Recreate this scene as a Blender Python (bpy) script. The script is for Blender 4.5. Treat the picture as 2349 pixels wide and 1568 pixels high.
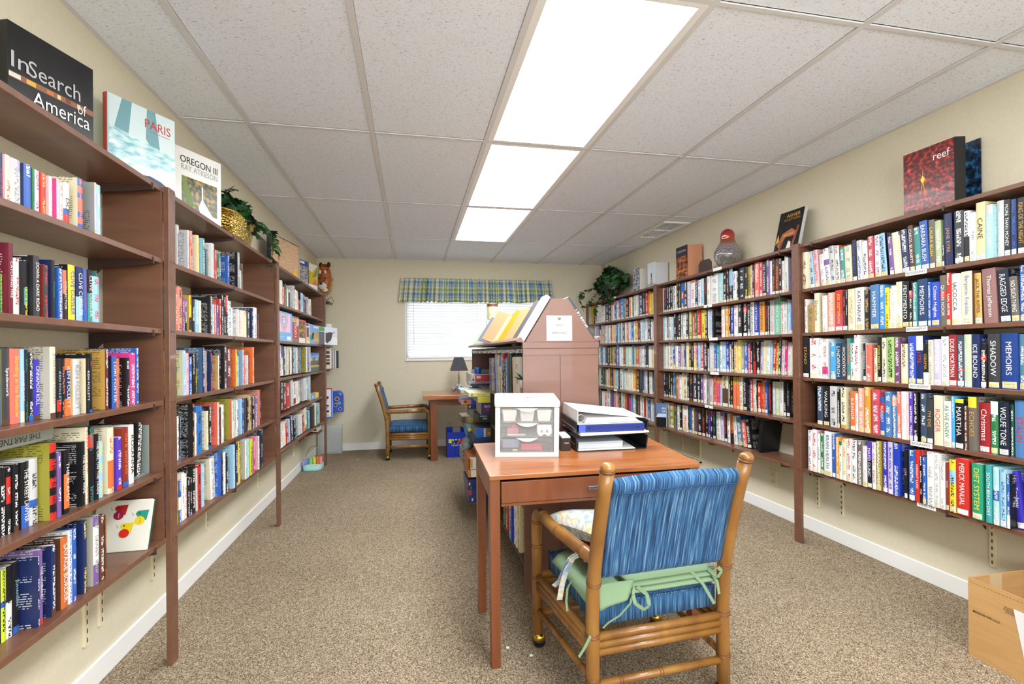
import bpy, bmesh, math, random
from mathutils import Matrix, Vector, Euler
random.seed(7)
for o in list(bpy.data.objects): bpy.data.objects.remove(o)
scn = bpy.context.scene
COL = scn.collection
PI = math.pi
H = 1.1853
# ---------------------------------------------------------------- camera
cam_d = bpy.data.cameras.new('camera'); cam = bpy.data.objects.new('camera', cam_d); COL.objects.link(cam)
scn.camera = cam
cam_d.sensor_width = 36.0; cam_d.lens = 1120.87 * 36.0 / 2349.0
cam_d.shift_y = 22.28 / 2349.0; cam_d.clip_start = 0.02; cam_d.clip_end = 60
YAW, PIT, ROL = .2017, .0025, .0097
cam.matrix_world = Matrix.Translation((0, 0, H)) @ Matrix.Rotation(-YAW, 4, 'Z') @ Matrix.Rotation(PI / 2 + PIT, 4, 'X') @ Matrix.Rotation(-ROL, 4, 'Z')
# ---------------------------------------------------------------- world + exposure
scn.view_settings.view_transform = 'Standard'; scn.view_settings.look = 'None'
scn.view_settings.gamma = 1.0; scn.view_settings.use_curve_mapping = False
scn.view_settings.exposure = 0.90
try:
    scn.cycles.use_denoising = True
    scn.cycles.max_bounces = 10; scn.cycles.diffuse_bounces = 8; scn.cycles.transparent_max_bounces = 12
    scn.cycles.sample_clamp_indirect = 6
except Exception: pass
PANEL_EMIT = 9.0
wd = bpy.data.worlds.new('sky'); scn.world = wd; wd.use_nodes = True
wd.node_tree.nodes['Background'].inputs[0].default_value = (.92, .97, 1, 1)
wd.node_tree.nodes['Background'].inputs[1].default_value = 5.0

# ---------------------------------------------------------------- colours
def lin(h):
    if isinstance(h, (tuple, list)): return tuple(h)[:3]
    h = h.lstrip('#'); r = []
    for i in (0, 2, 4):
        c = int(h[i:i + 2], 16) / 255.
        r.append(c / 12.92 if c <= .04045 else ((c + .055) / 1.055) ** 2.4)
    return tuple(r)
PAL = dict(w='efeeea', cr='e9dfc0', bk='1b1a1e', nv='1e2c5c', bl='2f5fb4', lb='9cc8e2', rd='c8322a', mr='6e2030', co='ee7260', so='e79a80',
 yl='ecd23c', gn='2f7a4a', lgn='b9c99a', pk='eab9c0', mg='d93a86', pu='7a5a9c', vp='5a3ab0', vb='3c34b4', tl='3f8f8c', tn='c9ab7c', gd='c9a050',
 br='5c3b2c', rb='8c3226', og='c9682e', oy='efa63c', gy='9a9a9c', lg='c9cacc', gc='bdb9a8', dg='3a3c42', dn='1a2236', lv='c6bcd8', ol='9a9434',
 gb='8fa9bf', gb2='6c655e', aq='a9d6da', b2='3f8fd6', az='4aa6e4', bs='4f7fb4', bt='46688c', bp='2a78c8', dt='b48a56', db='27405c', dgn='1f4a38',
 dr='9c262c', g2='2f9a74', gl='a6c97c', go='d69a3a', mt='7cc9a6', mv='96706e', n2='27426c', n3='1f3f86', pg='c6d6ae', pm='74486e', pr='c84a5c',
 rb2='2f4fc4', rb3='2440b4', sb='4f8098', sl='3c4c62', t2='3aa2a6', ta='d9ae62', tn2='c99e68', ye2='e6d8a2', lm='c6dc3a', **{'or': 'e8743a', 'gdk': 'b08a3a'})
WORD = dict(w='white', cr='cream', bk='black', nv='navy', bl='blue', lb='light-blue', rd='red', mr='maroon', co='coral', so='salmon', yl='yellow', gn='green',
 lgn='pale-green', pk='pink', mg='magenta', pu='purple', vp='violet', vb='deep-violet', tl='teal', tn='tan', gd='gold', br='brown', rb='rust', og='copper', oy='amber',
 gy='grey', lg='light-grey', gc='stone-grey', dg='charcoal', dn='midnight-blue', lv='lavender', ol='olive', gb='grey-blue', gb2='taupe', aq='aqua', b2='bright-blue', az='azure',
 bs='steel-blue', bt='dusty-blue', bp='cobalt', dt='dark-tan', db='slate-blue', dgn='dark-green', dr='crimson', g2='emerald', gl='leaf-green', go='ochre', mt='mint',
 mv='mauve', n2='ink-blue', n3='sapphire', pg='sage', pm='plum', pr='rose-red', rb2='royal-blue', rb3='ultramarine', sb='sea-blue', sl='slate', t2='turquoise', ta='straw', tn2='buff', ye2='pale-yellow', lm='lime', **{'or': 'orange'})
def C(k): return lin(PAL.get(k, k))

# ---------------------------------------------------------------- materials
MATS = {}
def newmat(name):
    m = bpy.data.materials.new(name); m.use_nodes = True
    return m, m.node_tree, m.node_tree.nodes['Principled BSDF']
def plain(col, rough=.5, metal=0., name=None, spec=None, coat=0.):
    key = ('p', col, rough, metal, coat)
    if key in MATS: return MATS[key]
    m, nt, b = newmat(name or 'plain_' + str(col).strip('#'))
    b.inputs['Base Color'].default_value = (*C(col), 1); b.inputs['Roughness'].default_value = rough
    b.inputs['Metallic'].default_value = metal
    if spec is not None: b.inputs['Specular IOR Level'].default_value = spec
    if coat: b.inputs['Coat Weight'].default_value = coat
    # a little procedural variation so no surface is perfectly even
    n = nt.nodes.new('ShaderNodeTexNoise'); n.inputs['Scale'].default_value = 18
    tc = nt.nodes.new('ShaderNodeTexCoord'); nt.links.new(tc.outputs['Object'], n.inputs['Vector'])
    mr = nt.nodes.new('ShaderNodeMapRange'); mr.inputs[3].default_value = max(0.02, rough - .06); mr.inputs[4].default_value = min(1, rough + .06)
    nt.links.new(n.outputs['Fac'], mr.inputs[0]); nt.links.new(mr.outputs[0], b.inputs['Roughness'])
    MATS[key] = m; return m
def ramp_mat(name, stops, scale=(10, 10, 10), detail=4, rough=.6, bump=0, coord='Object', rot=(0, 0, 0), distort=0, tex='noise', bumpd=.002, metal=0, coat=0, spec=None):
    """noise -> colour ramp"""
    if name in MATS: return MATS[name]
    m, nt, b = newmat(name)
    tc = nt.nodes.new('ShaderNodeTexCoord'); mp = nt.nodes.new('ShaderNodeMapping')
    mp.inputs['Scale'].default_value = scale; mp.inputs['Rotation'].default_value = rot
    nt.links.new(tc.outputs[coord], mp.inputs['Vector'])
    if tex == 'voronoi':
        n = nt.nodes.new('ShaderNodeTexVoronoi'); n.inputs['Scale'].default_value = 1; out = n.outputs['Distance']
    elif tex == 'wave':
        n = nt.nodes.new('ShaderNodeTexWave'); n.inputs['Scale'].default_value = 1; n.inputs['Distortion'].default_value = distort; n.inputs['Detail'].default_value = detail; out = n.outputs['Fac']
    else:
        n = nt.nodes.new('ShaderNodeTexNoise'); n.inputs['Scale'].default_value = 1; n.inputs['Detail'].default_value = detail; n.inputs['Distortion'].default_value = distort; out = n.outputs['Fac']
    nt.links.new(mp.outputs[0], n.inputs['Vector'])
    r = nt.nodes.new('ShaderNodeValToRGB'); cr = r.color_ramp
    while len(cr.elements) < len(stops): cr.elements.new(.5)
    for e, (p, c) in zip(cr.elements, stops): e.position = p; e.color = (*C(c), 1)
    nt.links.new(out, r.inputs[0]); nt.links.new(r.outputs[0], b.inputs['Base Color'])
    b.inputs['Roughness'].default_value = rough; b.inputs['Metallic'].default_value = metal
    if coat: b.inputs['Coat Weight'].default_value = coat
    if spec is not None: b.inputs['Specular IOR Level'].default_value = spec
    if bump:
        bp = nt.nodes.new('ShaderNodeBump'); bp.inputs['Strength'].default_value = bump; bp.inputs['Distance'].default_value = bumpd
        nt.links.new(out, bp.inputs['Height']); nt.links.new(bp.outputs[0], b.inputs['Normal'])
    MATS[name] = m; return m
def N(nt, t, **kw):
    n = nt.nodes.new('ShaderNode' + t)
    for k, v in kw.items(): setattr(n, k, v)
    return n
def math_(nt, op, a, b_=None, c=None):
    n = nt.nodes.new('ShaderNodeMath'); n.operation = op
    for i, v in enumerate((a, b_, c)):
        if v is None: continue
        if isinstance(v, (int, float)): n.inputs[i].default_value = v
        else: nt.links.new(v, n.inputs[i])
    return n.outputs[0]

def book_material():
    m, nt, b = newmat('printed_cover')
    at = N(nt, 'Attribute', attribute_name='Col'); ik = N(nt, 'Attribute', attribute_name='Ink'); sp = N(nt, 'Attribute', attribute_name='Sp')
    sx = N(nt, 'SeparateXYZ'); nt.links.new(sp.outputs['Vector'], sx.inputs[0])
    u, v, sd = sx.outputs
    L = nt.links
    # spine lettering: blotchy marks running up the middle of the spine
    cv = N(nt, 'CombineXYZ'); L.new(math_(nt, 'MULTIPLY', u, 1.5), cv.inputs[0]); L.new(math_(nt, 'MULTIPLY', v, 2.6), cv.inputs[1]); L.new(sd, cv.inputs[2])
    n1 = N(nt, 'TexNoise'); n1.inputs['Scale'].default_value = 1.0; n1.inputs['Detail'].default_value = 1.0; L.new(cv.outputs[0], n1.inputs['Vector'])
    let = math_(nt, 'GREATER_THAN', n1.outputs['Fac'], .5)
    inu = math_(nt, 'LESS_THAN', math_(nt, 'ABSOLUTE', u), .5)
    cw = N(nt, 'CombineXYZ'); L.new(math_(nt, 'MULTIPLY', v, .22), cw.inputs[1]); L.new(math_(nt, 'MULTIPLY', sd, 3.7), cw.inputs[2])
    n2 = N(nt, 'TexNoise'); n2.inputs['Scale'].default_value = 1.0; n2.inputs['Detail'].default_value = 0.0; L.new(cw.outputs[0], n2.inputs['Vector'])
    wd_ = math_(nt, 'GREATER_THAN', n2.outputs['Fac'], .44)
    m1 = math_(nt, 'MULTIPLY', math_(nt, 'MULTIPLY', let, inu), wd_)
    # blurb on the boards: rows of small text
    row_ = math_(nt, 'FLOOR', math_(nt, 'DIVIDE', v, .62)); fr = math_(nt, 'FRACT', math_(nt, 'DIVIDE', v, .62))
    inr = math_(nt, 'LESS_THAN', fr, .42)
    cb = N(nt, 'CombineXYZ'); L.new(math_(nt, 'MULTIPLY', u, 9), cb.inputs[0]); L.new(math_(nt, 'MULTIPLY', row_, 5.3), cb.inputs[1]); L.new(sd, cb.inputs[2])
    n3 = N(nt, 'TexNoise'); n3.inputs['Scale'].default_value = 1.0; n3.inputs['Detail'].default_value = 1; L.new(cb.outputs[0], n3.inputs['Vector'])
    t3 = math_(nt, 'GREATER_THAN', n3.outputs['Fac'], .46)
    inb = math_(nt, 'LESS_THAN', math_(nt, 'ABSOLUTE', u), .72)
    m2 = math_(nt, 'MULTIPLY', math_(nt, 'MULTIPLY', math_(nt, 'MULTIPLY', inr, t3), math_(nt, 'MULTIPLY', inb, wd_)), .7)
    a = ik.outputs['Alpha']
    is1 = math_(nt, 'GREATER_THAN', a, .75); is2 = math_(nt, 'MULTIPLY', math_(nt, 'GREATER_THAN', a, .25), math_(nt, 'LESS_THAN', a, .75))
    f = math_(nt, 'ADD', math_(nt, 'MULTIPLY', m1, is1), math_(nt, 'MULTIPLY', m2, is2))
    mx = N(nt, 'Mix', data_type='RGBA'); L.new(f, mx.inputs['Factor']); L.new(at.outputs['Color'], mx.inputs['A']); L.new(ik.outputs['Color'], mx.inputs['B'])
    L.new(mx.outputs['Result'], b.inputs['Base Color']); b.inputs['Roughness'].default_value = .38
    return m
M_BOOK = book_material()
M_PRINT = M_BOOK

# ---------------------------------------------------------------- mesh builders
class MB:
    """collects geometry for ONE part"""
    def __init__(s): s.v = []; s.f = []; s.col = []; s.ink = []; s.sp = []; s.c = None; s.k = (0, 0, 0, 0); s.uv = None
    def face(s, pts, col=None, ink=None, sp=None):
        i = len(s.v); s.v += [tuple(p) for p in pts]; s.f.append(tuple(range(i, i + len(pts))))
        s.col.append(col if col is not None else s.c); s.ink.append(ink if ink is not None else s.k); s.sp.append(sp or [(9, 0, 0)] * len(pts))
    def mesh(s, vs, fs):
        i = len(s.v); s.v += [tuple(p) for p in vs]
        for f in fs: s.f.append(tuple(i + k for k in f)); s.col.append(s.c); s.ink.append(s.k); s.sp.append([(9, 0, 0)] * len(f))
    def box(s, a, b):
        x0, x1 = sorted((a[0], b[0])); y0, y1 = sorted((a[1], b[1])); z0, z1 = sorted((a[2], b[2]))
        vs = [(x, y, z) for z in (z0, z1) for y in (y0, y1) for x in (x0, x1)]
        s.mesh(vs, [(0, 2, 3, 1), (4, 5, 7, 6), (0, 1, 5, 4), (2, 6, 7, 3), (0, 4, 6, 2), (1, 3, 7, 5)]); return s
    def hexa(s, bot, top):
        s.mesh(list(bot) + list(top), [(3, 2, 1, 0), (4, 5, 6, 7), (0, 1, 5, 4), (1, 2, 6, 5), (2, 3, 7, 6), (3, 0, 4, 7)]); return s
    def prism(s, poly, axis, a, b):
        """poly of 2-D points extruded along axis (0,1,2) from a to b"""
        def P(p, t):
            return (t, p[0], p[1]) if axis == 0 else ((p[0], t, p[1]) if axis == 1 else (p[0], p[1], t))
        n = len(poly); s.mesh([P(p, a) for p in poly] + [P(p, b) for p in poly],
            [tuple(range(n))[::-1], tuple(range(n, 2 * n))] + [(i, (i + 1) % n, n + (i + 1) % n, n + i) for i in range(n)]); return s
    def tube(s, pts, r, seg=12, cap=True):
        pts = [Vector(p) for p in pts]; n = len(pts); rs = r if isinstance(r, (list, tuple)) else [r] * n
        vs = []; up = None
        for i, p in enumerate(pts):
            d = (pts[min(i + 1, n - 1)] - pts[max(i - 1, 0)]).normalized()
            if up is None:
                up = Vector((0, 0, 1)) if abs(d.z) < .9 else Vector((1, 0, 0))
            a = d.cross(up).normalized(); b = a.cross(d).normalized(); up = b
            for k in range(seg):
                t = 2 * PI * k / seg; vs.append(p + (a * math.cos(t) + b * math.sin(t)) * rs[i])
        fs = [(i * seg + k, i * seg + (k + 1) % seg, (i + 1) * seg + (k + 1) % seg, (i + 1) * seg + k) for i in range(n - 1) for k in range(seg)]
        if cap: fs += [tuple(range(seg))[::-1], tuple(range((n - 1) * seg, n * seg))]
        s.mesh(vs, fs); return s
    def lathe(s, prof, c=(0, 0, 0), seg=28, cap=True):
        vs = [(c[0] + r * math.cos(2 * PI * k / seg), c[1] + r * math.sin(2 * PI * k / seg), c[2] + z) for r, z in prof for k in range(seg)]
        n = len(prof); fs = [(i * seg + k, i * seg + (k + 1) % seg, (i + 1) * seg + (k + 1) % seg, (i + 1) * seg + k) for i in range(n - 1) for k in range(seg)]
        if cap: fs += [tuple(range(seg))[::-1], tuple(range((n - 1) * seg, n * seg))]
        s.mesh(vs, fs); return s
    def ball(s, c, r, seg=12, sc=(1, 1, 1)):
        m = seg // 2
        vs = [(c[0], c[1], c[2] - r * sc[2])] + [(c[0] + r * sc[0] * math.sin(PI * i / m) * math.cos(2 * PI * k / seg), c[1] + r * sc[1] * math.sin(PI * i / m) * math.sin(2 * PI * k / seg), c[2] - r * sc[2] * math.cos(PI * i / m)) for i in range(1, m) for k in range(seg)] + [(c[0], c[1], c[2] + r * sc[2])]
        fs = [(0, 1 + (k + 1) % seg, 1 + k) for k in range(seg)]
        fs += [(1 + i * seg + k, 1 + i * seg + (k + 1) % seg, 1 + (i + 1) * seg + (k + 1) % seg, 1 + (i + 1) * seg + k) for i in range(m - 2) for k in range(seg)]
        L = len(vs) - 1; b = 1 + (m - 2) * seg; fs += [(L, b + k, b + (k + 1) % seg) for k in range(seg)]
        s.mesh(vs, fs); return s
    def grid(s, fn, nu, nv, closed=False):
        vs = [fn(i / nu, j / nv) for j in range(nv + 1) for i in range(nu + 1)]
        s.mesh(vs, [(j * (nu + 1) + i, j * (nu + 1) + i + 1, (j + 1) * (nu + 1) + i + 1, (j + 1) * (nu + 1) + i) for j in range(nv) for i in range(nu)]); return s
    def build(s, name, mat, parent=None, smooth=False, bevel=0, attrs=False, solid=0, subsurf=0, loc=None, fix=True):
        me = bpy.data.meshes.new(name); me.from_pydata(s.v, [], s.f)
        if attrs:
            ca = me.color_attributes.new('Col', 'FLOAT_COLOR', 'CORNER'); ia = me.color_attributes.new('Ink', 'FLOAT_COLOR', 'CORNER')
            sa = me.attributes.new('Sp', 'FLOAT_VECTOR', 'CORNER')
            cc = []; ii = []; ss = []
            for f, c, k, p in zip(s.f, s.col, s.ink, s.sp):
                c = c or (.8, .8, .8)
                for q in range(len(f)): cc += [c[0], c[1], c[2], 1]; ii += list(k); ss += list(p[q])
            ca.data.foreach_set('color', cc); ia.data.foreach_set('color', ii); sa.data.foreach_set('vector', ss)
        elif fix:
            bm = bmesh.new(); bm.from_mesh(me); bmesh.ops.recalc_face_normals(bm, faces=bm.faces); bm.to_mesh(me); bm.free()
        if s.uv is not None:
            ul = me.uv_layers.new(name='UVMap')
            for li, l in enumerate(me.loops): ul.data[li].uv = s.uv[l.vertex_index]
        if smooth:
            me.polygons.foreach_set('use_smooth', [True] * len(me.polygons))
        me.materials.append(mat)
        o = bpy.data.objects.new(name, me); COL.objects.link(o)
        if parent is not None: o.parent = parent
        if loc: o.location = loc
        if solid:
            m = o.modifiers.new('solid', 'SOLIDIFY'); m.thickness = solid; m.offset = 0
        if bevel:
            m = o.modifiers.new('bevel', 'BEVEL'); m.width = bevel; m.segments = 2; m.limit_method = 'ANGLE'; m.angle_limit = .6
        if subsurf:
            m = o.modifiers.new('sub', 'SUBSURF'); m.levels = subsurf; m.render_levels = subsurf
        return o
def thing(name, label, cat, loc=(0, 0, 0), rot=(0, 0, 0), group=None, mat=None):
    o = bpy.data.objects.new(name, None); COL.objects.link(o); o.empty_display_size = .05
    if mat is not None: o.matrix_world = mat
    else: o.location = loc; o.rotation_euler = rot
    o['label'] = label; o['category'] = cat
    if group: o['group'] = group
    return o
def tag(o, label, cat, group=None):
    o['label'] = label; o['category'] = cat
    if group: o['group'] = group
    return o
def struct(o): o['kind'] = 'structure'; return o
TEXTS = []
def text(name, body, parent, M, col, w=None, h=None, rough=.5, stretch=True, shear=0, bold=0):
    """M: matrix (local to parent); centre aligned; fitted later to w x h"""
    cu = bpy.data.curves.new(name, 'FONT'); cu.body = body; cu.size = 1.0; cu.align_x = 'CENTER'; cu.align_y = 'CENTER'; cu.resolution_u = 3
    cu.shear = shear; cu.offset = bold
    cu.materials.append(plain(col, rough))
    o = bpy.data.objects.new(name, cu); COL.objects.link(o); o.parent = parent
    TEXTS.append((o, M, w, h, stretch)); return o
def fit_texts():
    bpy.context.view_layer.update(); dg = bpy.context.evaluated_depsgraph_get()
    for o, M, w, h, st in TEXTS:
        dx, dy = max(o.dimensions.x, 1e-4), max(o.dimensions.y, 1e-4)
        # dimensions are in world scale with unit object scale
        sy = h / dy if h else w / dx; sx = w / dx if w else sy
        if not st:
            k = min(v for v in (w / dx if w else 9e9, h / dy if h else 9e9)); sx = sy = k
        elif w and h: sx = min(sx, sy * 1.15)
        bb = [Vector(c) for c in o.bound_box]; cx = (min(b.x for b in bb) + max(b.x for b in bb)) / 2; cy = (min(b.y for b in bb) + max(b.y for b in bb)) / 2
        ML = M @ Matrix.Diagonal((sx, sy, 1, 1)) @ Matrix.Translation((-cx, -cy, 0))
        me = bpy.data.meshes.new_from_object(o.evaluated_get(dg)); me.name = o.name
        par, nm, cu = o.parent, o.name, o.data
        bpy.data.objects.remove(o); n = bpy.data.objects.new(nm, me); COL.objects.link(n); n.parent = par
        if not me.materials: me.materials.append(cu.materials[0])
        n.matrix_local = ML
def basis(X, Y, Z, T=(0, 0, 0)):
    m = Matrix.Identity(4)
    for i in range(3): m[i][0] = X[i]; m[i][1] = Y[i]; m[i][2] = Z[i]; m[i][3] = T[i]
    return m
FRONT = lambda T: basis((1, 0, 0), (0, 0, 1), (0, -1, 0), T)     # lettering that faces -y
# ================================================================ SETTING
XL, XR, YB, YF, ZC = -1.1355, 2.5644, 6.3262, -1.7, 2.3714
GX = [-.806 + .6096 * i for i in range(6)]
GY = [.270 + 1.2192 * (j - 1) for j in range(6)]
m_wall = ramp_mat('beige_wall_paint', [(.3, 'd8cfb6'), (.7, 'dcd4bc')], (60, 60, 60), 3, .75, .12, bumpd=.001)
m_white = plain('f2f2f0', .45)
# carpet
def carpet():
    m, nt, b = newmat('speckled_carpet'); L = nt.links
    tc = N(nt, 'TexCoord')
    def cells(sc, off):
        mp = N(nt, 'Mapping'); mp.inputs['Location'].default_value = (off, off, 0); L.new(tc.outputs['Object'], mp.inputs['Vector'])
        v = N(nt, 'TexVoronoi'); v.inputs['Scale'].default_value = sc; L.new(mp.outputs[0], v.inputs['Vector'])
        s = N(nt, 'SeparateColor'); L.new(v.outputs['Color'], s.inputs[0]); return v, s
    v, s = cells(400, 0); v2, s2 = cells(240, 3.3)
    mixf = math_(nt, 'ADD', math_(nt, 'MULTIPLY', s.outputs[0], .62), math_(nt, 'MULTIPLY', s2.outputs[1], .38))
    r = N(nt, 'ValToRGB'); cr = r.color_ramp
    while len(cr.elements) < 5: cr.elements.new(.5)
    for e, (p, c) in zip(cr.elements, [(.16, '463d33'), (.34, '73644f'), (.5, '8d7c66'), (.66, 'a4927a'), (.86, 'c6b8a0')]): e.position = p; e.color = (*lin(c), 1)
    L.new(mixf, r.inputs[0])
    mx = N(nt, 'Mix', data_type='RGBA'); mx.inputs['Factor'].default_value = 0; L.new(r.outputs[0], mx.inputs['A'])
    n2 = N(nt, 'TexNoise'); n2.inputs['Scale'].default_value = 1.6; n2.inputs['Detail'].default_value = 3; L.new(tc.outputs['Object'], n2.inputs['Vector'])
    mr = N(nt, 'MapRange'); mr.inputs[1].default_value = .3; mr.inputs[2].default_value = .7; mr.inputs[3].default_value = .9; mr.inputs[4].default_value = 1.06; L.new(n2.outputs['Fac'], mr.inputs[0])
    m2 = N(nt, 'Mix', data_type='RGBA', blend_type='MULTIPLY'); m2.inputs['Factor'].default_value = 1; L.new(mx.outputs['Result'], m2.inputs['A']); L.new(mr.outputs[0], m2.inputs['B'])
    L.new(m2.outputs['Result'], b.inputs['Base Color']); b.inputs['Roughness'].default_value = .95; b.inputs['Specular IOR Level'].default_value = .1
    bp = N(nt, 'Bump'); bp.inputs['Strength'].default_value = .15; bp.inputs['Distance'].default_value = .003; L.new(mixf, bp.inputs['Height']); L.new(bp.outputs[0], b.inputs['Normal'])
    return m
struct(MB().box((XL - .1, YF - .1, -.1), (XR + .1, YB + .25, 0)).build('floor', carpet()))
# ceiling tiles with fissures
def tile():
    m, nt, b = newmat('fissured_ceiling_tile'); L = nt.links
    tc = N(nt, 'TexCoord'); mp = N(nt, 'Mapping'); mp.inputs['Scale'].default_value = (95, 220, 60); L.new(tc.outputs['Object'], mp.inputs['Vector'])
    n = N(nt, 'TexNoise'); n.inputs['Scale'].default_value = 1; n.inputs['Detail'].default_value = 2; n.inputs['Distortion'].default_value = 1.2; L.new(mp.outputs[0], n.inputs['Vector'])
    n2 = N(nt, 'TexNoise'); n2.inputs['Scale'].default_value = 260; n2.inputs['Detail'].default_value = 1; L.new(tc.outputs['Object'], n2.inputs['Vector'])
    a = math_(nt, 'LESS_THAN', n.outputs['Fac'], .35); c = math_(nt, 'LESS_THAN', n2.outputs['Fac'], .29)
    f = math_(nt, 'MAXIMUM', a, c)
    mx = N(nt, 'Mix', data_type='RGBA'); mx.inputs['A'].default_value = (*lin('eff5ff'), 1); mx.inputs['B'].default_value = (*lin('b2b6bc'), 1)
    L.new(f, mx.inputs['Factor']); L.new(mx.outputs['Result'], b.inputs['Base Color']); b.inputs['Roughness'].default_value = .9; b.inputs['Specular IOR Level'].default_value = .1
    bp = N(nt, 'Bump'); bp.inputs['Strength'].default_value = .25; bp.inputs['Distance'].default_value = .002; L.new(n.outputs['Fac'], bp.inputs['Height']); L.new(bp.outputs[0], b.inputs['Normal'])
    return m
# ceiling slab: tiles everywhere except where the light troffers are let in
LIGHT_CELLS = [(2, 3), (2, 4), (2, 2), (2, 0)]     # (x cell, y cell index)
xs = [XL] + GX + [XR]; ys = [YF] + [g for g in [GY[0] + 1.2192 * k for k in range(-1, 6)] if YF < g < YB] + [YB]
lights = [(GX[2], GX[3], GY[1] + 1.2192 * k, GY[1] + 1.2192 * (k + 1)) for k in (-1, 0, 1, 2, 3)]
lights = [l for l in lights if l[3] > -.2 or True]
cm = MB()
for i in range(len(xs) - 1):
    for j in range(len(ys) - 1):
        if any(abs(xs[i] - l[0]) < .01 and abs(ys[j] - l[2]) < .01 for l in lights[:]): continue
        cm.box((xs[i] + .013, ys[j] + .0105, ZC + .004), (xs[i + 1] - .013, ys[j + 1] - .0125, ZC + .02))
struct(cm.build('ceiling', tile()))
struct(MB().box((XL - .1, YF - .1, ZC + .16), (XR + .1, YB + .25, ZC + .2)).build('ceiling_slab', m_white))
m_grid = plain('dadadb', .4)
g = MB()
for x in GX: g.box((x - .012, YF, ZC - .003), (x + .012, YB, ZC + .003))
for y in ys[1:-1]:
    g.box((XL, y - .009, ZC - .002), (XR, y + .009, ZC + .0035))
struct(g.build('trim_1', m_grid))
g = MB()
g.box((XL, YF, ZC - .004), (XL + .022, YB, ZC + .003)).box((XR - .022, YF, ZC - .004), (XR, YB, ZC + .003)).box((XL, YB - .022, ZC - .004), (XR, YB, ZC + .003))
struct(g.build('trim_2', m_grid))
# walls
struct(MB().box((XL - .1, YF - .1, 0), (XL, YB + .2, ZC + .17)).build('wall_left', m_wall))
struct(MB().box((XR, YF - .1, 0), (XR + .1, YB + .2, ZC + .17)).build('wall_right', m_wall))
w = MB(); w.box((XL, YF - .1, 0), (-.7, YF, ZC + .17)).box((2.2, YF - .1, 0), (XR, YF, ZC + .17)).box((-.7, YF - .1, 0), (2.2, YF, .75)).box((-.7, YF - .1, 2.25), (2.2, YF, ZC + .17))
struct(w.build('wall_front', m_wall))
w = MB(); w.box((-.7, YF - .08, .75), (-.65, YF - .02, 2.25)).box((2.15, YF - .08, .75), (2.2, YF - .02, 2.25)).box((-.65, YF - .08, .75), (2.15, YF - .02, .8)).box((-.65, YF - .08, 2.2), (2.15, YF - .02, 2.25)).box((.72, YF - .08, .8), (.78, YF - .02, 2.2))
struct(w.build('added_window', m_white))  # unseen window and its wall opening, added to let in sky light for the ceiling
WX0, WX1, WZ0, WZ1 = -.072, 1.775, 1.125, 2.06
w = MB()
w.box((XL, YB, 0), (WX0, YB + .14, ZC + .17)).box((WX1, YB, 0), (XR, YB + .14, ZC + .17)).box((WX0, YB, 0), (WX1, YB + .14, WZ0)).box((WX0, YB, WZ1), (WX1, YB + .14, ZC + .17))
struct(w.build('wall_back', m_wall))
BBH = .087
for n, a, b in (('baseboard_left', (XL, YF, 0), (XL + .012, YB, BBH)), ('baseboard_right', (XR - .012, YF, 0), (XR, YB, BBH)), ('baseboard_back', (XL + .012, YB - .012, 0), (XR - .012, YB, BBH))):
    struct(MB().box(a, b).build(n, m_white, bevel=.004))
# window
fr = MB(); t = .03
fr.box((WX0, YB + .03, WZ0), (WX0 + t, YB + .09, WZ1)).box((WX1 - t, YB + .03, WZ0), (WX1, YB + .09, WZ1)).box((WX0, YB + .03, WZ0), (WX1, YB + .09, WZ0 + t)).box((WX0, YB + .03, WZ1 - t), (WX1, YB + .09, WZ1)).box((.84, YB + .03, WZ0), (.875, YB + .09, WZ1))
win = struct(fr.build('window_1', m_white, bevel=.003))
mg, nt, b = newmat('window_glass'); b.inputs['Transmission Weight'].default_value = 1; b.inputs['Roughness'].default_value = 0; b.inputs['IOR'].default_value = 1.05
MB().box((WX0 + t, YB + .058, WZ0 + t), (WX1 - t, YB + .062, WZ1 - t)).build('pane', mg, win)
struct(MB().box((WX0 - .012, YB - .022, WZ0 - .03), (WX1 + .012, YB + .03, WZ0)).build('trim_3', m_white, bevel=.004))
s = MB().box((WX0 - .012, YB - .006, WZ0), (WX0, YB + .03, WZ1)).box((WX1, YB - .006, WZ0), (WX1 + .012, YB + .03, WZ1))
struct(s.build('trim_4', m_white))
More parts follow.
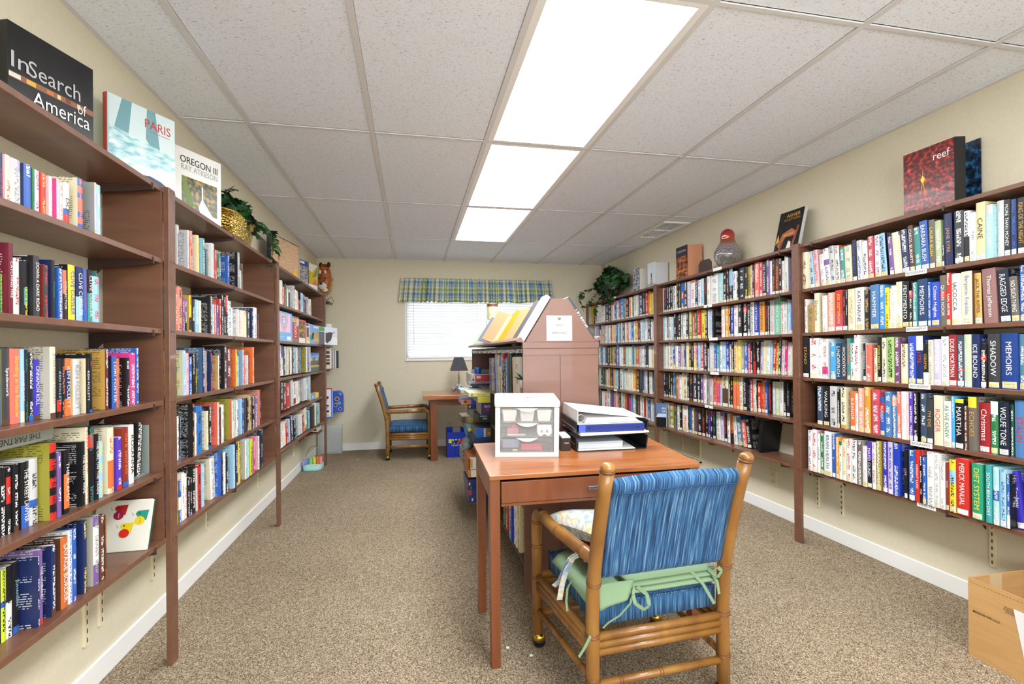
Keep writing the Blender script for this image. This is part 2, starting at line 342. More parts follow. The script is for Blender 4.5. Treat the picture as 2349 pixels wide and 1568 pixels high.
# blinds
mb, nt, b = newmat('white_blind_vinyl'); b.inputs['Base Color'].default_value = (.86, .87, .88, 1); b.inputs['Roughness'].default_value = .4
tr = N(nt, 'BsdfTranslucent'); tr.inputs[0].default_value = (.9, .92, .95, 1); ms = N(nt, 'MixShader'); ms.inputs[0].default_value = .19
nt.links.new(b.outputs[0], ms.inputs[1]); nt.links.new(tr.outputs[0], ms.inputs[2]); nt.links.new(ms.outputs[0], nt.nodes['Material Output'].inputs[0])
for x0, x1, nm in ((WX0 + .004, .852, 'white slatted blind over the left half of the window'), (.862, WX1 - .004, 'white slatted blind over the right half of the window')):
    bl = thing('window_blind', nm, 'blind', ((x0 + x1) / 2, YB + .012, WZ0), group='window blinds')
    hw = (x1 - x0) / 2; s = MB(); nsl = 24; top = WZ1 - WZ0 - .04; z0 = .09
    for k in range(nsl):
        z = z0 + (top - z0) * k / (nsl - 1); a = math.radians(62); d = .022; c, q = math.cos(a) * d, math.sin(a) * d
        s.hexa([(-hw, -c, z - q), (hw, -c, z - q), (hw, c, z + q), (-hw, c, z + q)], [(-hw, -c - .0006, z - q + .0016), (hw, -c - .0006, z - q + .0016), (hw, c - .0006, z + q + .0016), (-hw, c - .0006, z + q + .0016)])
    s.build('slats', mb, bl)
    st = MB()
    for k in range(6): st.box((-hw, -.014, .022 + k * .009), (hw, .014, .0245 + k * .009))
    st.build('stacked_slats', m_white, bl)
    MB().box((-hw, -.016, .004), (hw, .016, .02)).build('bottom_rail', m_white, bl, bevel=.002)
    MB().box((-hw, -.02, top), (hw, .02, top + .035)).build('head_rail', m_white, bl)
    MB().tube([(-hw + .09, -.024, top), (-hw + .095, -.026, .16)], .004, 6).build('tilt_wand', plain('d8d8d8', .3), bl)
    cd = MB()
    for u in (-.6, .6): cd.box((u * hw - .001, -.024, .02), (u * hw + .001, -.022, top))
    cd.build('cord', m_white, bl)
# valance
def valance():
    m, nt, b = newmat('plaid_cotton'); L = nt.links
    tc = N(nt, 'TexCoord'); sx = N(nt, 'SeparateXYZ'); L.new(tc.outputs['UV'], sx.inputs[0])
    def stripes(o, off):
        f = math_(nt, 'FRACT', math_(nt, 'ADD', o, off)); r = N(nt, 'ValToRGB'); cr = r.color_ramp; cr.interpolation = 'CONSTANT'
        st = [(0, 'e6e2d0'), (.16, 'd6c268'), (.2, '8faa72'), (.36, 'd6c268'), (.4, 'e6e2d0'), (.55, '6f96c4'), (.78, 'e0d9a8'), (.84, '9fbacf')]
        while len(cr.elements) < len(st): cr.elements.new(.5)
        for e, (p, c) in zip(cr.elements, st): e.position = p; e.color = (*lin(c), 1)
        L.new(f, r.inputs[0]); return r.outputs[0]
    mx = N(nt, 'Mix', data_type='RGBA', blend_type='MIX'); mx.inputs['Factor'].default_value = .42
    L.new(stripes(sx.outputs[0], 0), mx.inputs['A']); L.new(stripes(sx.outputs[1], .33), mx.inputs['B'])
    hs = N(nt, 'HueSaturation'); hs.inputs['Saturation'].default_value = 1.35; hs.inputs['Value'].default_value = .92; L.new(mx.outputs['Result'], hs.inputs['Color'])
    L.new(hs.outputs[0], b.inputs['Base Color']); b.inputs['Roughness'].default_value = .9
    return m
v = MB(); nu, nvv = 900, 12; vx0, vx1 = -.135, 1.835; uv = []
rnd = random.Random(3); ph = [rnd.uniform(0, 6) for _ in range(6)]
def fold(u): return math.sin(u * 215 + ph[0] + 1.6 * math.sin(u * 17 + ph[1])) + .35 * math.sin(u * 391 + ph[2]) + .4 * math.sin(u * 41 + ph[3])
def vf(a, q):
    x = vx0 + (vx1 - vx0) * a; fl = .012 + .016 * q
    spread = (a - .5) * .05 * q
    z = 2.137 - .298 * q + .006 * math.sin(a * 40) * q + .004 * fold(a + .3) * q
    zz = z + (.004 * fold(a * 1.7) if q < .1 else 0)
    wrap = 0
    e = min(a, 1 - a)
    back = .055 * max(0, 1 - e / .012) if e < .012 else 0
    return (x + spread + .004 * fold(a + .1) * q, YB - .07 + back - fl * fold(a) * 1.25, zz)
v.grid(vf, nu, nvv)
v.uv = [(i / nu * 15 + .16 * fold(i / nu + .0035), j / nvv * 2.0) for j in range(nvv + 1) for i in range(nu + 1)]
val = thing('valance', 'blue green and cream plaid valance gathered over the window', 'curtain', (0, 0, 0))
v.build('fabric', valance(), val, smooth=True, solid=.0015, fix=False)
MB().tube([(vx0 + .01, YB - .002, 2.12), (vx0 + .01, YB - .045, 2.115), (vx1 - .01, YB - .045, 2.115), (vx1 - .01, YB - .002, 2.12)], .006, 8).build('curtain_rod', m_white, val)
# lights
me_, nt, b = newmat('lit_diffuser'); nt.nodes.remove(b)
em = N(nt, 'Emission'); em.inputs[0].default_value = (.955, .98, 1, 1); em.inputs[1].default_value = PANEL_EMIT; nt.links.new(em.outputs[0], nt.nodes['Material Output'].inputs[0])
LL = ['large lit ceiling light panel nearest the camera, cut by the top edge of the picture', 'middle lit ceiling light panel in the row', 'smallest lit ceiling light panel, farthest toward the window']
def troffer(l, label):
    x0, x1, y0, y1 = l; cx, cy = (x0 + x1) / 2, (y0 + y1) / 2
    t = thing('ceiling_light', label, 'ceiling light', (cx, cy, ZC), group='ceiling light panels')
    hx, hy = (x1 - x0) / 2 - .012, (y1 - y0) / 2 - .01; f = MB()
    f.box((-hx, -hy, .0036), (-hx + .016, hy, .1)).box((hx - .016, -hy, .0036), (hx, hy, .1)).box((-hx + .016, -hy, .0036), (hx - .016, -hy + .012, .1)).box((-hx + .016, hy - .012, .0036), (hx - .016, hy, .1)).box((-hx, -hy, .1), (hx, hy, .104))
    f.build('frame', m_white, t)
    MB().box((-hx, -hy, -.002), (-hx + .03, hy, .0035)).box((hx - .03, -hy, -.002), (hx, hy, .0035)).box((-hx + .03, -hy, -.002), (hx - .03, -hy + .022, .0035)).box((-hx + .03, hy - .022, -.002), (hx - .03, hy, .0035)).build('flange', m_white, t)
    MB().box((-hx + .016, -hy + .012, .004), (hx - .016, hy - .012, .008)).build('diffuser', me_, t)
troffer(lights[2], LL[0]); troffer(lights[3], LL[1]); troffer(lights[4], LL[2])
troffer(lights[1], 'added unseen ceiling light panel continuing the row, above the camera'); troffer(lights[0], 'added unseen ceiling light panel continuing the row, behind the camera')  # two extra panels out of view, added to brighten the room
# vent
vt = thing('ceiling_vent', 'white louvred air vent in the ceiling by the right wall', 'vent', (2.395, 4.39, ZC))
f = MB(); f.box((-.13, -.3, -.008), (.13, -.27, .0034)).box((-.13, .27, -.008), (.13, .3, .0034)).box((-.13, -.27, -.008), (-.1, .27, .0034)).box((.1, -.27, -.008), (.13, .27, .0034)); f.box((-.1, -.012, -.006), (.1, .012, .004))
f.build('frame', m_white, vt)
s = MB()
for k in range(7): x = -.088 + k * .028; s.hexa([(x, -.27, -.004), (x + .003, -.27, -.004), (x + .003, -.02, -.004), (x, -.02, -.004)], [(x + .014, -.27, .012), (x + .017, -.27, .012), (x + .017, -.02, .012), (x + .014, -.02, .012)])
for k in range(5): x = -.088 + k * .04; s.box((x, .02, -.004), (x + .006, .27, .008))
s.build('louvres', plain('cfcfcf', .4), vt)
MB().box((-.1, -.27, .012), (.1, .27, .016)).build('duct', plain('4a4a4a', .8), vt)
# wall fittings
m_plate = plain('d9cfae', .45)
def outlet(loc, face, label):
    t = thing('wall_outlet', label, 'outlet', loc, (0, 0, {'-x': -PI / 2, '+x': PI / 2, '-y': 0}[face]), group='wall outlets')
    MB().box((-.038, -.006, -.062), (.038, 0, .062)).build('cover_plate', m_plate, t, bevel=.002)
    for z in (-.024, .024):
        s = MB().lathe([(.016, 0), (.016, .0015)], seg=16); s.v = [(x, -.0062 - z2, y + z) for x, y, z2 in s.v]; s.build('socket', plain('cfc5a4', .4), t)
        s = MB().box((-.007, -.0082, z - .004), (-.005, -.0076, z + .006)).box((.005, -.0082, z - .004), (.007, -.0076, z + .006)); s.build('slot', plain('54503f', .6), t)
outlet((XR, 3.10, .262), '-x', 'beige wall outlet plate low on the right wall behind the near chair')
outlet((XR, 4.93, .27), '-x', 'beige wall outlet plate on the right wall behind the paper trays')
outlet((.468, YB, .262), '-y', 'beige wall outlet plate under the writing table by the blue box')
gr = thing('wall_grille', 'beige louvred air return grille low on the right wall', 'vent', (XR, 4.30, .3), (0, 0, -PI / 2))
f = MB(); f.box((-.3, -.014, -.13), (.3, 0, -.115)).box((-.3, -.014, .115), (.3, 0, .13)); 
for x in (-.3, -.0075, .285): f.box((x, -.014, -.13), (x + .015, 0, .13))
f.build('frame', m_plate, gr)
s = MB()
for k in range(11): z = -.108 + k * .0205; s.hexa([(-.285, -.012, z), (.285, -.012, z), (.285, -.0015, z + .012), (-.285, -.0015, z + .012)], [(-.285, -.013, z + .002), (.285, -.013, z + .002), (.285, -.0025, z + .014), (-.285, -.0025, z + .014)])
s.build('louvres', m_plate, gr)
def track(x, y, z0, z1, side):
    sg = 1 if side == 'L' else -1
    m = MB().box((x, y - .011, z0), (x + sg * .009, y + .011, z1))
    o = tag(m.build('shelf_standard', plain('e2d9bb', .5)), '', 'shelf track', 'slotted shelf tracks on the walls')
    k = int((z1 - z0) / .032); s = MB()
    for i in range(k): s.box((x + sg * .0088, y - .003, z0 + .012 + i * .032), (x + sg * .0096, y + .003, z0 + .028 + i * .032))
    s.build('slots', plain('5a5444', .7), o)
    return o
for (y, z0, lb) in ((2.70, .175, 'slotted beige wall track just right of the tall right post'), (2.52, .172, 'second slotted beige wall track right of the tall right post'), (1.73, .2, 'slotted beige wall track above the cardboard box'), (3.4, .22, 'slotted beige wall track below the leaning black album'), (4.66, .2, 'slotted beige wall track beside the wall grille')):
    track(XR, y, z0, .444, 'R')['label'] = lb
for (y, z0, lb) in ((1.985, .172, 'slotted beige wall track, nearer of two under the near left bookcase'), (2.07, .2, 'slotted beige wall track left of the first left post'), (2.44, .2, 'slotted beige wall track just past the first left post'), (3.02, .22, 'slotted beige wall track under the middle of the second left bookcase'), (3.95, .2, 'slotted beige wall track under the third left bookcase'), (5.08, .2, 'slotted beige wall track above the toy dome')):
    track(XL, y, z0, .47, 'L')['label'] = lb

# ================================================================ BOOKCASES
m_brown = ramp_mat('brown_painted_wood', [(.3, '6a4435'), (.7, '785139')], (3, 26, 26), 3, .42, .06, bumpd=.001, coat=.25)
ZS = [1.831, 1.558, 1.290, 1.018, .748, .490]
ZSR = [1.836, 1.558, 1.290, 1.018, .745, .462]
def bookcase(label, side, y0, y1, zs, post_y, br_ys, panel_ys=(), xf=None, ends=True):
    sg = 1 if side == 'L' else -1; xw = XL if side == 'L' else XR
    xf = xf if xf is not None else (-.93 if side == 'L' else 2.345)
    t = thing('bookcase', label, 'bookcase', (xw, y0, 0), group='brown wall bookcases')
    D = abs(xf - xw); L = y1 - y0
    X = lambda d: sg * d
    for z in zs: MB().box((X(.001), 0, z - .019), (X(D), L, z)).build('shelf', m_brown, t, bevel=.0015)
    for py in post_y:
        top = zs[0] + .004
        MB().box((X(D + .0005), py - y0 - .027, 0), (X(D + .02), py - y0 + .027, top)).build('post', m_brown, t, bevel=.002)
        sc = MB()
        for z in zs:
            for q in (-.012, .012): sc.tube([(X(D + .0195), py - y0 + q, z - .01), (X(D + .0215), py - y0 + q, z - .01)], .0028, 8)
        sc.build('screws', plain('4a3028', .4, .3), t)
    for py in panel_ys:
        for a, b in zip(zs[:-1], zs[1:]): pass
        MB().box((X(.012), py - y0 - .008, zs[-1] + .0005), (X(D - .001), py - y0 + .008, zs[0] - .0195)).build('side_panel', m_brown, t)
    for by in br_ys:
        for z in zs:
            zz = z - .0195; q = MB()
            q.prism([(X(.001), zz), (X(D - .006), zz), (X(D - .006), zz - .012), (X(D - .06), zz - .022), (X(.05), zz - .03), (X(.02), zz - .06), (X(.001), zz - .085)], 1, by - y0 - .0025, by - y0 + .0025)
            q.box((X(D - .004), by - y0 - .004, zz - .012), (X(D + .004), by - y0 + .004, zz + .012))
            q.build('bracket', plain('3d2a24', .45), t)
    return t
m_strip = plain('eeeae0', .5)
BC = {}
BC['A'] = bookcase('nearest brown wall bookcase on the left wall, up to the first post', 'L', .35, 2.097, ZS, [2.125], [2.02, 1.2], [2.09])
BC['B'] = bookcase('second brown wall bookcase on the left, between the first two posts', 'L', 2.153, 3.64, ZS, [3.665], [2.85], [3.632])
BC['C'] = bookcase('third brown wall bookcase on the left, ending near the window wall', 'L', 3.69, 5.53, ZS, [5.555], [4.5, 5.25], [5.523])
BC['D'] = bookcase('short brown corner shelves past the last left post', 'L', 5.585, 6.25, [1.81, 1.29, 1.03, .498], [], [5.98], (), -.94)
BC['E'] = bookcase('nearest brown wall bookcase on the right, holding the biography labels', 'R', .9, 2.583, ZSR, [2.61], [2.5, 1.76], [2.59])
BC['F'] = bookcase('middle brown wall bookcase on the right, under the gourd vase', 'R', 2.637, 4.37, ZSR, [4.395], [2.76, 3.55, 4.28], [4.378])
BC['G'] = bookcase('far brown wall bookcase on the right, under the trailing ivy', 'R', 4.42, 6.27, ZSR, [6.295], [4.6, 5.5], [])
def shelf_label(bc, y, z, body, w, wt):
    t = BC[bc]; xw = XR; yy = y - t.location.y
    o = MB().box((-(xw - 2.345) - .0012, yy - w / 2, z - .021), (-(xw - 2.345) - .0002, yy + w / 2, z + .0015)).build('shelf_label', plain('f0eee8', .3), t)
    if body: text('lettering', body, o, basis((0, -1, 0), (0, 0, 1), (-1, 0, 0), (-(xw - 2.345) - .0016, yy, z - .0095)), '1c1c1c', wt, .0115)
for z, y in ((1.558, 1.885), (1.290, 1.885), (1.018, 1.875), (.745, 1.87)): shelf_label('E', y, z, 'BIOGRAPHY', .1, .088)
shelf_label('E', 1.85, .462, 'HEALTH', .085, .066)
for z, y in ((1.836, 3.42), (1.558, 3.55), (1.29, 3.48), (1.018, 3.47), (.745, 3.55)): shelf_label('F', y, z, '', .11, 0)
for z, y in ((1.836, 5.4), (.745, 5.4)): shelf_label('G', y, z, '', .09, 0)
BOOK_ROWS = [
 ('A1','L',1.558,"14222,14302,-985,131,nv,rd,0,0,,,|14307,14474,-979,130,cr,rd,1,0,pk,,|14479,14787,-977,129,w,gy,1,0,,,lv:0.78:1.0|14792,15053,-971,127,bl,w,1,0,nv,,|15058,15141,-971,124,gn,nv,0,0,,,|15146,15304,-971,124,w,pu,1,0,,,|15309,15478,-967,122,rd,yl,1,0,rd,,|15483,15619,-960,120,w,pk,0,0,pk,,|15624,15759,-951,118,pk,w,0,0,mg,,|15764,15853,-951,112,w,rd,0,0,,,|15890,16150,-950,118,w,bk,1,0,cr,DO,bl:0.25:0.38+rd:0.0:0.25|16489,16729,-950,151,bl,co,1,0,cr,,co:0.72:0.85+co:0.35:0.62+co:0.12:0.24|17235,17347,-950,163,tn,w,0,0,gy,,lv:0.12:0.84|17352,17564,-950,161,lb,w,1,0,,,"),
 ('A2','L',1.29,"14199,14279,-985,100,gn,yl,0,0,,,|14284,14426,-972,179,mr,w,1,0,mr,CATCHING FIRE,|14431,14614,-971,145,w,rd,1,0,,,|14619,14754,-962,141,bk,yl,1,0,bk,,tl:0.2:0.52|14762,14974,-950,158,dg,w,1,0,bk,DOWN A DARK ROAD,|15105,15282,-950,140,dg,rd,1,0,rb,,|15386,15521,-950,158,bk,gn,1,0,nv,ENIGMA,|15654,15825,-950,141,bl,w,1,0,bl,,|15830,15989,-950,139,co,w,1,0,,COLLECTOR,bk:0.0:0.52|16063,16364,-950,158,yl,bl,1,0,bk,CLIVE CUSSLER,|16397,16696,-950,158,nv,w,1,0,,CLIVE CUSSLER,lb:0.0:0.45|16701,16869,-950,157,bl,rd,1,0,,,|16900,17128,-950,158,bk,w,1,0,,CLIVE CUSSLER,tl:0.0:0.55|17140,17470,-950,142,lb,rd,1,0,,,"),
 ('A3','L',1.018,"14260,14494,-985,190,dg,w,1,0,ol,Spadework,br:0.0:0.06|14517,14824,-985,190,co,yl,1,0,,Standing in the Rainbow,|14832,14964,-985,189,lb,w,1,0,,FANNIE FLAGG,cr:0.0:0.15|14972,15093,-985,188,dn,gn,1,0,,,|15102,15270,-985,179,bk,w,1,0,,,bl:0.0:0.06|15279,15508,-985,161,vb,w,1,0,,CINNAMON ROLL,br:0.0:0.06|15513,15732,-962,196,cr,gy,1,0,gc,JONATHAN SAFRAN,br:0.0:0.06|15737,15908,-960,164,bk,lb,1,0,,KEN FOLLETT,rd:0.1:0.3|15913,16062,-960,162,bk,or,1,0,,,|16067,16284,-960,164,nv,w,1,0,,KEN FOLLETT,or:0.8:1.0+or:0.0:0.3|16289,16588,-953,161,lg,gy,1,0,tn,KEN FOLLETT,|16786,16951,-950,163,bk,w,1,0,cr,KEN FOLLETT,|16956,17076,-950,178,bk,rd,0,0,,,bl:0.0:0.05|17715,17888,-950,190,mr,w,1,0,gd,,|18079,18331,-950,170,bl,w,1,0,dn,LORI FOSTER,|18336,18486,-950,162,or,bl,0,0,,,|18874,19120,-950,163,bk,w,1,0,bk,,|19125,19476,-950,180,mg,w,1,0,,,|19481,19670,-950,197,bl,w,0,0,,,"),
 ('A5','L',0.748,"14153,14350,-985,170,bk,w,1,0,,,|14355,14508,-985,166,bk,w,1,0,,,rd:0.45:0.85|14513,14680,-980,170,bk,w,1,0,,,br:0.0:0.06|14685,14934,-974,170,bk,w,1,0,,THE STREET LAWYER,bl:0.0:0.35|14939,15236,-973,173,lg,dg,1,0,,,bl:0.27:0.38|15292,15547,-950,205,rd,bk,1,0,ol,WATER for ELEPHANTS,bk:0.1:0.2+bk:0.32:0.42+bk:0.55:0.65+bk:0.8:0.88|15564,15727,-950,177,pu,w,1,0,,,|15835,16054,-950,178,bk,w,1,0,bk,THE ALAMO,or:0.08:0.62|16548,16716,-950,189,bk,w,1,0,bk,THE SILENT WIFE,|16743,16853,-950,228,cr,rd,0,0,cr,,|16881,17164,-950,226,bk,tl,1,0,,,rd:0.72:0.9|17178,17376,-950,199,bk,w,1,0,,THE GIRL ON THE TRAIN,|17383,17586,-950,174,lb,yl,1,0,,,|17841,18171,-950,209,cr,or,1,0,cr,,or:0.08:0.5|18320,18617,-950,172,vp,w,1,0,,,rd:0.0:0.05|18652,19007,-950,197,rb,or,1,0,,dark secrets,bl:0.0:0.06|19025,19339,-950,201,w,bk,1,0,,ROSANNA,|20073,20524,-985,193,bk,w,1,5,,,"),
 ('A6','L',0.49,"14175,14337,-985,176,lm,bk,1,0,bk,,bl:0.48:0.56|14337,14522,-985,179,w,bk,1,0,,,bk:0.5:1.0|14536,14733,-985,180,bk,lb,1,0,,JOHANSEN,bl:0.0:0.08|14807,14887,-950,182,nv,w,0,0,nv,,|14892,15034,-952,195,pu,w,1,0,,THE HUSBAND,rd:0.0:0.05|15310,15480,-950,190,nv,w,1,0,nv,,br:0.0:0.08|15688,15977,-950,196,og,w,1,0,br,SAVAGE BORDER,|15982,16125,-950,205,w,bl,1,0,,,|16130,16320,-950,205,bl,w,1,0,,,rb2:0.0:0.08|16592,16782,-950,210,nv,yl,1,0,nv,,|17090,17382,-950,210,w,gy,1,0,gc,,pu:0.85:1.0+pu:0.0:0.3|17396,17623,-950,203,br,w,1,0,,,|17631,17711,-950,197,br,or,0,0,,,"),
 ('B1','L',1.558,"23111,23303,-970,185,lg,dg,0,0,w,,|23308,23480,-938,168,lg,gy,0,0,lg,,|23485,23609,-938,171,og,w,0,0,,,|23614,23782,-938,172,rd,w,0,0,,,|24164,24408,-935,167,yl,w,0,0,cr,,|24772,25040,-935,168,tl,w,0,0,lb,,|25076,25340,-935,125,dg,tl,0,0,,,|25836,26169,-935,168,lg,gy,0,0,w,,|26195,26406,-935,144,rd,w,0,0,,,|26419,26674,-935,147,dg,w,0,0,,,|26688,26948,-935,146,gn,w,0,0,,,|27883,28139,-935,147,bl,w,0,0,bl,,|29398,29753,-935,197,gy,w,0,0,bk,,|29771,29961,-935,103,lg,gy,0,0,,,"),
 ('B2','L',1.29,"22583,22692,-970,182,tl,bk,0,0,,,|22701,23160,-970,186,co,w,1,0,,FICTION,|23170,23581,-970,192,so,bk,1,0,,,|23590,23761,-970,151,pu,w,0,0,,,|23771,23997,-970,145,pu,w,0,0,,,bk:0.0:0.5|24002,24245,-961,164,yl,rd,0,0,gd,,bk:0.06:0.4|24250,24555,-960,151,bk,w,0,0,,,|24560,24920,-957,151,lb,w,0,0,,,|24925,25132,-956,150,cr,w,0,0,,,|25581,25819,-935,181,dg,w,0,0,bk,,|25832,26075,-935,144,lb,w,0,0,,,|26088,26337,-935,145,co,w,0,0,,,|26350,26604,-935,145,bl,w,0,0,,,|26699,26946,-935,178,rd,w,0,0,rd,,|26960,27270,-935,200,bk,w,0,0,,,|27284,27572,-935,195,bk,w,0,0,,,|27587,27927,-935,206,bk,w,0,0,,,rd:0.6:1.0|27942,28339,-935,181,w,bl,0,0,,,|28354,28557,-935,148,w,lb,0,0,,,|29384,29553,-935,151,w,rd,0,0,w,,|29570,29826,-935,147,pk,w,0,0,,,|29843,30282,-935,149,cr,w,0,0,,,|30300,30809,-935,151,cr,rd,0,0,,,|30828,31356,-935,147,bk,w,0,0,,,|31706,32064,-935,179,nv,w,0,0,nv,,|32084,32722,-935,187,w,gy,0,0,,,|32743,33084,-935,152,bk,rd,0,0,,,"),
 ('B3','L',1.018,"22851,23037,-970,162,gn,yl,0,0,yl,,|23042,23336,-948,191,lb,w,0,0,cr,,|23341,23605,-948,181,pk,or,0,0,,,|23610,23920,-948,164,bl,w,0,0,,,|23925,24163,-947,179,bk,w,0,0,,,|24168,24385,-947,178,bk,yl,0,0,,,|24668,24898,-935,205,nv,w,0,0,bt,,|24913,25163,-935,192,gy,rd,0,0,,,|25540,25773,-935,181,nv,co,0,0,nv,,|26482,26615,-935,169,w,or,0,0,tn2,,|27305,27628,-935,218,dg,w,0,0,bk,,|27665,28223,-935,201,mr,w,0,0,,,|28967,29211,-935,201,yl,bk,0,0,or,,|29216,29401,-935,164,lb,w,0,0,,,|30012,30275,-935,199,gb,w,0,0,gb,,|30297,30656,-935,167,co,w,0,0,,,|30679,31047,-935,169,lb,w,0,0,,,|31789,32112,-935,217,or,w,0,0,or,,"),
 ('B4','L',0.748,"22645,22736,-970,217,w,bk,0,0,,,|22748,22956,-970,199,br,rd,0,0,,,|22968,23156,-970,183,w,bk,0,0,,,|23168,23361,-970,180,bk,lb,0,0,,,bl:0.0:0.08|23534,23795,-935,228,bk,gd,0,0,bk,,|23821,23981,-935,186,w,rd,0,0,,,|24008,24587,-935,212,bp,bk,1,0,,,|25094,25273,-935,180,cr,gn,0,0,cr,,|25288,25624,-935,198,bk,w,0,0,,,bl:0.0:0.08|26375,26591,-935,208,w,rd,0,0,co,,|26608,26846,-935,181,br,bk,0,0,,,|26863,27211,-935,191,w,gy,0,0,,,|27973,28315,-935,209,og,pu,0,0,ol,,|28334,28625,-935,194,cr,gn,0,0,,,|28645,28984,-935,194,lg,gy,0,0,,,|29004,29270,-935,195,w,bk,0,0,,,|29667,29859,-935,195,lb,w,0,0,lb,,|29881,30164,-935,188,bl,w,0,0,,,|30208,30656,-935,194,dg,br,0,0,,,|30679,31072,-935,194,bk,cr,0,0,,,|31095,31572,-935,205,tn,bk,0,0,,,|31596,32140,-935,191,bk,w,0,0,,,|32165,32652,-935,189,pu,w,0,0,,,|33155,33399,-935,220,mr,w,0,0,so,,"),
 ('B5','L',0.49,"22307,22408,-955,185,bl,w,0,0,,,|22431,22707,-955,193,yl,bl,0,0,,,|22730,22990,-955,177,bl,w,0,0,,,w:0.3:0.6|23002,23256,-955,201,w,gy,0,0,,,|23268,23479,-955,192,w,rd,0,0,,,|23484,23712,-953,170,bk,w,0,0,,,|23717,23938,-953,161,bk,pk,0,0,,,bl:0.0:0.08|23943,24302,-953,209,bk,w,0,0,,BLACKWATER,|24307,24471,-952,191,lg,w,0,0,,,|24476,24868,-951,200,rd,bk,0,0,,,|24873,25177,-950,195,lb,w,0,0,,,|26058,26621,-955,201,w,gy,1,-4,cr,,|26626,26900,-929,217,nv,gd,0,0,bl,,|26905,27205,-928,208,w,lb,0,0,,,|27210,27480,-928,196,bk,w,0,0,,,|27990,28299,-920,225,lb,w,0,0,lb,,|28319,28758,-920,227,nv,w,0,0,,,|28778,29086,-920,226,yl,bk,0,0,,,|29876,30188,-920,217,w,gy,0,0,gc,,|30210,30506,-920,221,lb,w,0,0,,,|30738,31261,-920,206,lm,bk,0,0,,,|31285,31604,-920,206,mg,w,0,0,,,|32263,32524,-920,202,w,bk,0,0,pk,,|32577,33335,-920,234,dn,gy,0,0,,,"),
 ('C1','L',1.558,"38657,38877,-965,184,mr,w,0,0,,,|38890,39169,-965,185,so,w,0,0,,,|39183,39638,-965,188,cr,w,0,0,,,|39653,40164,-965,194,w,lb,0,0,,,|40179,40674,-965,152,or,w,0,0,,,|40689,40903,-965,167,gn,w,0,0,,,|40919,41104,-965,184,dg,w,0,0,,,|41120,41260,-965,156,bk,rd,0,0,,,|41276,41608,-965,159,gc,w,0,0,,,|41624,41929,-965,154,w,gn,0,0,,,|41934,42477,-963,154,dg,gn,0,0,,,cr:0.85:1.0|42482,43073,-941,192,lg,bk,0,0,lg,,|43078,43559,-941,168,w,tl,0,0,,,|43564,44168,-941,165,cr,w,0,0,,,|44173,44605,-940,100,rd,w,0,0,,,|44610,45129,-940,100,dn,w,0,0,,,|45134,46190,-940,169,lb,w,0,0,bk,,|46195,46754,-940,162,pu,w,0,0,,,|46759,47289,-939,123,bk,rd,0,0,,,|47294,48371,-939,157,gy,w,0,0,lg,,|49734,51091,-965,162,w,gy,0,-4,,,"),
 ('C3','L',1.028,"38423,39072,-965,233,cr,yl,0,0,,,|39134,39641,-965,233,w,bk,0,-3,,,|39706,40229,-965,230,w,dn,0,-3,,,vb:0.6:1.0|40229,40834,-965,225,dn,w,0,0,,,|40848,41082,-965,225,cr,w,0,0,,,|41110,41530,-965,204,gy,w,0,0,,,|41545,41989,-965,224,cr,or,0,0,,,|42004,42252,-965,202,dg,cr,0,0,,,|42267,42578,-965,227,w,gy,0,0,,,|42593,43000,-965,228,cr,gy,0,0,,,|43005,43548,-962,225,bk,w,0,0,,,|43713,44419,-965,226,lb,bl,0,-3,,,|44436,45251,-965,225,cr,gy,0,0,,,|45268,45593,-965,228,bk,w,0,0,,,|45610,46258,-965,226,bl,lg,0,0,,,|46680,47388,-930,230,w,ol,0,0,ol,,|47447,48039,-930,231,vb,w,0,0,,,|48059,48750,-930,232,lg,bk,0,0,,,"),
 ('C4','L',0.77,"37967,38819,-955,204,or,w,0,0,,,|38824,39537,-953,214,bk,w,0,0,,,|39542,40448,-952,203,mr,w,0,0,,,dg:0.45:1.0|40453,41491,-951,196,rd,w,0,0,,,|42089,42919,-955,216,lg,w,0,-3,gy,,|42996,43783,-955,191,w,bk,0,-3,,,rb:0.05:0.3|43831,44435,-955,192,w,gy,0,-4,,,|44518,45279,-955,190,w,rd,0,-5,,,|46793,47734,-955,205,lg,w,0,-5,lg,,|47830,48756,-955,208,w,bk,0,-4,,,|48761,49790,-953,221,lb,w,0,0,,,"),
 ('C5','L',0.498,"37706,38664,-950,141,yl,w,0,-3,,,|38702,39080,-950,160,w,nv,0,-5,,,|39106,39427,-950,178,w,rd,0,-6,,,|39466,40223,-950,173,w,yl,0,-6,,,|40291,40982,-950,169,rd,w,0,-8,,,|41053,41626,-950,180,lb,w,0,-6,,,|41699,42595,-950,202,nv,w,0,-7,,,|42748,43452,-950,157,bk,w,0,-4,,,|43468,43854,-950,165,tl,w,0,-4,,,|44514,45368,-950,170,w,gy,0,-3,lg,,|45455,45986,-950,168,w,gy,0,-4,,,|46076,46808,-950,153,rd,w,0,-5,,,|46994,47854,-950,210,w,gy,0,-4,cr,,lm:0.12:0.25+rd:0.0:0.12|47859,48413,-948,165,tl,w,0,0,,,|48418,48944,-948,167,lb,w,0,0,,,|48949,50347,-930,203,dn,bk,0,0,bk,,|50352,50803,-922,219,cr,gy,0,0,,,|50808,51832,-922,176,tl,w,0,0,,,|51837,52440,-920,203,lb,w,0,0,,,"),
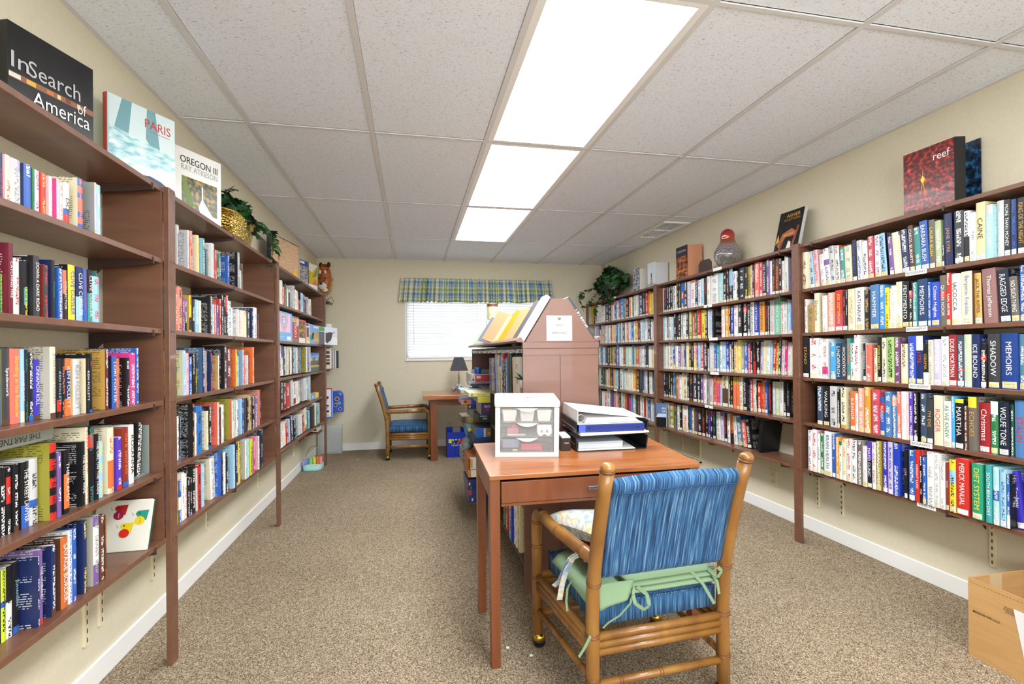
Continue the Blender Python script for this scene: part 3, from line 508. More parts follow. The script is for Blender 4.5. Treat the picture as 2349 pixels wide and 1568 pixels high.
 ('E1','R',1.558,"14844,15119,2380,226,bk,gd,1,0,,KING OF THE NIGHT,|15137,15328,2380,227,nv,bl,1,0,,,|15342,15559,2380,232,bk,w,1,0,nv,MORE THAN MONEY,|15566,15806,2380,235,lg,w,1,0,,,|15811,16073,2358,224,aq,w,1,0,,DEAR CARY,lg:0.83:1.0|16078,16419,2357,244,ye2,bk,1,0,,CAINE,|16424,16650,2357,209,w,gy,1,0,,,|16655,16865,2355,222,w,bk,1,0,,,bk:0.0:0.5|16870,17242,2353,231,dg,w,1,0,,,|17504,17847,2380,239,nv,gd,1,1,,JANE EYRE,|17850,17955,2380,103,dg,w,0,0,,,|17974,18241,2380,218,lgn,w,1,1,,,|18251,18510,2380,229,gb2,yl,1,1,,LAURA BUSH,|18515,18874,2380,234,bl,w,1,3,,BARBARA BUSH,|18877,19174,2380,212,tl,w,1,3,,,|19177,19429,2380,228,br,w,1,3,,CAROL BURNETT,|19432,19796,2380,215,nv,w,1,4,,,|19799,19879,2380,196,cr,w,0,4,,,|19882,20218,2380,213,cr,w,1,4,,,|20221,20451,2380,199,pu,w,1,4,dn,,|20575,20937,2380,225,lb,nv,1,4,dn,,|20954,21261,2380,223,w,pu,1,1,,,|21321,21654,2380,225,pr,w,1,1,,,|21661,21966,2380,207,w,dg,1,2,,,|21997,22278,2380,219,w,bl,1,2,,,|22303,22577,2380,228,bk,bl,1,2,,TONY BENNETT,|22623,23046,2380,206,cr,gy,1,2,,,|23046,23377,2380,204,tl,w,1,2,,,|23377,23673,2380,221,w,br,1,3,or,,|23676,24019,2380,227,lg,dg,1,4,,,|24022,24403,2380,221,w,pu,1,5,,,pu:0.55:0.7|24406,24690,2380,194,w,gy,1,5,,,|24844,25172,2380,228,pk,rd,1,4,,,|25175,25490,2380,226,lb,nv,1,5,,,|25495,25890,2356,224,cr,mr,1,0,,,"),
 ('E2','R',1.29,"14871,15053,2380,224,bl,w,1,0,,,|15060,15334,2380,184,gb2,w,1,3,,NO SUCH THING,|15341,15722,2380,217,dn,w,1,3,,RAGGED EDGE,|15815,16312,2380,231,mv,w,1,2,,Thomas Jefferson,|16379,16662,2380,218,ta,bk,1,1,br,JACK THE RIPPER,|16667,17094,2367,231,cr,bl,1,0,br,Benjamin Franklin,|17099,17408,2356,226,w,bk,1,0,,IACOCCA,|17413,17589,2352,233,rd,w,1,0,,,|17594,17872,2352,227,gb2,w,1,0,,QUEEN NOOR,rd:0.55:0.68|17877,18238,2351,201,rb2,w,1,0,,Citizen Hughes,|18243,18385,2351,203,bl,w,1,0,,,|18390,18831,2348,223,n2,w,1,0,,MEMOIRS,|18836,19046,2345,211,tl,w,1,0,,,|19053,19215,2345,176,bk,w,1,0,,,pr:0.8:1.0|19225,19546,2345,223,bk,w,1,0,,PENTIMENTO,|19567,19855,2345,226,w,yl,1,0,,,yl:0.0:0.07|19865,20110,2345,211,w,pk,1,0,,,|20116,20221,2345,197,cr,bk,0,0,,,|20226,20439,2345,205,yl,bk,1,0,,,|20445,20747,2345,222,b2,w,1,0,,,|20770,21254,2345,230,bs,w,1,0,,HAMMER,|21290,21583,2345,208,bk,gd,1,0,,,|21620,22137,2345,227,w,bk,1,0,,KATHARINE,|22182,22594,2345,226,cr,gd,1,0,,,|22608,22694,2345,218,bk,w,0,0,,,|22701,22924,2345,220,bk,pr,1,0,,,|22931,23416,2345,229,rd,yl,1,0,,JOE ESZTERHAS,pr:0.1:0.42|23444,23918,2345,222,so,w,1,0,,,|23947,24303,2345,209,w,pk,1,0,gc,,|24522,24877,2345,231,cr,br,1,0,,Donahue,|24916,25393,2345,167,dt,gn,1,0,,,|25409,25596,2345,202,w,mr,0,0,,,"),
 ('E3','R',1.018,"14906,15097,2380,223,sb,w,1,0,,,|15102,15680,2372,227,n3,w,1,0,,MEMOIRS,|15685,16112,2367,227,dg,w,1,0,,SHADOW,|16117,16338,2361,186,bk,w,1,0,,,rd:0.62:0.75|16343,16642,2357,227,nv,w,1,0,,ICE BOUND,|16647,16923,2356,228,pg,w,1,0,,DIANA,|16928,17216,2356,225,sl,w,1,0,,,rd:0.3:0.34|17221,17540,2355,229,dr,w,1,0,,DORIS MORTMAN,|17545,17856,2354,223,w,gy,1,0,,,|17861,18181,2353,211,lv,w,1,0,,,|18186,18387,2350,209,cr,gy,1,0,,,|18392,18627,2350,191,bk,gd,1,0,,OBAMA,w:0.0:0.3|18632,18949,2349,229,nv,rd,1,0,,1776,w:0.7:1.0|18954,19313,2348,230,rb2,w,1,0,,,|19344,19654,2345,193,cr,br,1,0,,,|19702,19972,2345,224,pm,w,1,0,,,|19993,20384,2345,228,gl,bk,1,0,,,|20399,20640,2345,226,cr,bk,1,0,,,|20670,20879,2345,230,bk,yl,1,0,,STEVE MARTIN,|20894,21068,2345,174,cr,bk,1,0,,,|21206,21518,2345,193,co,w,1,0,,,|21534,21693,2345,200,bk,w,1,0,w,WORDSTRUCK,|21944,22232,2345,245,w,mr,1,0,,,|22241,22451,2345,202,w,bk,1,0,,,|22459,22681,2345,229,tl,or,1,0,,,|22690,23021,2345,203,dg,w,1,0,,WOODSTOCK,|23039,23397,2345,204,db,w,1,0,,LINDBERGH,|23415,23783,2345,212,az,w,1,0,,,|23952,24363,2345,230,w,rd,1,0,,,mg:0.05:0.3|24373,24608,2345,227,w,gy,1,0,,,|24627,25253,2345,238,w,rd,1,0,,,|25315,25798,2345,246,bk,gd,1,0,,STAND,"),
 ('E4','R',0.745,"14934,15283,2380,230,bs,rd,1,0,,STALIN,|15301,15421,2380,211,dgn,w,1,0,,,|15426,15784,2372,218,dn,w,1,0,,WOLFE TONE,|15789,16051,2369,219,gn,w,1,0,,,w:0.75:1.0|16056,16448,2366,210,dr,w,1,0,,Christmas,|16453,16776,2352,232,gb2,gd,1,0,,ECHOES,yl:0.8:1.0|16781,16903,2349,191,br,w,1,0,,,|16908,17251,2346,219,bk,w,1,0,,MARTHA,lm:0.92:1.0|17256,17384,2346,229,az,w,1,0,,,|17403,17721,2345,205,w,gn,1,0,,AS WE KNEW,|17756,18139,2345,227,cr,pr,1,0,,ROGER,|18175,18455,2345,208,dg,gd,1,0,,I'M EVE,|18467,18742,2345,234,sl,w,1,0,,,|18868,19068,2345,231,bk,w,1,0,bk,,|19087,19271,2345,231,vp,w,1,0,,,|19284,19397,2345,231,pk,w,1,0,,,|19403,19659,2345,233,w,pk,1,0,,SPENCE,|19673,19879,2345,231,co,w,1,0,,,|19893,20139,2345,213,bs,w,1,0,,,so:0.75:0.95|20160,20512,2345,227,bs,w,1,0,,,|20527,20770,2345,197,bl,w,1,0,,RUSSERT,rd:0.6:0.85|20800,21240,2345,233,pr,w,1,0,,,|21318,21672,2345,242,go,w,1,0,,,|21688,22028,2345,234,so,w,1,0,,,|22044,22193,2345,203,w,or,0,0,,,|22201,22503,2345,213,or,w,1,0,tn,ELEANOR,|22786,23128,2345,232,cr,bk,1,0,,,gd:0.0:0.1|23164,23343,2345,217,bk,w,1,0,,,|23361,23839,2345,232,lg,bk,1,0,,,|23876,24294,2345,230,bk,w,1,0,,WALKING,|24342,24744,2345,226,sl,w,1,0,,,"),
 ('E5','R',0.462,"14900,15166,2370,227,vb,w,1,6,,Trudeau,|15177,15282,2335,216,bl,w,1,0,bk,,w:0.0:0.25|15305,15514,2335,231,lb,bl,1,0,,,|15547,15757,2335,236,aq,w,1,0,,,bl:0.42:0.6|15800,16020,2335,239,t2,w,1,0,,SOUTH BEACH DIET,|16139,16546,2335,235,g2,yl,1,0,g2,DIET SYSTEM,|16656,17155,2335,244,rd,w,1,0,rd,MERCK MANUAL,|17166,17433,2335,232,yl,bk,1,0,gd,,lb:0.55:0.8|17444,17569,2335,213,rb,w,1,0,,SLOW,|17603,17822,2335,214,w,gy,1,0,,,|17858,18058,2335,246,w,gy,1,0,,,|18082,18396,2335,247,w,gy,1,0,,,|18427,18601,2335,219,bl,w,1,0,,,|18607,18726,2335,219,bk,w,1,0,,,|18732,18936,2335,245,rd,w,1,0,,WEIGHT LOSS,|18949,19248,2335,240,bl,w,1,0,bk,,|19301,19461,2335,234,bk,pk,1,0,,LOVE,|19691,20038,2335,259,rb3,w,1,0,,,|20052,20293,2335,259,lv,vb,1,0,,,|20308,20569,2335,255,vb,w,1,0,,,|20672,20941,2335,252,ol,w,1,0,gd,,|20956,21155,2335,241,w,pr,1,0,,,|21170,21434,2335,244,dn,w,1,0,,MAYO CLINIC,vp:0.6:1.0|21450,21703,2335,213,w,pk,1,0,,,|21727,22028,2335,237,gb2,w,1,0,gy,,|22044,22377,2335,235,w,bk,1,0,bk,,|22394,22700,2335,233,w,rd,1,0,,,|22718,22962,2335,228,cr,or,1,0,,,|22979,23156,2335,213,w,gn,1,0,,,gn:0.9:1.0|23174,23372,2335,232,oy,w,1,0,,,|23390,23627,2335,243,bl,w,1,0,,,|23664,24153,2335,253,w,bl,1,0,,BRAIN HEALTH,|24191,24443,2335,232,gn,w,1,0,w,,|24462,24669,2335,230,w,tl,1,0,,,|24698,25040,2335,250,w,rd,1,0,pk,,|25060,25347,2335,241,w,pu,1,0,,,"),
 ('F1','R',1.558,"27547,27633,2435,155,vb,w,0,0,,,|27638,27974,2410,250,w,gy,1,0,lv,,|27979,28187,2408,218,w,rd,0,0,,,|28192,28418,2407,239,bk,w,0,0,,,|28423,28776,2406,243,br,or,1,0,,,|28781,29047,2406,250,bk,or,1,0,,,|29052,29258,2405,238,w,lb,0,0,,,|29263,29569,2402,251,pu,w,1,0,,,|29574,29920,2402,245,bk,w,1,0,,VAL McDERMID,|29925,30226,2401,248,pr,w,0,0,,,|30252,30733,2400,253,co,w,1,0,,,|30759,30942,2400,242,bk,w,0,0,,,|30951,31155,2400,245,so,w,0,0,,,|31164,31424,2400,238,ol,bk,0,0,,,|31442,31780,2400,243,bk,yl,0,0,,STEVE MARTINI,|31807,32408,2400,246,dn,w,1,0,,,|32465,32686,2400,226,bk,w,0,0,,,|32696,33136,2400,229,w,bl,1,0,,,|33156,33588,2400,255,bk,lb,1,0,,,lb:0.5:1.0|33608,33905,2400,252,bk,pk,0,0,,,|33925,34311,2400,252,bk,w,0,0,,,|34332,34931,2400,243,aq,w,1,0,,,|34975,35934,2400,252,w,gy,1,0,,,|36048,36489,2400,246,w,or,0,0,,,|36536,36892,2400,238,bk,rd,0,0,,,|36916,37351,2400,237,lb,w,0,0,,,|37376,37796,2400,233,w,nv,0,0,,,|37821,38224,2400,238,nv,w,0,0,,,|38250,38897,2400,246,w,or,1,0,,,or:0.9:1.0|38923,39456,2400,243,lv,w,0,0,,,|39483,39946,2400,248,dg,w,0,0,,,|39973,40461,2400,250,bl,w,0,0,,,rd:0.4:0.6|40503,40917,2400,253,bk,gl,0,0,,,|40931,41264,2400,260,bk,yl,0,0,,,|41279,41945,2400,236,w,bk,0,0,,,|41960,42309,2400,251,bk,w,0,0,,,|42324,42678,2400,252,bk,w,0,0,,,|42693,42990,2400,245,bk,w,0,0,,,|43021,43546,2400,223,nv,rd,0,0,,,|43578,44263,2400,247,cr,bk,0,0,,,|44280,44832,2400,227,lgn,w,0,0,,,"),
 ('F2','R',1.29,"27586,27716,2435,233,bl,rd,0,0,,,|27730,28050,2435,238,lb,w,1,0,,,|28087,28332,2435,218,w,gy,0,0,,,|28347,28618,2435,222,w,rd,0,0,,,|28649,29175,2435,247,mt,w,1,0,,PRIVATE GAMES,|29180,29627,2431,243,lg,so,1,0,,,|29632,29794,2429,241,bk,w,0,0,,,|29799,30079,2428,241,bk,rd,0,0,,,|30084,30589,2426,241,oy,bk,1,0,,PATTERSON,|30594,31063,2421,244,rb3,w,1,0,,PATTERSON,|31068,31423,2417,245,w,bk,1,0,,,|31428,31736,2416,236,dg,w,0,0,,,|31741,32204,2415,242,bk,w,1,0,,,rd:0.75:0.95|32209,32647,2406,241,bk,w,1,0,,,|32652,33061,2401,239,w,or,0,0,,,|33093,33411,2400,240,rb3,w,0,0,,,|33431,33674,2400,230,bk,w,0,0,,,|33694,34127,2400,242,oy,w,0,0,,PATTERSON,|34168,34591,2400,243,w,so,0,0,bk,,|35552,35822,2400,257,bk,rd,0,0,,,|35833,36096,2400,236,lb,w,0,0,,,|36119,36420,2400,237,lg,w,0,0,,,|36467,36797,2400,235,bk,w,0,0,,,|36821,37303,2400,242,yl,bk,0,0,,,|37376,37984,2400,244,rd,w,1,0,,THE RACE,|38009,38224,2400,229,gn,w,0,0,,,|38249,38635,2400,228,rd,w,0,0,,,|38687,39252,2400,244,ol,w,0,0,,,|39292,39724,2400,238,dn,w,0,0,,,|39751,40192,2400,240,w,gn,0,0,,,|40219,40556,2400,238,gy,w,0,0,,,|40613,40984,2400,235,bk,w,0,0,,,|41013,41274,2400,222,bk,rd,0,0,,,|41332,41804,2400,239,bk,w,0,0,,,|41834,42165,2400,218,lb,w,0,0,,,|42196,42686,2400,222,w,nv,0,0,,,|42717,43060,2400,237,gy,bk,0,0,,,|43092,43537,2400,235,w,gy,0,0,,,|43569,43974,2400,240,lb,w,0,0,,,|44007,44788,2400,235,bk,w,0,0,,,"),
 ('F3','R',1.018,"27655,27842,2435,211,cr,w,0,-3,,,|27857,28105,2435,219,w,gy,0,-3,,,|28135,28387,2435,236,mg,w,0,-3,,,|28402,28659,2435,235,w,rd,0,-3,,,|28690,28951,2435,232,db,w,0,-3,,WILD ANIMUS,|28967,29154,2435,218,yl,bk,0,-4,,,|29177,29470,2435,237,rd,w,0,-4,,,|29486,29744,2435,217,lb,cr,0,-3,,,|29760,30088,2435,236,w,lb,1,-2,,,|30104,30405,2435,238,ye2,w,0,-2,,,|30422,30677,2435,227,lv,nv,0,-2,,,|30711,31057,2435,233,bk,w,0,0,,,|31062,31362,2430,223,bk,rd,0,0,,,rd:0.0:0.4|31367,31600,2428,226,bk,w,0,0,,,|31605,31841,2427,218,pr,w,0,0,,,|31846,32216,2424,234,bl,w,0,0,,,|32221,32504,2422,230,gy,w,0,0,,,|32509,32951,2421,249,yl,w,1,0,,,|32956,33329,2418,236,ye2,rd,0,0,,,|33334,33614,2417,233,bk,w,0,0,,,|33619,33822,2416,219,tn,w,0,0,,,|33827,34219,2413,242,rb3,w,0,0,,STUART WOODS,|34224,34687,2412,238,lb,w,0,0,,,|34692,35015,2411,241,w,bk,0,0,,,|35020,35348,2407,215,t2,pk,0,0,,,|35353,35687,2406,216,bl,pk,0,0,,,|35692,36285,2405,247,lg,w,1,0,,,|36290,36546,2404,187,gy,w,0,0,,,|36551,37050,2402,235,bk,w,0,0,,,|37062,37451,2400,242,pr,w,0,0,,,|37475,37896,2400,237,lb,w,0,0,,,|37921,38097,2400,218,pu,w,0,0,,,|38123,38557,2400,240,so,w,0,0,,,yl:0.0:0.4|38608,38842,2400,239,bk,w,0,0,,,|38868,39238,2400,240,bk,yl,0,0,,,|39264,39749,2400,244,ye2,w,0,0,,,|39776,40078,2400,233,n2,w,0,0,,,|40106,40412,2400,234,lv,w,0,0,,,|40440,40595,2400,236,tn,w,0,0,,,|40624,41067,2400,213,pu,w,0,0,,,|41095,41562,2400,219,w,pk,0,0,,,|41592,42009,2400,216,bl,w,0,0,,,yl:0.0:0.2|42054,42464,2400,247,cr,bk,0,0,,,|42510,42959,2400,251,w,gn,0,0,,,|42991,43433,2400,241,cr,w,0,0,,,|43465,43819,2400,244,lb,w,0,0,,,|43852,44277,2400,226,gy,bk,0,0,,,|44310,44811,2400,232,dg,w,0,0,,,"),
 ('F4','R',0.745,"27901,28194,2435,224,bk,gy,1,0,bk,TUROW,|28223,28477,2435,237,bk,w,0,0,,,|28492,28842,2435,228,w,gy,1,0,,,|28872,29183,2435,226,pg,w,1,0,,,|29214,29484,2435,226,lg,w,0,0,,,|29489,29876,2431,230,bk,rd,1,0,,,|29881,30162,2428,231,bl,pk,0,0,,,|30167,30469,2426,230,or,bk,0,0,,TANENBAUM,|30474,30833,2423,213,rd,w,0,0,,,|30838,30942,2421,226,bk,w,0,0,,,|30947,31263,2420,235,cr,gy,0,0,,,|31268,31555,2418,233,pr,w,0,0,,,|31668,32092,2400,238,bk,w,1,0,dn,ANATHEM,|32148,32507,2400,245,cr,bl,0,0,,,|32546,32854,2400,240,or,gd,0,0,,,gd:0.78:1.0|32893,33247,2400,242,co,gd,0,0,,,gd:0.75:1.0|33267,33506,2400,240,bk,yl,0,0,,,|33527,33770,2400,242,bk,w,0,0,,,|33851,34560,2400,242,cr,br,1,0,,,br:0.0:0.6|34624,34860,2400,227,lb,gd,0,0,,,gd:0.75:1.0|34903,35252,2400,228,mg,gd,0,0,,,gd:0.8:1.0|35318,35741,2400,236,co,bk,0,0,,,|35809,36266,2400,217,lg,og,0,0,,,|36312,36662,2400,238,gy,bk,0,0,,,|36710,37115,2400,245,w,mg,0,0,,,|37163,37503,2400,239,pu,w,0,0,,,|37552,37999,2400,241,bk,w,0,0,,,|38050,38688,2400,238,dn,w,0,0,,,|38714,39212,2400,237,bk,og,0,0,,,|39265,39627,2400,248,bk,w,0,0,,,|39668,40133,2400,240,cr,bk,0,0,,,|40188,40495,2400,242,cr,w,0,0,,,|40552,40921,2400,225,w,bl,0,0,,,|40978,41442,2400,226,so,bk,0,0,,,|41515,41707,2400,241,gn,w,0,0,,,|41737,41975,2400,243,bl,w,0,0,,,|42065,42459,2400,234,bk,w,0,0,,,|42490,42829,2400,233,bk,yl,0,0,,,|42892,43300,2400,234,bk,bl,0,0,,,|43332,43747,2400,232,bk,w,0,0,,,|43780,44368,2400,235,w,bk,0,0,,,|44451,44702,2400,228,yl,rd,0,0,,,"),
 ('F5','R',0.462,"31646,32120,2435,208,bk,w,1,7,bk,,|32157,32587,2435,200,co,w,0,7,,,|32606,33203,2435,224,sb,w,1,7,n2,,|33242,33638,2435,219,w,gy,0,4,,,|33718,34104,2435,230,og,bk,0,2,,,bk:0.0:0.35|34124,34455,2435,228,w,nv,0,2,,,|34476,34834,2435,224,bk,rd,0,2,,,|34877,35286,2435,230,lv,w,0,3,,,pu:0.85:1.0|35308,35882,2435,228,w,gy,1,3,,,|35887,36272,2428,228,bk,tl,0,0,,,|36277,36577,2427,225,bk,w,0,0,,,rd:0.8:1.0|36582,36839,2424,230,vb,og,0,0,,,|36844,37201,2423,231,bk,yl,0,0,,,|37206,37667,2418,234,bk,rd,0,0,,,|37672,38219,2415,233,bk,w,0,0,,,|38224,38760,2412,230,br,bl,0,0,,,|38765,39078,2411,225,ye2,bk,0,0,,,|39083,39480,2408,230,bl,bk,0,0,,,|39485,39646,2407,235,bk,yl,0,0,,,|39651,40532,2406,232,w,or,1,0,,,|40537,40991,2403,228,bk,yl,0,0,,,|40996,41371,2401,226,w,bk,0,0,,,|41396,41853,2400,232,dg,gy,0,0,,,|41912,42732,2400,233,ol,w,0,0,,,or:0.85:1.0|42794,43106,2400,227,w,rd,0,0,,,|43137,43742,2400,231,pg,w,0,0,,,"),
 ('G1','R',1.558,"46283,46473,2435,242,pk,w,0,0,,,|46478,46718,2433,250,yl,bk,0,0,,,|46723,47331,2431,255,yl,rd,0,0,,,|47336,47961,2427,251,rd,w,0,0,,,|47966,48425,2423,253,bk,w,0,0,,,|48430,49215,2421,253,nv,w,0,0,,,|49220,49540,2419,243,gy,w,0,0,,,|49545,50503,2416,248,w,gy,0,0,,,|50508,50789,2413,233,gn,yl,0,0,,,|50794,51191,2410,240,w,or,0,0,,,|51196,51542,2408,244,or,w,0,0,,,|51547,52282,2405,237,bk,w,0,0,,,|52287,52677,2404,239,tn,bk,0,0,,,|52682,53730,2400,249,b2,w,0,0,,,|53787,54231,2400,245,rd,w,0,0,,,|54295,54811,2400,240,w,bl,0,0,,,|54876,55435,2400,244,bl,w,0,0,,,|55535,56346,2400,236,w,rd,0,0,,,rd:0.85:1.0|56414,57249,2400,226,dn,w,0,0,,,|57284,58070,2400,232,dg,w,0,0,,,|58106,58325,2400,234,pu,w,0,0,,,|58398,59666,2400,214,w,gy,0,0,,,|59742,60164,2400,230,w,bk,0,0,,,|60202,61184,2400,244,w,gy,0,0,,,|61264,61787,2400,194,gy,w,0,0,,,|61868,62443,2400,199,mr,w,0,0,,,|62526,63111,2400,250,yl,bk,0,0,,,"),
 ('G2','R',1.29,"46341,46627,2435,243,pk,w,0,0,,,|46632,46920,2433,245,w,bl,0,0,,,|46925,47563,2431,239,dn,w,0,0,,,|47568,48172,2428,244,w,gy,0,0,,,|48177,48691,2423,241,lb,w,0,0,,,|48696,49062,2421,236,w,bl,0,0,,,|49067,49439,2419,234,bk,w,0,0,,,|49444,49659,2416,234,rd,w,0,0,,,|49664,50155,2414,236,yl,bk,0,0,,,|50160,50548,2412,237,w,bk,0,0,,,|50553,50919,2408,234,bl,w,0,0,,,|50924,51323,2405,232,lb,w,0,0,,,|51328,51618,2403,234,w,gy,0,0,,,|51623,52033,2400,234,or,w,0,0,,,|52084,52561,2400,233,w,tn,0,0,,,|52621,53108,2400,235,dg,w,0,0,,,|53169,53603,2400,236,lg,w,0,0,,,|53665,54106,2400,239,sb,w,0,0,,,|54170,54554,2400,237,lb,w,0,0,,,|54618,55139,2400,240,bl,w,0,0,,,|55205,55670,2400,222,cr,gn,0,0,,,|55737,56244,2400,228,yl,w,0,0,,,|56312,56690,2400,231,pr,w,0,0,,,|56759,57283,2400,231,w,rd,0,0,,,|57354,57816,2400,234,lb,w,0,0,,,|57888,58468,2400,232,w,bk,0,0,,,|58541,59134,2400,236,gy,w,0,0,,,|59209,59661,2400,242,tn,w,0,0,,,|59737,60120,2400,184,so,w,0,0,,,|60198,60821,2400,234,bl,w,0,0,,,|60900,61457,2400,245,lg,bk,0,0,,,|61498,62024,2400,248,w,gy,0,0,,,"),
 ('G3','R',1.018,"46352,46829,2435,231,ye2,gy,0,0,,,|46834,47469,2433,225,w,w,0,0,,,|47474,47872,2430,222,dn,bk,0,0,,,|47877,48282,2428,230,db,w,0,0,,,|48287,48855,2426,232,w,bk,0,0,,,|48860,49440,2424,226,lg,gy,0,0,,,|49445,50148,2421,225,pr,yl,0,0,,,|50153,50595,2419,223,gl,yl,0,0,,,|50600,50937,2416,244,bs,bk,0,0,,,|50942,51340,2414,225,lb,w,0,0,,,|51345,51866,2411,228,w,yl,0,0,,,|51871,52642,2409,227,aq,yl,0,0,,,|52647,53193,2406,232,mr,yl,0,0,,,|53198,53694,2404,227,w,gy,0,0,,,|53699,54139,2401,228,w,w,0,0,,,|54173,55011,2400,249,bl,w,0,0,,,|55076,55538,2400,231,n2,yl,0,0,,,|55605,56211,2400,231,gd,bk,0,0,,,|56279,57038,2400,225,sl,yl,0,0,,,|57108,57601,2400,220,dn,yl,0,0,,,|57673,58321,2400,242,dg,bk,0,0,,,|58394,59356,2400,232,lb,w,0,0,,,|59431,60040,2400,222,bl,yl,0,0,,,|60117,60660,2400,233,w,bk,0,0,,,"),
 ('G4','R',0.745,"46459,46745,2435,236,sb,bk,0,0,,,|46750,47381,2433,244,w,gy,0,0,,,|47386,47733,2430,248,bk,gy,0,0,,,|47738,48394,2428,241,w,gy,0,0,,,|48399,48708,2426,245,bl,bk,0,0,,,|48713,49396,2424,247,dg,bk,0,0,,,|49401,50102,2421,229,bk,yl,0,0,,,|50107,50437,2419,252,or,yl,0,0,,,|50442,50832,2416,248,yl,gy,0,0,,,|50837,51463,2414,246,w,yl,0,0,,,|51468,52108,2411,247,w,yl,0,0,,,|52113,52468,2409,227,cr,gy,0,0,,,|52473,52834,2406,226,w,gy,0,0,,,|52839,53266,2404,245,aq,gy,0,0,,,|53271,54081,2401,241,w,bk,0,0,,,|54114,54496,2400,226,bk,gy,0,0,,,|54561,55408,2400,225,lb,gy,0,0,,,|55474,55942,2400,244,oy,gy,0,0,,,|56009,56899,2400,224,bk,gy,0,0,,,|56969,57530,2400,241,gd,w,0,0,,,|57601,58175,2400,222,pk,w,0,0,,,|58247,58685,2400,239,gn,gy,0,0,,,|58759,59204,2400,233,bk,gy,0,0,,,|59279,59960,2400,240,dg,w,0,0,,,|60037,60578,2400,234,aq,yl,0,0,,,"),
 ('G5','R',0.462,"46425,46806,2435,241,lb,w,0,0,,,|46811,47101,2433,236,w,yl,0,0,,,|47106,47745,2431,242,bl,yl,0,0,,,|47750,48051,2428,244,pg,w,0,0,,,|48056,48514,2426,239,rd,bk,0,0,,,|48519,48986,2424,233,w,bk,0,0,,,|48991,49307,2421,243,w,gy,0,0,,,|49312,49902,2419,237,br,gy,0,0,,,|49907,50344,2416,251,bk,gy,0,0,,,|50349,50850,2414,248,w,bk,0,0,,,|50855,51366,2412,244,b2,gy,0,0,,,|51371,51775,2409,226,mg,bk,0,0,,,|51780,52427,2407,230,mr,bk,0,0,,,|52432,52853,2404,245,co,bk,0,0,,,|52858,53285,2402,231,pg,bk,0,0,,,|53309,53743,2400,249,aq,w,0,0,,,|53806,54247,2400,235,bk,yl,0,0,,,|54311,54760,2400,231,rd,w,0,0,,,|54824,55347,2400,248,lb,yl,0,0,,,|55413,55812,2400,231,or,yl,0,0,,,|55879,56489,2400,237,vp,bk,0,0,,,|56557,56972,2400,241,pu,bk,0,0,,,|57041,57960,2400,252,w,bk,0,0,,,|58032,58686,2400,228,pk,bk,0,0,,,|58760,59731,2400,223,w,w,0,0,,,|59807,60654,2400,243,bk,gy,0,0,,,"),
]
# ================================================================ BOOKS
def add_book(cov, pag, th, h, D, c1, c2, ccov, bands, title, seed, hard, M=None):
    """local frame: spine faces +X at x=0, thickness along Y centred, Z up"""
    tb = .0022 if hard else .0009
    if th < .012: tb = .0008
    inset = .0032 if hard else .0006
    bul = min(.0035, th * .12)
    n = 4; hy = th / 2
    arc = [(-(1 - math.sin(PI * i / n)) * bul if hard or True else 0, -hy + th * i / n) for i in range(n + 1)]
    cuts = sorted({0, 1} | {min(max(b[1], 0), 1) for b in bands} | {min(max(b[2], 0), 1) for b in bands})
    col1, ink = C(c1), C(c2)
    T = (lambda p: M @ Vector(p)) if M is not None else (lambda p: p)
    for lo, hi in zip(cuts[:-1], cuts[1:]):
        mid = (lo + hi) / 2; cc = col1
        for b in bands:
            if b[1] <= mid <= b[2]: cc = C(b[0])
        a = 0 if title else 1
        for i in range(n):
            (x0, y0), (x1, y1) = arc[i], arc[i + 1]; u0, u1 = 2 * i / n - 1, 2 * (i + 1) / n - 1
            vz = h * 100
            cov.face([T((x0, y0, lo * h)), T((x1, y1, lo * h)), T((x1, y1, hi * h)), T((x0, y0, hi * h))], cc, (*ink, a),
                     [(u0, lo * vz, seed), (u1, lo * vz, seed), (u1, hi * vz, seed), (u0, hi * vz, seed)])
    xs_ = -bul
    cc = C(ccov) if ccov else col1
    lum = cc[0] * .3 + cc[1] * .6 + cc[2] * .1
    tk = (.02, .02, .03) if lum > .25 else (.75, .75, .75)
    for sgn in (-1, 1):
        yo, yi = sgn * hy, sgn * (hy - tb)
        P = [(xs_, yo, 0), (-D, yo, 0), (-D, yo, h), (xs_, yo, h)]; Q = [(xs_, yi, 0), (-D, yi, 0), (-D, yi, h), (xs_, yi, h)]
        if sgn > 0: order = lambda f: f[::-1]
        else: order = lambda f: f
        vz = h * 100
        S = [(-.9, 0, seed + 5), (.9, 0, seed + 5), (.9, vz, seed + 5), (-.9, vz, seed + 5)]
        fo = P[::-1]; so = S[::-1]
        if sgn > 0: fo = P; so = S
        cov.face([T(p) for p in fo], cc, (*tk, .5), so)
        cov.face([T(p) for p in (Q if sgn < 0 else Q[::-1])], cc, (0, 0, 0, 0))
        for a, b in ((0, 1), (1, 2), (2, 3)):
            q = [P[a], P[b], Q[b], Q[a]]
            cov.face([T(p) for p in (q if sgn < 0 else q[::-1])], cc, (0, 0, 0, 0))
    # spine underside/top closing strip
    top = [(x, y, h) for x, y in arc] ; cov.face([T(p) for p in top] , col1, (0, 0, 0, 0)) if bul > .0005 else None
    pc = (.78, .72, .6) if seed % 3 else (.82, .8, .74)
    y0, y1 = -hy + tb, hy - tb; x0, x1 = -D + inset, xs_ - .0004; z0, z1 = .0004 + inset * .6, h - inset
    for f in (((x0, y0, z1), (x1, y0, z1), (x1, y1, z1), (x0, y1, z1)), ((x0, y1, z0), (x1, y1, z0), (x1, y0, z0), (x0, y0, z0)), ((x0, y0, z0), (x0, y0, z1), (x0, y1, z1), (x0, y1, z0)), ((x1, y0, z0), (x1, y1, z0), (x1, y1, z1), (x1, y0, z1))):
        pag.face([T(p) for p in f], pc, (0, 0, 0, 0))
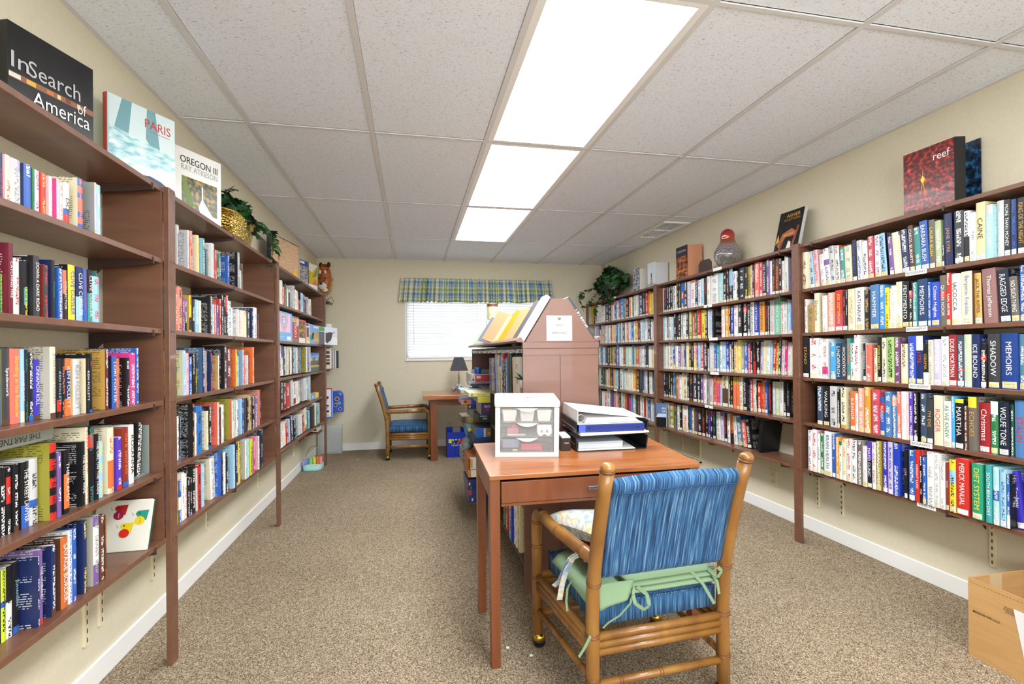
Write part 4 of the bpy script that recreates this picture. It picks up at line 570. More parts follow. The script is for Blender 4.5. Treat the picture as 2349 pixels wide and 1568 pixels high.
def add_sticker(lab, th, z0, z1, col, seed, M=None):
    T = (lambda p: M @ Vector(p)) if M is not None else (lambda p: p)
    hy = th / 2 * .86; n = 4; bul = min(.0035, th * .12)
    f = lambda y: -(1 - math.cos(PI / 2 * y / (th / 2))) * bul + .0006
    for i in range(n):
        a, b = -hy + 2 * hy * i / n, -hy + 2 * hy * (i + 1) / n
        lab.face([T((f(a), a, z0)), T((f(b), b, z0)), T((f(b), b, z1)), T((f(a), a, z1))], col, (.1, .1, .1, .5), [(a / hy, z0 * 100, seed), (b / hy, z0 * 100, seed), (b / hy, z1 * 100, seed), (a / hy, z1 * 100, seed)])
CASE = {'A': 'near left bookcase', 'B': 'second left bookcase', 'C': 'third left bookcase', 'E': 'near right bookcase', 'F': 'middle right bookcase', 'G': 'far right bookcase'}
SHN = ['', 'top row', 'second row', 'third row', 'fourth row', 'bottom row']
RN = {'A1': 1, 'A2': 2, 'A3': 3, 'A5': 4, 'A6': 5}
SAFE = {'CATCHING FIRE', 'DOWN A DARK ROAD', 'COLLECTOR', 'Spadework', 'Standing in the Rainbow', 'THE STREET LAWYER', 'WATER for ELEPHANTS', 'THE ALAMO', 'THE SILENT WIFE',
 'THE GIRL ON THE TRAIN', 'dark secrets', 'BLACKWATER', 'MORE THAN MONEY', 'KING OF THE NIGHT', 'PENTIMENTO', 'WORDSTRUCK', '1776', 'ICE BOUND', 'SHADOW', 
 'AS WE KNEW', 'ECHOES', 'BRAIN HEALTH', 'WEIGHT LOSS', 'DIET SYSTEM', 'THE RACE', 'ANATHEM', 'PRIVATE GAMES', 'NO SUCH THING', 'MEMOIRS'}
def ordinal(n): return str(n) + ('th' if 10 <= n % 100 <= 20 else {1: 'st', 2: 'nd', 3: 'rd'}.get(n % 10, 'th'))
cand = []; stuffc = MB(); placed = []
seed = 0
for key, side, z0, data in BOOK_ROWS:
    ents = [d.split(',') for d in data.split('|')]
    n = len(ents); zz = z0
    rown = RN.get(key, int(key[1]))
    for i, e in enumerate(ents):
        seed += 1
        y0, y1, x, h = int(e[0]) / 1e4, int(e[1]) / 1e4, int(e[2]) / 1e3, int(e[3]) / 1e3
        c1, c2, big, lean, cc, title = e[4], e[5], e[6] == '1', int(e[7]), e[8], e[9]
        bands = [(b.split(':')[0], float(b.split(':')[1]), float(b.split(':')[2])) for b in e[10].split('+')] if e[10] else []
        tape = [b for b in bands if b[0] in ('br', 'bl', 'rd') and b[1] == 0 and b[2] < .085]
        bands2 = [b for b in bands if b not in tape]
        th = (y1 - y0) - .0006; hard = h > .195
        D = min(.158 if hard else .128, (x - (XL + .004)) if side == 'L' else (XR - .004 - x))
        la = math.radians(lean)
        rz = 0 if side == 'L' else PI
        rx = -la if side == 'L' else la
        if lean: th *= math.cos(la)
        lift = .0004 + abs(math.sin(la)) * th / 2
        R = Matrix.Translation((x, (y0 + y1) / 2, zz + lift)) @ Euler((rx, 0, rz)).to_matrix().to_4x4()
        left = i if side == 'L' else n - 1 - i
        prv = ents[i - 1] if i > 0 else None; nxt = ents[i + 1] if i < n - 1 else None
        if side == 'R': prv, nxt = nxt, prv
        st = None
        if side == 'R' and random.random() < .78: st = random.choice(['w', 'w', 'cr', 'ye2'])
        if not big:
            add_book(stuffc, stuffc, th, h, D, c1, c2, cc, bands, title if False else '', seed, hard, R)
            if st: add_sticker(stuffc, th, .004, .026, C(st), seed, R)
            continue
        w1 = WORD[c1]; q = ''
        if bands2: q = '-and-' + WORD[bands2[0][0]]
        sz = 'tall ' if h > .236 else ('short ' if h < .165 else '')
        tk = 'thick ' if th > .038 else ('slim ' if th < .0145 else '')
        if title in SAFE: desc = f'{w1}{q} book titled {title}'
        else: desc = f'{sz}{tk}{w1}{q} book lettered {WORD[c2]}'
        if prv and nxt: pos = f'between {WORD[prv[4]]} and {WORD[nxt[4]]}'
        elif nxt: pos = f'left end, beside {WORD[nxt[4]]}'
        else: pos = f'right end, beside {WORD[prv[4]]}'
        lab = f'{desc}, {pos}, {SHN[rown]}, {CASE[key[0]]}'
        alt = f'{w1}{q} book, {ordinal(left + 1)} from left, {SHN[rown]}, {CASE[key[0]]}'
        cand.append((key, R, th, h, D, c1, c2, cc, bands, bands2, tape, title, seed, hard, lab, alt, st))
from collections import Counter
cnt = Counter(c[14] for c in cand)
for key, R, th, h, D, c1, c2, cc, bands, bands2, tape, title, sd, hard, lab, alt, st in cand:
    if cnt[lab] > 1 or len(lab.split()) > 16: lab = alt
    t = thing('book', lab, 'book', mat=R, group=f'books on the {SHN[RN.get(key, int(key[1]))].replace("row", "book row")} of the {CASE[key[0]]}')
    cov = MB(); pag = MB()
    add_book(cov, pag, th, h, D, c1, c2, cc, bands2, title, sd, hard)
    cov.build('cover', M_BOOK, t, attrs=True); pag.build('page_block', M_BOOK, t, attrs=True)
    if st:
        l = MB(); add_sticker(l, th, .004, .026 if th < .05 else .03, C(st), sd); o = l.build('spine_label', M_BOOK, t, attrs=True)
    if tape:
        l = MB(); add_sticker(l, th * 1.14, .0005, tape[0][2] * h + .004, C(tape[0][0]), 0); l.ink = [(0, 0, 0, 0)] * len(l.f); l.build('tape_band', M_BOOK, t, attrs=True)
    if title:
        lo = .035 if (st or tape) else .01
        top = h - .012
        text('spine_title', title, t, basis((0, 0, -1), (0, 1, 0), (1, 0, 0), (.0008, 0, (lo + top) / 2)), PAL[c2], (top - lo) * .92, min(th * .56, .02))
rf_ = random.Random(77); KC = 'w bk nv rd cr bl lb yl gn mr co w bk dg lg or pu tl w'.split()
for key, side, z0, data in BOOK_ROWS:
    if key[0] not in 'AE': continue
    es = [d.split(',') for d in data.split('|')]; y = int(es[0][0]) / 1e4 - .002; y_end = .98 if side == 'L' else 1.06
    while y > y_end:
        th = rf_.uniform(.018, .042); h = rf_.uniform(.165, .235); x = (-.985 if side == 'L' else 2.375); seed += 1
        R = Matrix.Translation((x, y - th / 2, z0 + .0004)) @ Euler((0, 0, 0 if side == 'L' else PI)).to_matrix().to_4x4()
        add_book(stuffc, stuffc, th - .001, h, .13, rf_.choice(KC), rf_.choice(['w', 'bk', 'yl', 'gy']), '', [], '', seed, h > .195, R); y -= th
sb = stuffc.build('small_far_books', M_BOOK, attrs=True); sb['kind'] = 'stuff'
tag(sb, 'rows of small and distant books filling out the shelves of the wall bookcases', 'books')

# ---------------------------------------------------------------- generic flat-box / standing book helpers
def frame2(p0, p1, z):
    X = Vector((p1[0] - p0[0], p1[1] - p0[1], 0)); L = X.length; X.normalize(); Z = Vector((0, 0, 1)); Y = X.cross(Z)
    return basis(X, -Y, Z, (p0[0], p0[1], z)), L    # local x along cover, local -y is outward
def standing(name, label, cat, p0, p1, z, h, th, cover, spine_col=None, pages='e8e2d2', group=None, lean=0, matc=None, spine='left'):
    """book / box standing with its front showing; local x along front, -y outward"""
    M, L = frame2(p0, p1, z)
    if lean: M = M @ Matrix.Rotation(math.radians(-lean), 4, 'X')
    t = thing(name, label, cat, mat=M, group=group)
    mat = matc or plain(cover, .3)
    c = MB(); bt = .0025
    c.box((0, 0, 0), (L, bt, h)).box((0, th - bt, 0), (L, th, h))
    c.build('cover', mat, t)
    s = MB().box((-.002 if spine == 'left' else L - .001, 0, 0), (.001 if spine == 'left' else L + .002, th, h)).build('spine', plain(spine_col or cover, .35), t)
    a, b = (.0015, L - .004) if spine == 'left' else (.004, L - .0015)
    MB().box((a, bt + .0002, .003), (b, th - bt - .0002, h - .003)).build('page_block', plain(pages, .8), t)
    return t, L
def carton(name, label, cat, p0, p1, z, h, d, col, group=None, lean=0, matc=None, bevel=.0015):
    M, L = frame2(p0, p1, z)
    if lean: M = M @ Matrix.Rotation(math.radians(-lean), 4, 'X')
    t = thing(name, label, cat, mat=M, group=group)
    MB().box((0, 0, 0), (L, d, h)).build('carton', matc or plain(col, .35), t, bevel=bevel)
    return t, L
def art(t, polys, off=.0008, name='cover_picture'):
    """polys: (colour, [(x,z)...]) painted flat on the front (local -y side), later ones on top"""
    m = MB()
    for k, (c, pts) in enumerate(polys):
        m.face([(x, -off - k * .00008, z) for x, z in pts], C(c), (0, 0, 0, 0))
    return m.build(name, M_PRINT, t, attrs=True)
def R_(x0, z0, x1, z1): return [(x0, z0), (x1, z0), (x1, z1), (x0, z1)]
def ell(cx, cz, rx, rz, n=20, a0=0, a1=2 * PI): return [(cx + rx * math.cos(a0 + (a1 - a0) * i / n), cz + rz * math.sin(a0 + (a1 - a0) * i / n)) for i in range(n + (0 if a1 - a0 > 6.2 else 1))]
def ftext(name, body, t, x, z, w, h, col, **k): return text(name, body, t, FRONT((x, -.0016, z)), col, w, h, **k)

ZT = 1.8316
# ---- left top shelf
t, L = standing('book', 'large black book titled In Search of America on the top left shelf', 'book', (-1.087, 1.600), (-1.012, 1.832), ZT, .290, .04, '0e0f13', '0c0c10', group='display books on the top left shelf')
art(t, [('8a5a3a', R_(0, .135, L, .152)), ('d8d4cc', R_(0, .137, .03, .15)), ('d9a83a', R_(.045, .137, .07, .15)), ('c46a3a', R_(.1, .138, .12, .15)), ('e8c890', R_(.13, .137, .14, .15)), ('7a2a22', R_(.155, .138, .17, .151)), ('d8c0a0', R_(.19, .137, .2, .151))])
ftext('title_lettering', 'In', t, .028, .188, .045, .045, 'b8b8ba'); ftext('title_lettering', 'Search', t, .125, .185, .15, .046, 'b8b8ba')
ftext('title_lettering', 'of', t, .205, .14, .028, .034, 'd8d8d8'); ftext('title_lettering', 'America', t, .145, .105, .17, .042, 'e4e4e4')
ftext('author_lettering', 'Jennings & Todd Brewster', t, .12, .05, .19, .016, 'e4e4e4')
t, L = standing('book', 'pale blue book titled PARIS beside the post of the top left shelf', 'book', (-1.078, 2.03), (-.95, 2.245), ZT, .318, .02, 'b8dce2', 'b03a2a', group='display books on the top left shelf')
gl = ramp_mat('river_photo', [(.35, '7fb6c4'), (.5, 'b4dde2'), (.66, 'f0f8fa')], (22, 8, 60), 4, .2, coat=.6)
art(t, [('cfe0e2', R_(.004, 0, L, .318)), ('6f9ea6', [(.02, .19), (.05, .318), (.085, .318), (.07, .17)]), ('6f9ea6', [(.135, .2), (.14, .318), (.172, .318), (.19, .17), (.16, .165)])])
o = MB(); o.face([(.004, -.0013, .02), (L, -.0013, .0), (L, -.0013, .165), (.004, -.0013, .205)]); o.build('river_picture', gl, t)
art(t, [('2e3a5a', [(.09, .0), (L, 0), (L, .02), (.19, .05), (.15, .06), (.12, .055)])], .0018, 'river_bank')
ftext('title_lettering', 'PARIS', t, .182, .262, .1, .034, 'c8202a'); ftext('subtitle_lettering', 'past and present', t, .19, .235, .08, .009, 'b46a6a')
t, L = standing('book', 'white book titled OREGON III with a forest waterfall photo', 'book', (-1.05, 2.478), (-.935, 2.70), ZT, .318, .022, 'f0f0ec', 'e8e8e0', group='display books on the top left shelf')
fo = ramp_mat('forest_photo', [(.32, '14180f'), (.48, '3f4a1e'), (.56, '8a6a1e'), (.66, 'c9952e'), (.8, '2e3a1a')], (48, 20, 48), 5, .25)
o = MB(); o.face([(.035, -.0012, .035), (.225, -.0012, .035), (.225, -.0012, .19), (.035, -.0012, .19)]); o.build('forest_picture', fo, t)
art(t, [('6a8a34', [(.035, .19), (.05, .19), (.1, .06), (.07, .05), (.04, .12)]), ('e8ecf0', R_(.138, .1, .146, .165)), ('e4eaf0', [(.13, .035), (.2, .035), (.165, .075), (.148, .1), (.136, .1), (.12, .06)])], .0016)
ftext('title_lettering', 'OREGON III', t, .128, .268, .2, .032, '1a1a1a'); ftext('author_lettering', 'RAY ATKESON', t, .13, .232, .195, .026, 'a8a8a8')
text('spine_lettering', 'OREGON III', t, basis((0, 0, -1), (0, -1, 0), (-1, 0, 0), (-.0028, .011, .16)), '2a2a2a', .13, .012)
# ---- basket with ivy
def leafmesh(m, c, d, size, up, rnd):
    d = Vector(d).normalized(); n = Vector(up).normalized(); s = d.cross(n).normalized(); n = s.cross(d).normalized()
    P = [(0, 0), (.36, -.18), (.6, .12), (.36, .3), (.48, .6), (.16, .62), (0, 1)]
    vs = [Vector(c) + d * (y * size) + s * (x * size) - n * (abs(x) * size * .35 + y * y * size * .2) for x, y in P]
    vs2 = [Vector(c) + d * (y * size) - s * (x * size) - n * (abs(x) * size * .35 + y * y * size * .2) for x, y in P]
    i = len(m.v); m.v += [tuple(v) for v in vs] + [tuple(v) for v in vs2[1:6]]
    # right: 0,1..6 ; left: 7..11 + 6
    m.f += [(i, i + 1, i + 2, i + 3), (i, i + 3, i + 4, i + 5), (i, i + 5, i + 6), (i, i + 9, i + 8, i + 7), (i, i + 11, i + 10, i + 9), (i, i + 6, i + 11)]
    for _ in range(6): m.col.append(None); m.ink.append((0, 0, 0, 0)); m.sp.append([(9, 0, 0)] * 4)
m_leaf = ramp_mat('ivy_leaf', [(.35, '0f2416'), (.5, '1d4526'), (.62, '2f6a2c'), (.75, '5a9a3c')], (14, 14, 14), 2, .35)
def ivy(parent, c, r, n, vines, rnd, leaf=(.03, .06)):
    m = MB(); st = MB()
    for k in range(n):
        th, ph_ = rnd.uniform(0, 2 * PI), rnd.uniform(-.25, 1) * PI / 2
        q = rnd.uniform(.55, 1) ** .6
        d = Vector((math.cos(th) * math.cos(ph_), math.sin(th) * math.cos(ph_), math.sin(ph_)))
        p = Vector(c) + Vector((d.x * r[0], d.y * r[1], d.z * r[2])) * q
        dd = d * .3 + Vector((rnd.uniform(-.8, .8), rnd.uniform(-.8, .8), rnd.uniform(-1.1, .2)))
        leafmesh(m, p, dd, rnd.uniform(*leaf), Vector((rnd.uniform(-.5, .5), rnd.uniform(-.5, .5), rnd.uniform(0, .8))) + d * 1.1, rnd)
    for pts in vines:
        P = [Vector(p) for p in pts]; st.tube(P, .0022, 5)
        tot = len(P) - 1
        for k in range(int(tot * 3.2)):
            f = k / (tot * 3.2) * tot; i = min(int(f), tot - 1); p = P[i].lerp(P[i + 1], f - i)
            leafmesh(m, p, (rnd.uniform(-.6, 1) * (1 if c[0] < 0 else 1), rnd.uniform(-1, 1), rnd.uniform(-1, .2)), rnd.uniform(leaf[0] * .9, leaf[1]), (rnd.uniform(-.2, 1), rnd.uniform(-.5, .5), 1), rnd)
    px_ = parent.location.x; lim = (XL + .006 - px_, 9) if px_ < 0 else (-9, XR - .006 - px_)
    m.v = [(min(max(v[0], lim[0]), lim[1]), v[1], v[2]) for v in m.v]
    m.build('foliage', m_leaf, parent, fix=False); st.build('vines', plain('4a4a2a', .7), parent)
ba = thing('planter', 'hammered brass planter basket of ivy on the top left shelf', 'planter', (-1.03, 3.10, ZT))
m_brass = ramp_mat('hammered_brass', [(.2, 'b8923a'), (.8, 'e6c66a')], (90, 90, 90), 1, .22, .9, tex='voronoi', bumpd=.004, metal=1)
b_ = MB(); prof = [(.72, 0), (.82, .03), (.93, .1), (1, .135), (1.04, .14), (1.04, .146), (.96, .142), (.9, .1), (.7, .02)]
sg_ = 36
vs = [(max(-.094, min(.094, .098 * k * math.copysign(abs(math.cos(a)) ** .55, math.cos(a)))), .24 * k * math.copysign(abs(math.sin(a)) ** .7, math.sin(a)), z) for k, z in prof for a in [2 * PI * q / sg_ for q in range(sg_)]]
b_.mesh(vs, [(i * sg_ + k, i * sg_ + (k + 1) % sg_, (i + 1) * sg_ + (k + 1) % sg_, (i + 1) * sg_ + k) for i in range(len(prof) - 1) for k in range(sg_)] + [tuple(range(sg_))[::-1]])
b_.build('basket', m_brass, ba, smooth=True)
rr = random.Random(11)
ivy(ba, (.0, .05, .17), (.085, .26, .11), 210, [[(.03, .1, .17), (.1, .22, .19), (.14, .34, .1), (.13, .38, -.02), (.12, .4, -.09)], [(.02, .2, .18), (.09, .36, .21), (.14, .46, .12), (.15, .47, 0)], [(.0, -.1, .2), (.02, -.1, .28), (.03, -.02, .33)], [(.04, 0, .17), (.1, .06, .14), (.13, .12, .06)], [(.02, .22, .2), (.08, .4, .22), (.12, .48, .16), (.12, .5, .05)]], rr, (.045, .075))
# ---- puzzles on the top left shelf
brickm = ramp_mat('brick_puzzle_print', [(.25, 'a4805c'), (.5, 'c9a27c'), (.75, 'dcc2a0')], (12, 2, 220), 2, .5)
t, L = carton('puzzle_box', 'flat puzzle box printed like wood strips behind the ivy on the top left shelf', 'puzzle box', (-1.04, 3.98), (-.945, 4.47), ZT, .285, .03, '20242e', group='puzzle boxes on the third left bookcase')
o = MB(); o.face([(.008, -.001, .008), (L - .008, -.001, .008), (L - .008, -.001, .277), (.008, -.001, .277)]); o.build('strip_picture', brickm, t)
art(t, [('e8b828', [(.38, .02), (.46, .02), (.42, .09)])], .0016)
t, L = carton('puzzle_box', 'puzzle box with a grey tunnel photo next to the strip-print box', 'puzzle box', (-1.0, 4.76), (-.955, 4.93), ZT, .235, .05, 'e0dccc', group='puzzle boxes on the third left bookcase')
pm = ramp_mat('tunnel_photo', [(.35, '4a4850'), (.5, '8a8488'), (.65, 'c8c4c4')], (30, 10, 60), 4, .4)
o = MB(); o.face([(0, -.001, .03), (L * .9, -.001, .03), (L * .9, -.001, .18), (0, -.001, .18)]); o.build('tunnel_picture', pm, t)
art(t, [('24407a', R_(0, .18, L, .232)), ('e8e8ec', R_(.01, .2, .09, .222)), ('d8d8e0', R_(0, .005, L * .9, .03)), ('3a4a6e', R_(L * .9, .02, L, .18))], .0013)
t, L = carton('puzzle_box', 'yellow puzzle box with a golden mountain photo at the end of the top left shelf', 'puzzle box', (-.99, 5.02), (-.935, 5.25), ZT, .255, .05, 'ece6a0', group='puzzle boxes on the third left bookcase')
art(t, [('d9d4c4', R_(0, .16, L, .245)), ('c9a81e', [(0, .05), (L * .9, .05), (L * .95, .24), (L * .5, .17), (0, .19)]), ('6f8a3a', [(L * .5, .12), (L * .95, .15), (L * .95, .22)]), ('c87a2a', [(L * .4, .05), (L * .95, .05), (L * .9, .12)]), ('e8e4f0', R_(0, .01, L, .05))])
en = MB().box((L + .0004, .004, .01), (L + .001, .046, .25)).build('end_label', plain('16181c', .4), t)
text('spine_title', 'PUZZLE 1000', t, basis((0, 0, 1), (0, -1, 0), (1, 0, 0), (L + .0018, .025, .13)), 'f0f0f0', .22, .026)
text('front_lettering', '1000', t, FRONT((L - .018, -.002, .21)) @ Matrix.Rotation(PI / 2, 4, 'Z'), '1a1a1a', .06, .018)
# tiger mask
tg = thing('tiger_mask', 'orange tiger face mask with a straw ruff in the far left corner', 'mask', (-1.005, 6.05, 1.8106), (0, 0, math.radians(-20)))
m_tig = ramp_mat('tiger_paint', [(.3, '1e120c'), (.42, 'a8521e'), (.7, 'c86a2a')], (18, 18, 40), 2, .4, tex='noise', distort=1)
f = MB(); f.ball((0, .02, .27), .1, 20, (.78, .6, 1.75)); f.build('face', m_tig, tg, smooth=True)
f = MB(); f.ball((.0, -.03, .175), .055, 14, (.95, .7, .8)); f.ball((.03, -.035, .13), .04, 12, (.9, .6, .7)); f.ball((-.03, -.036, .34), .016, 10, (1, .4, 1.6)); f.ball((.034, -.03, .34), .015, 10, (1, .4, 1.6)); f.build('muzzle', plain('e8e4dc', .6), tg, smooth=True)
f = MB(); f.ball((-.05, .02, .43), .026, 10, (1, .5, 1.3)); f.build('ear', plain('3a2418', .6), tg, smooth=True); f = MB(); f.ball((.05, .02, .43), .026, 10, (1, .5, 1.3)); f.build('ear', plain('3a2418', .6), tg, smooth=True)
f = MB(); f.ball((0, -.065, .2), .016, 8); f.ball((-.03, -.038, .27), .01, 8); f.ball((.035, -.038, .27), .01, 8); f.build('nose', plain('161414', .4), tg, smooth=True)
f = MB(); r2 = random.Random(5)
for k in range(420):
    a = r2.uniform(-.1, PI + .4) + PI * .95; q = r2.uniform(.06, .085); p = Vector((math.cos(a) * q, r2.uniform(-.01, .04), .24 + math.sin(a) * q * 1.9)); d = Vector((math.cos(a), r2.uniform(-.5, .2), math.sin(a) * 1.1)).normalized()
    s_ = Vector((-math.sin(a), 0, math.cos(a))) * .0016; e_ = p + d * r2.uniform(.02, .045)
    e_.z = max(e_.z, .004)
    f.face([p - s_, p + s_, e_ + s_ * .3, e_ - s_ * .3])
f.build('straw_ruff', plain('c9a24e', .8), tg, fix=False)
f = MB(); f.tube([(.03, 0, .01), (.09, -.0, .05), (.12, 0, .0), (.1, -.02, -.05), (.07, -.02, -.01)], .003, 6); f.build('cord', plain('1c1a18', .6), tg)

# ---- right top shelf
ZTR = 1.8366
rf = ramp_mat('coral_photo', [(.3, '1c0a0c'), (.48, '5a1214'), (.6, 'b02a1e'), (.74, 'e8604a'), (.8, 'f4d8c8')], (55, 20, 55), 6, .3, coat=.15)
bf_ = ramp_mat('deep_blue_photo', [(.35, '05070f'), (.52, '12325a'), (.68, '3a86b4')], (40, 20, 40), 4, .15, coat=.6)
t, L = standing('book', 'large book titled reef with a red coral cover standing on the right shelf', 'book', (2.412, 1.995), (2.425, 1.772), ZTR, .312, .004, '5a1214', group='display books on the top right shelf', matc=rf, spine='right')
M2, L2 = frame2((2.415, 1.770), (2.548, 1.80), ZTR)
o = MB().box((0, 0, 0), (.045, .003, .312)); q = o.build('book_spine', plain('14141a', .3), t); q.matrix_parent_inverse = Matrix.Identity(4); q.matrix_local = t.matrix_world.inverted() @ frame2((2.424, 1.768), (2.46, 1.757), ZTR)[0]
o = MB().box((0, 0, 0), (.2, .003, .312)); q = o.build('back_cover', bf_, t); q.matrix_local = t.matrix_world.inverted() @ frame2((2.556, 1.955), (2.555, 1.757), ZTR)[0]
o = MB().box((0, .002, .004), (.21, .03, .308)); q = o.build('inner_pages', plain('e0dccf', .8), t); q.matrix_local = t.matrix_world.inverted() @ frame2((2.43, 1.985), (2.47, 1.778), ZTR)[0]
ftext('title_lettering', 'reef', t, .172, .255, .07, .036, 'f4f0ee')
art(t, [('e8d84a', [(.084, .15), (.094, .15), (.1, .165), (.089, .185), (.079, .165)]), ('d8a83a', [(.08, .1), (.083, .1), (.09, .15), (.086, .15)]), ('d8a83a', [(.1, .1), (.097, .1), (.089, .15), (.093, .15)]), ('d8a83a', [(.088, .185), (.091, .185), (.0925, .215), (.0905, .215)])], .001)
t, L = standing('book', 'tilted black book titled ASHER SCULPTURES above the tall right post', 'book', (2.41, 2.895), (2.425, 2.70), ZTR + .002, .285, .022, '121214', 'c8c8c8', group='display books on the top right shelf', spine='right', lean=14)
art(t, [('a8623a', [(.02, .05), (.05, .13), (.12, .155), (.17, .12), (.15, .1), (.08, .1), (.04, .03)]), ('c8895a', [(.06, .105), (.14, .115), (.14, .125), (.06, .12)]), ('e8e4dc', [(.1, .02), (.14, .0), (.13, .06), (.11, .07)]), ('8a4a2a', [(.13, .0), (.15, .0), (.18, .16), (.165, .17)]), ('d8b04a', [(.005, .06), (.03, .08), (.02, .13), (.01, .1)]), ('7a4a30', [(.03, 0), (.05, 0), (.07, .07), (.05, .08)])])
ftext('title_lettering', 'ASHER', t, .115, .25, .11, .024, 'e0a84a'); ftext('title_lettering', 'SCULPTURES', t, .11, .222, .13, .014, 'c0904a')
# vase
vs_ = thing('gourd_vase', 'iridescent gourd-shaped glass vase, red at the top, on the middle right bookcase', 'vase', (2.452, 3.44, ZTR))
def vasemat():
    m, nt, b = newmat('iridescent_glass'); L = nt.links; tc = N(nt, 'TexCoord'); sx = N(nt, 'SeparateXYZ'); L.new(tc.outputs['Object'], sx.inputs[0])
    r = N(nt, 'ValToRGB'); cr = r.color_ramp; st = [(0, 'a09c86'), (.3, '6e6a74'), (.5, '7e747a'), (.64, '94503a'), (.74, 'b4402a'), (.88, 'a01e34'), (1, '7a1430')]
    while len(cr.elements) < len(st): cr.elements.new(.5)
    for e, (p, c) in zip(cr.elements, st): e.position = p; e.color = (*lin(c), 1)
    L.new(math_(nt, 'DIVIDE', sx.outputs[2], .33), r.inputs[0])
    w = N(nt, 'TexWave', bands_direction='DIAGONAL'); w.inputs['Scale'].default_value = 22; w.inputs['Distortion'].default_value = 9; w.inputs['Detail'].default_value = 2; L.new(tc.outputs['Object'], w.inputs['Vector'])
    mx = N(nt, 'Mix', data_type='RGBA'); f = math_(nt, 'MULTIPLY', math_(nt, 'GREATER_THAN', w.outputs['Fac'], .6), math_(nt, 'LESS_THAN', sx.outputs[2], .19)); L.new(math_(nt, 'MULTIPLY', f, .32), mx.inputs['Factor'])
    L.new(r.outputs[0], mx.inputs['A']); mx.inputs['B'].default_value = (*lin('d8d4c8'), 1)
    L.new(mx.outputs['Result'], b.inputs['Base Color']); b.inputs['Roughness'].default_value = .12; b.inputs['Metallic'].default_value = .35; b.inputs['Coat Weight'].default_value = 1
    b.inputs['Thin Film Thickness'].default_value = 420; b.inputs['Thin Film IOR'].default_value = 1.5
    return m
kp = [(0, .05), (.04, .056), (.12, .08), (.22, .097), (.32, .104), (.42, .101), (.52, .086), (.6, .069), (.66, .058), (.72, .0525), (.78, .054), (.84, .054), (.9, .048), (.95, .036), (.985, .018), (1, .002)]
pr = []
for k in range(57):
    z = k / 56; i = max(q for q in range(len(kp) - 1) if kp[q][0] <= z + 1e-9); a, b = kp[i], kp[i + 1]; f = (z - a[0]) / (b[0] - a[0])
    pr.append((a[1] + (b[1] - a[1]) * f, z * .315))
MB().lathe(pr, seg=40).build('glass_body', vasemat(), vs_, smooth=True)
# open books, bookend on top right shelf
canm = ramp_mat('canyon_photo', [(.35, '2a1a1e'), (.5, '8a4426'), (.65, 'd98a4a')], (20, 10, 30), 4, .2, coat=.4)
t, L = standing('book', 'canyon photo book standing open left of the brown bookend on the right', 'book', (2.43, 4.17), (2.435, 3.99), ZTR, .31, .004, '8a4426', group='display books on the top right shelf', matc=canm, spine='right')
art(t, [('2a2438', R_(.0, .22, L, .31))]); ftext('title_lettering', 'CANYON', t, .09, .265, .13, .02, 'd8d4dc')
q = MB().box((0, 0, 0), (.12, .004, .305)).build('back_cover', plain('c98a62', .6), t); q.matrix_local = t.matrix_world.inverted() @ frame2((2.437, 3.985), (2.54, 3.93), ZTR)[0]
q = MB().box((.01, .005, 0), (.11, .03, .30)).build('inner_pages', plain('e8e4dc', .8), t); q.matrix_local = t.matrix_world.inverted() @ frame2((2.437, 3.99), (2.54, 3.97), ZTR)[0]
be = MB().prism([(0, 0), (.17, 0), (.17, .09), (.14, .12), (.03, .12), (0, .09)], 1, 0, .004)
o = be.build('bookend', plain('3a241e', .4)); o.matrix_world = frame2((2.425, 3.80), (2.435, 3.62), ZTR)[0]
tag(o, 'dark brown metal bookend on the top right shelf near the vase', 'bookend')
t, L = standing('book', 'white book with a lone figure on its cover, standing open on the top right shelf', 'book', (2.42, 4.72), (2.43, 4.58), ZTR, .265, .004, 'd4dce4', group='display books on the top right shelf', spine='right')
art(t, [('9ab0c4', R_(0, 0, L, .05)), ('b08a70', ell(.075, .05, .022, .03)), ('9a7060', ell(.075, .09, .012, .014)), ('5a6a80', ell(.075, .13, .012, .03))])
ftext('title_lettering', 'NOVEL', t, .07, .22, .07, .022, '9aa8b8') if False else None
q = MB().box((0, 0, 0), (.125, .025, .255)).build('inner_pages', plain('c8ccd0', .7), t); q.matrix_local = t.matrix_world.inverted() @ frame2((2.433, 4.578), (2.55, 4.53), ZTR)[0]
t, L = standing('book', 'grey winter-tree photo book nearest the ivy on the top right shelf', 'book', (2.41, 5.04), (2.42, 4.91), ZTR, .26, .006, '8a94a0', group='display books on the top right shelf', spine='right', matc=ramp_mat('winter_photo', [(.4, '2a2e34'), (.5, '8a94a0'), (.62, 'd4dae0')], (50, 10, 50), 6, .4))
q = MB().box((0, 0, 0), (.12, .022, .25)).build('inner_pages', plain('d8d4c8', .8), t); q.matrix_local = t.matrix_world.inverted() @ frame2((2.424, 4.905), (2.54, 4.87), ZTR)[0]
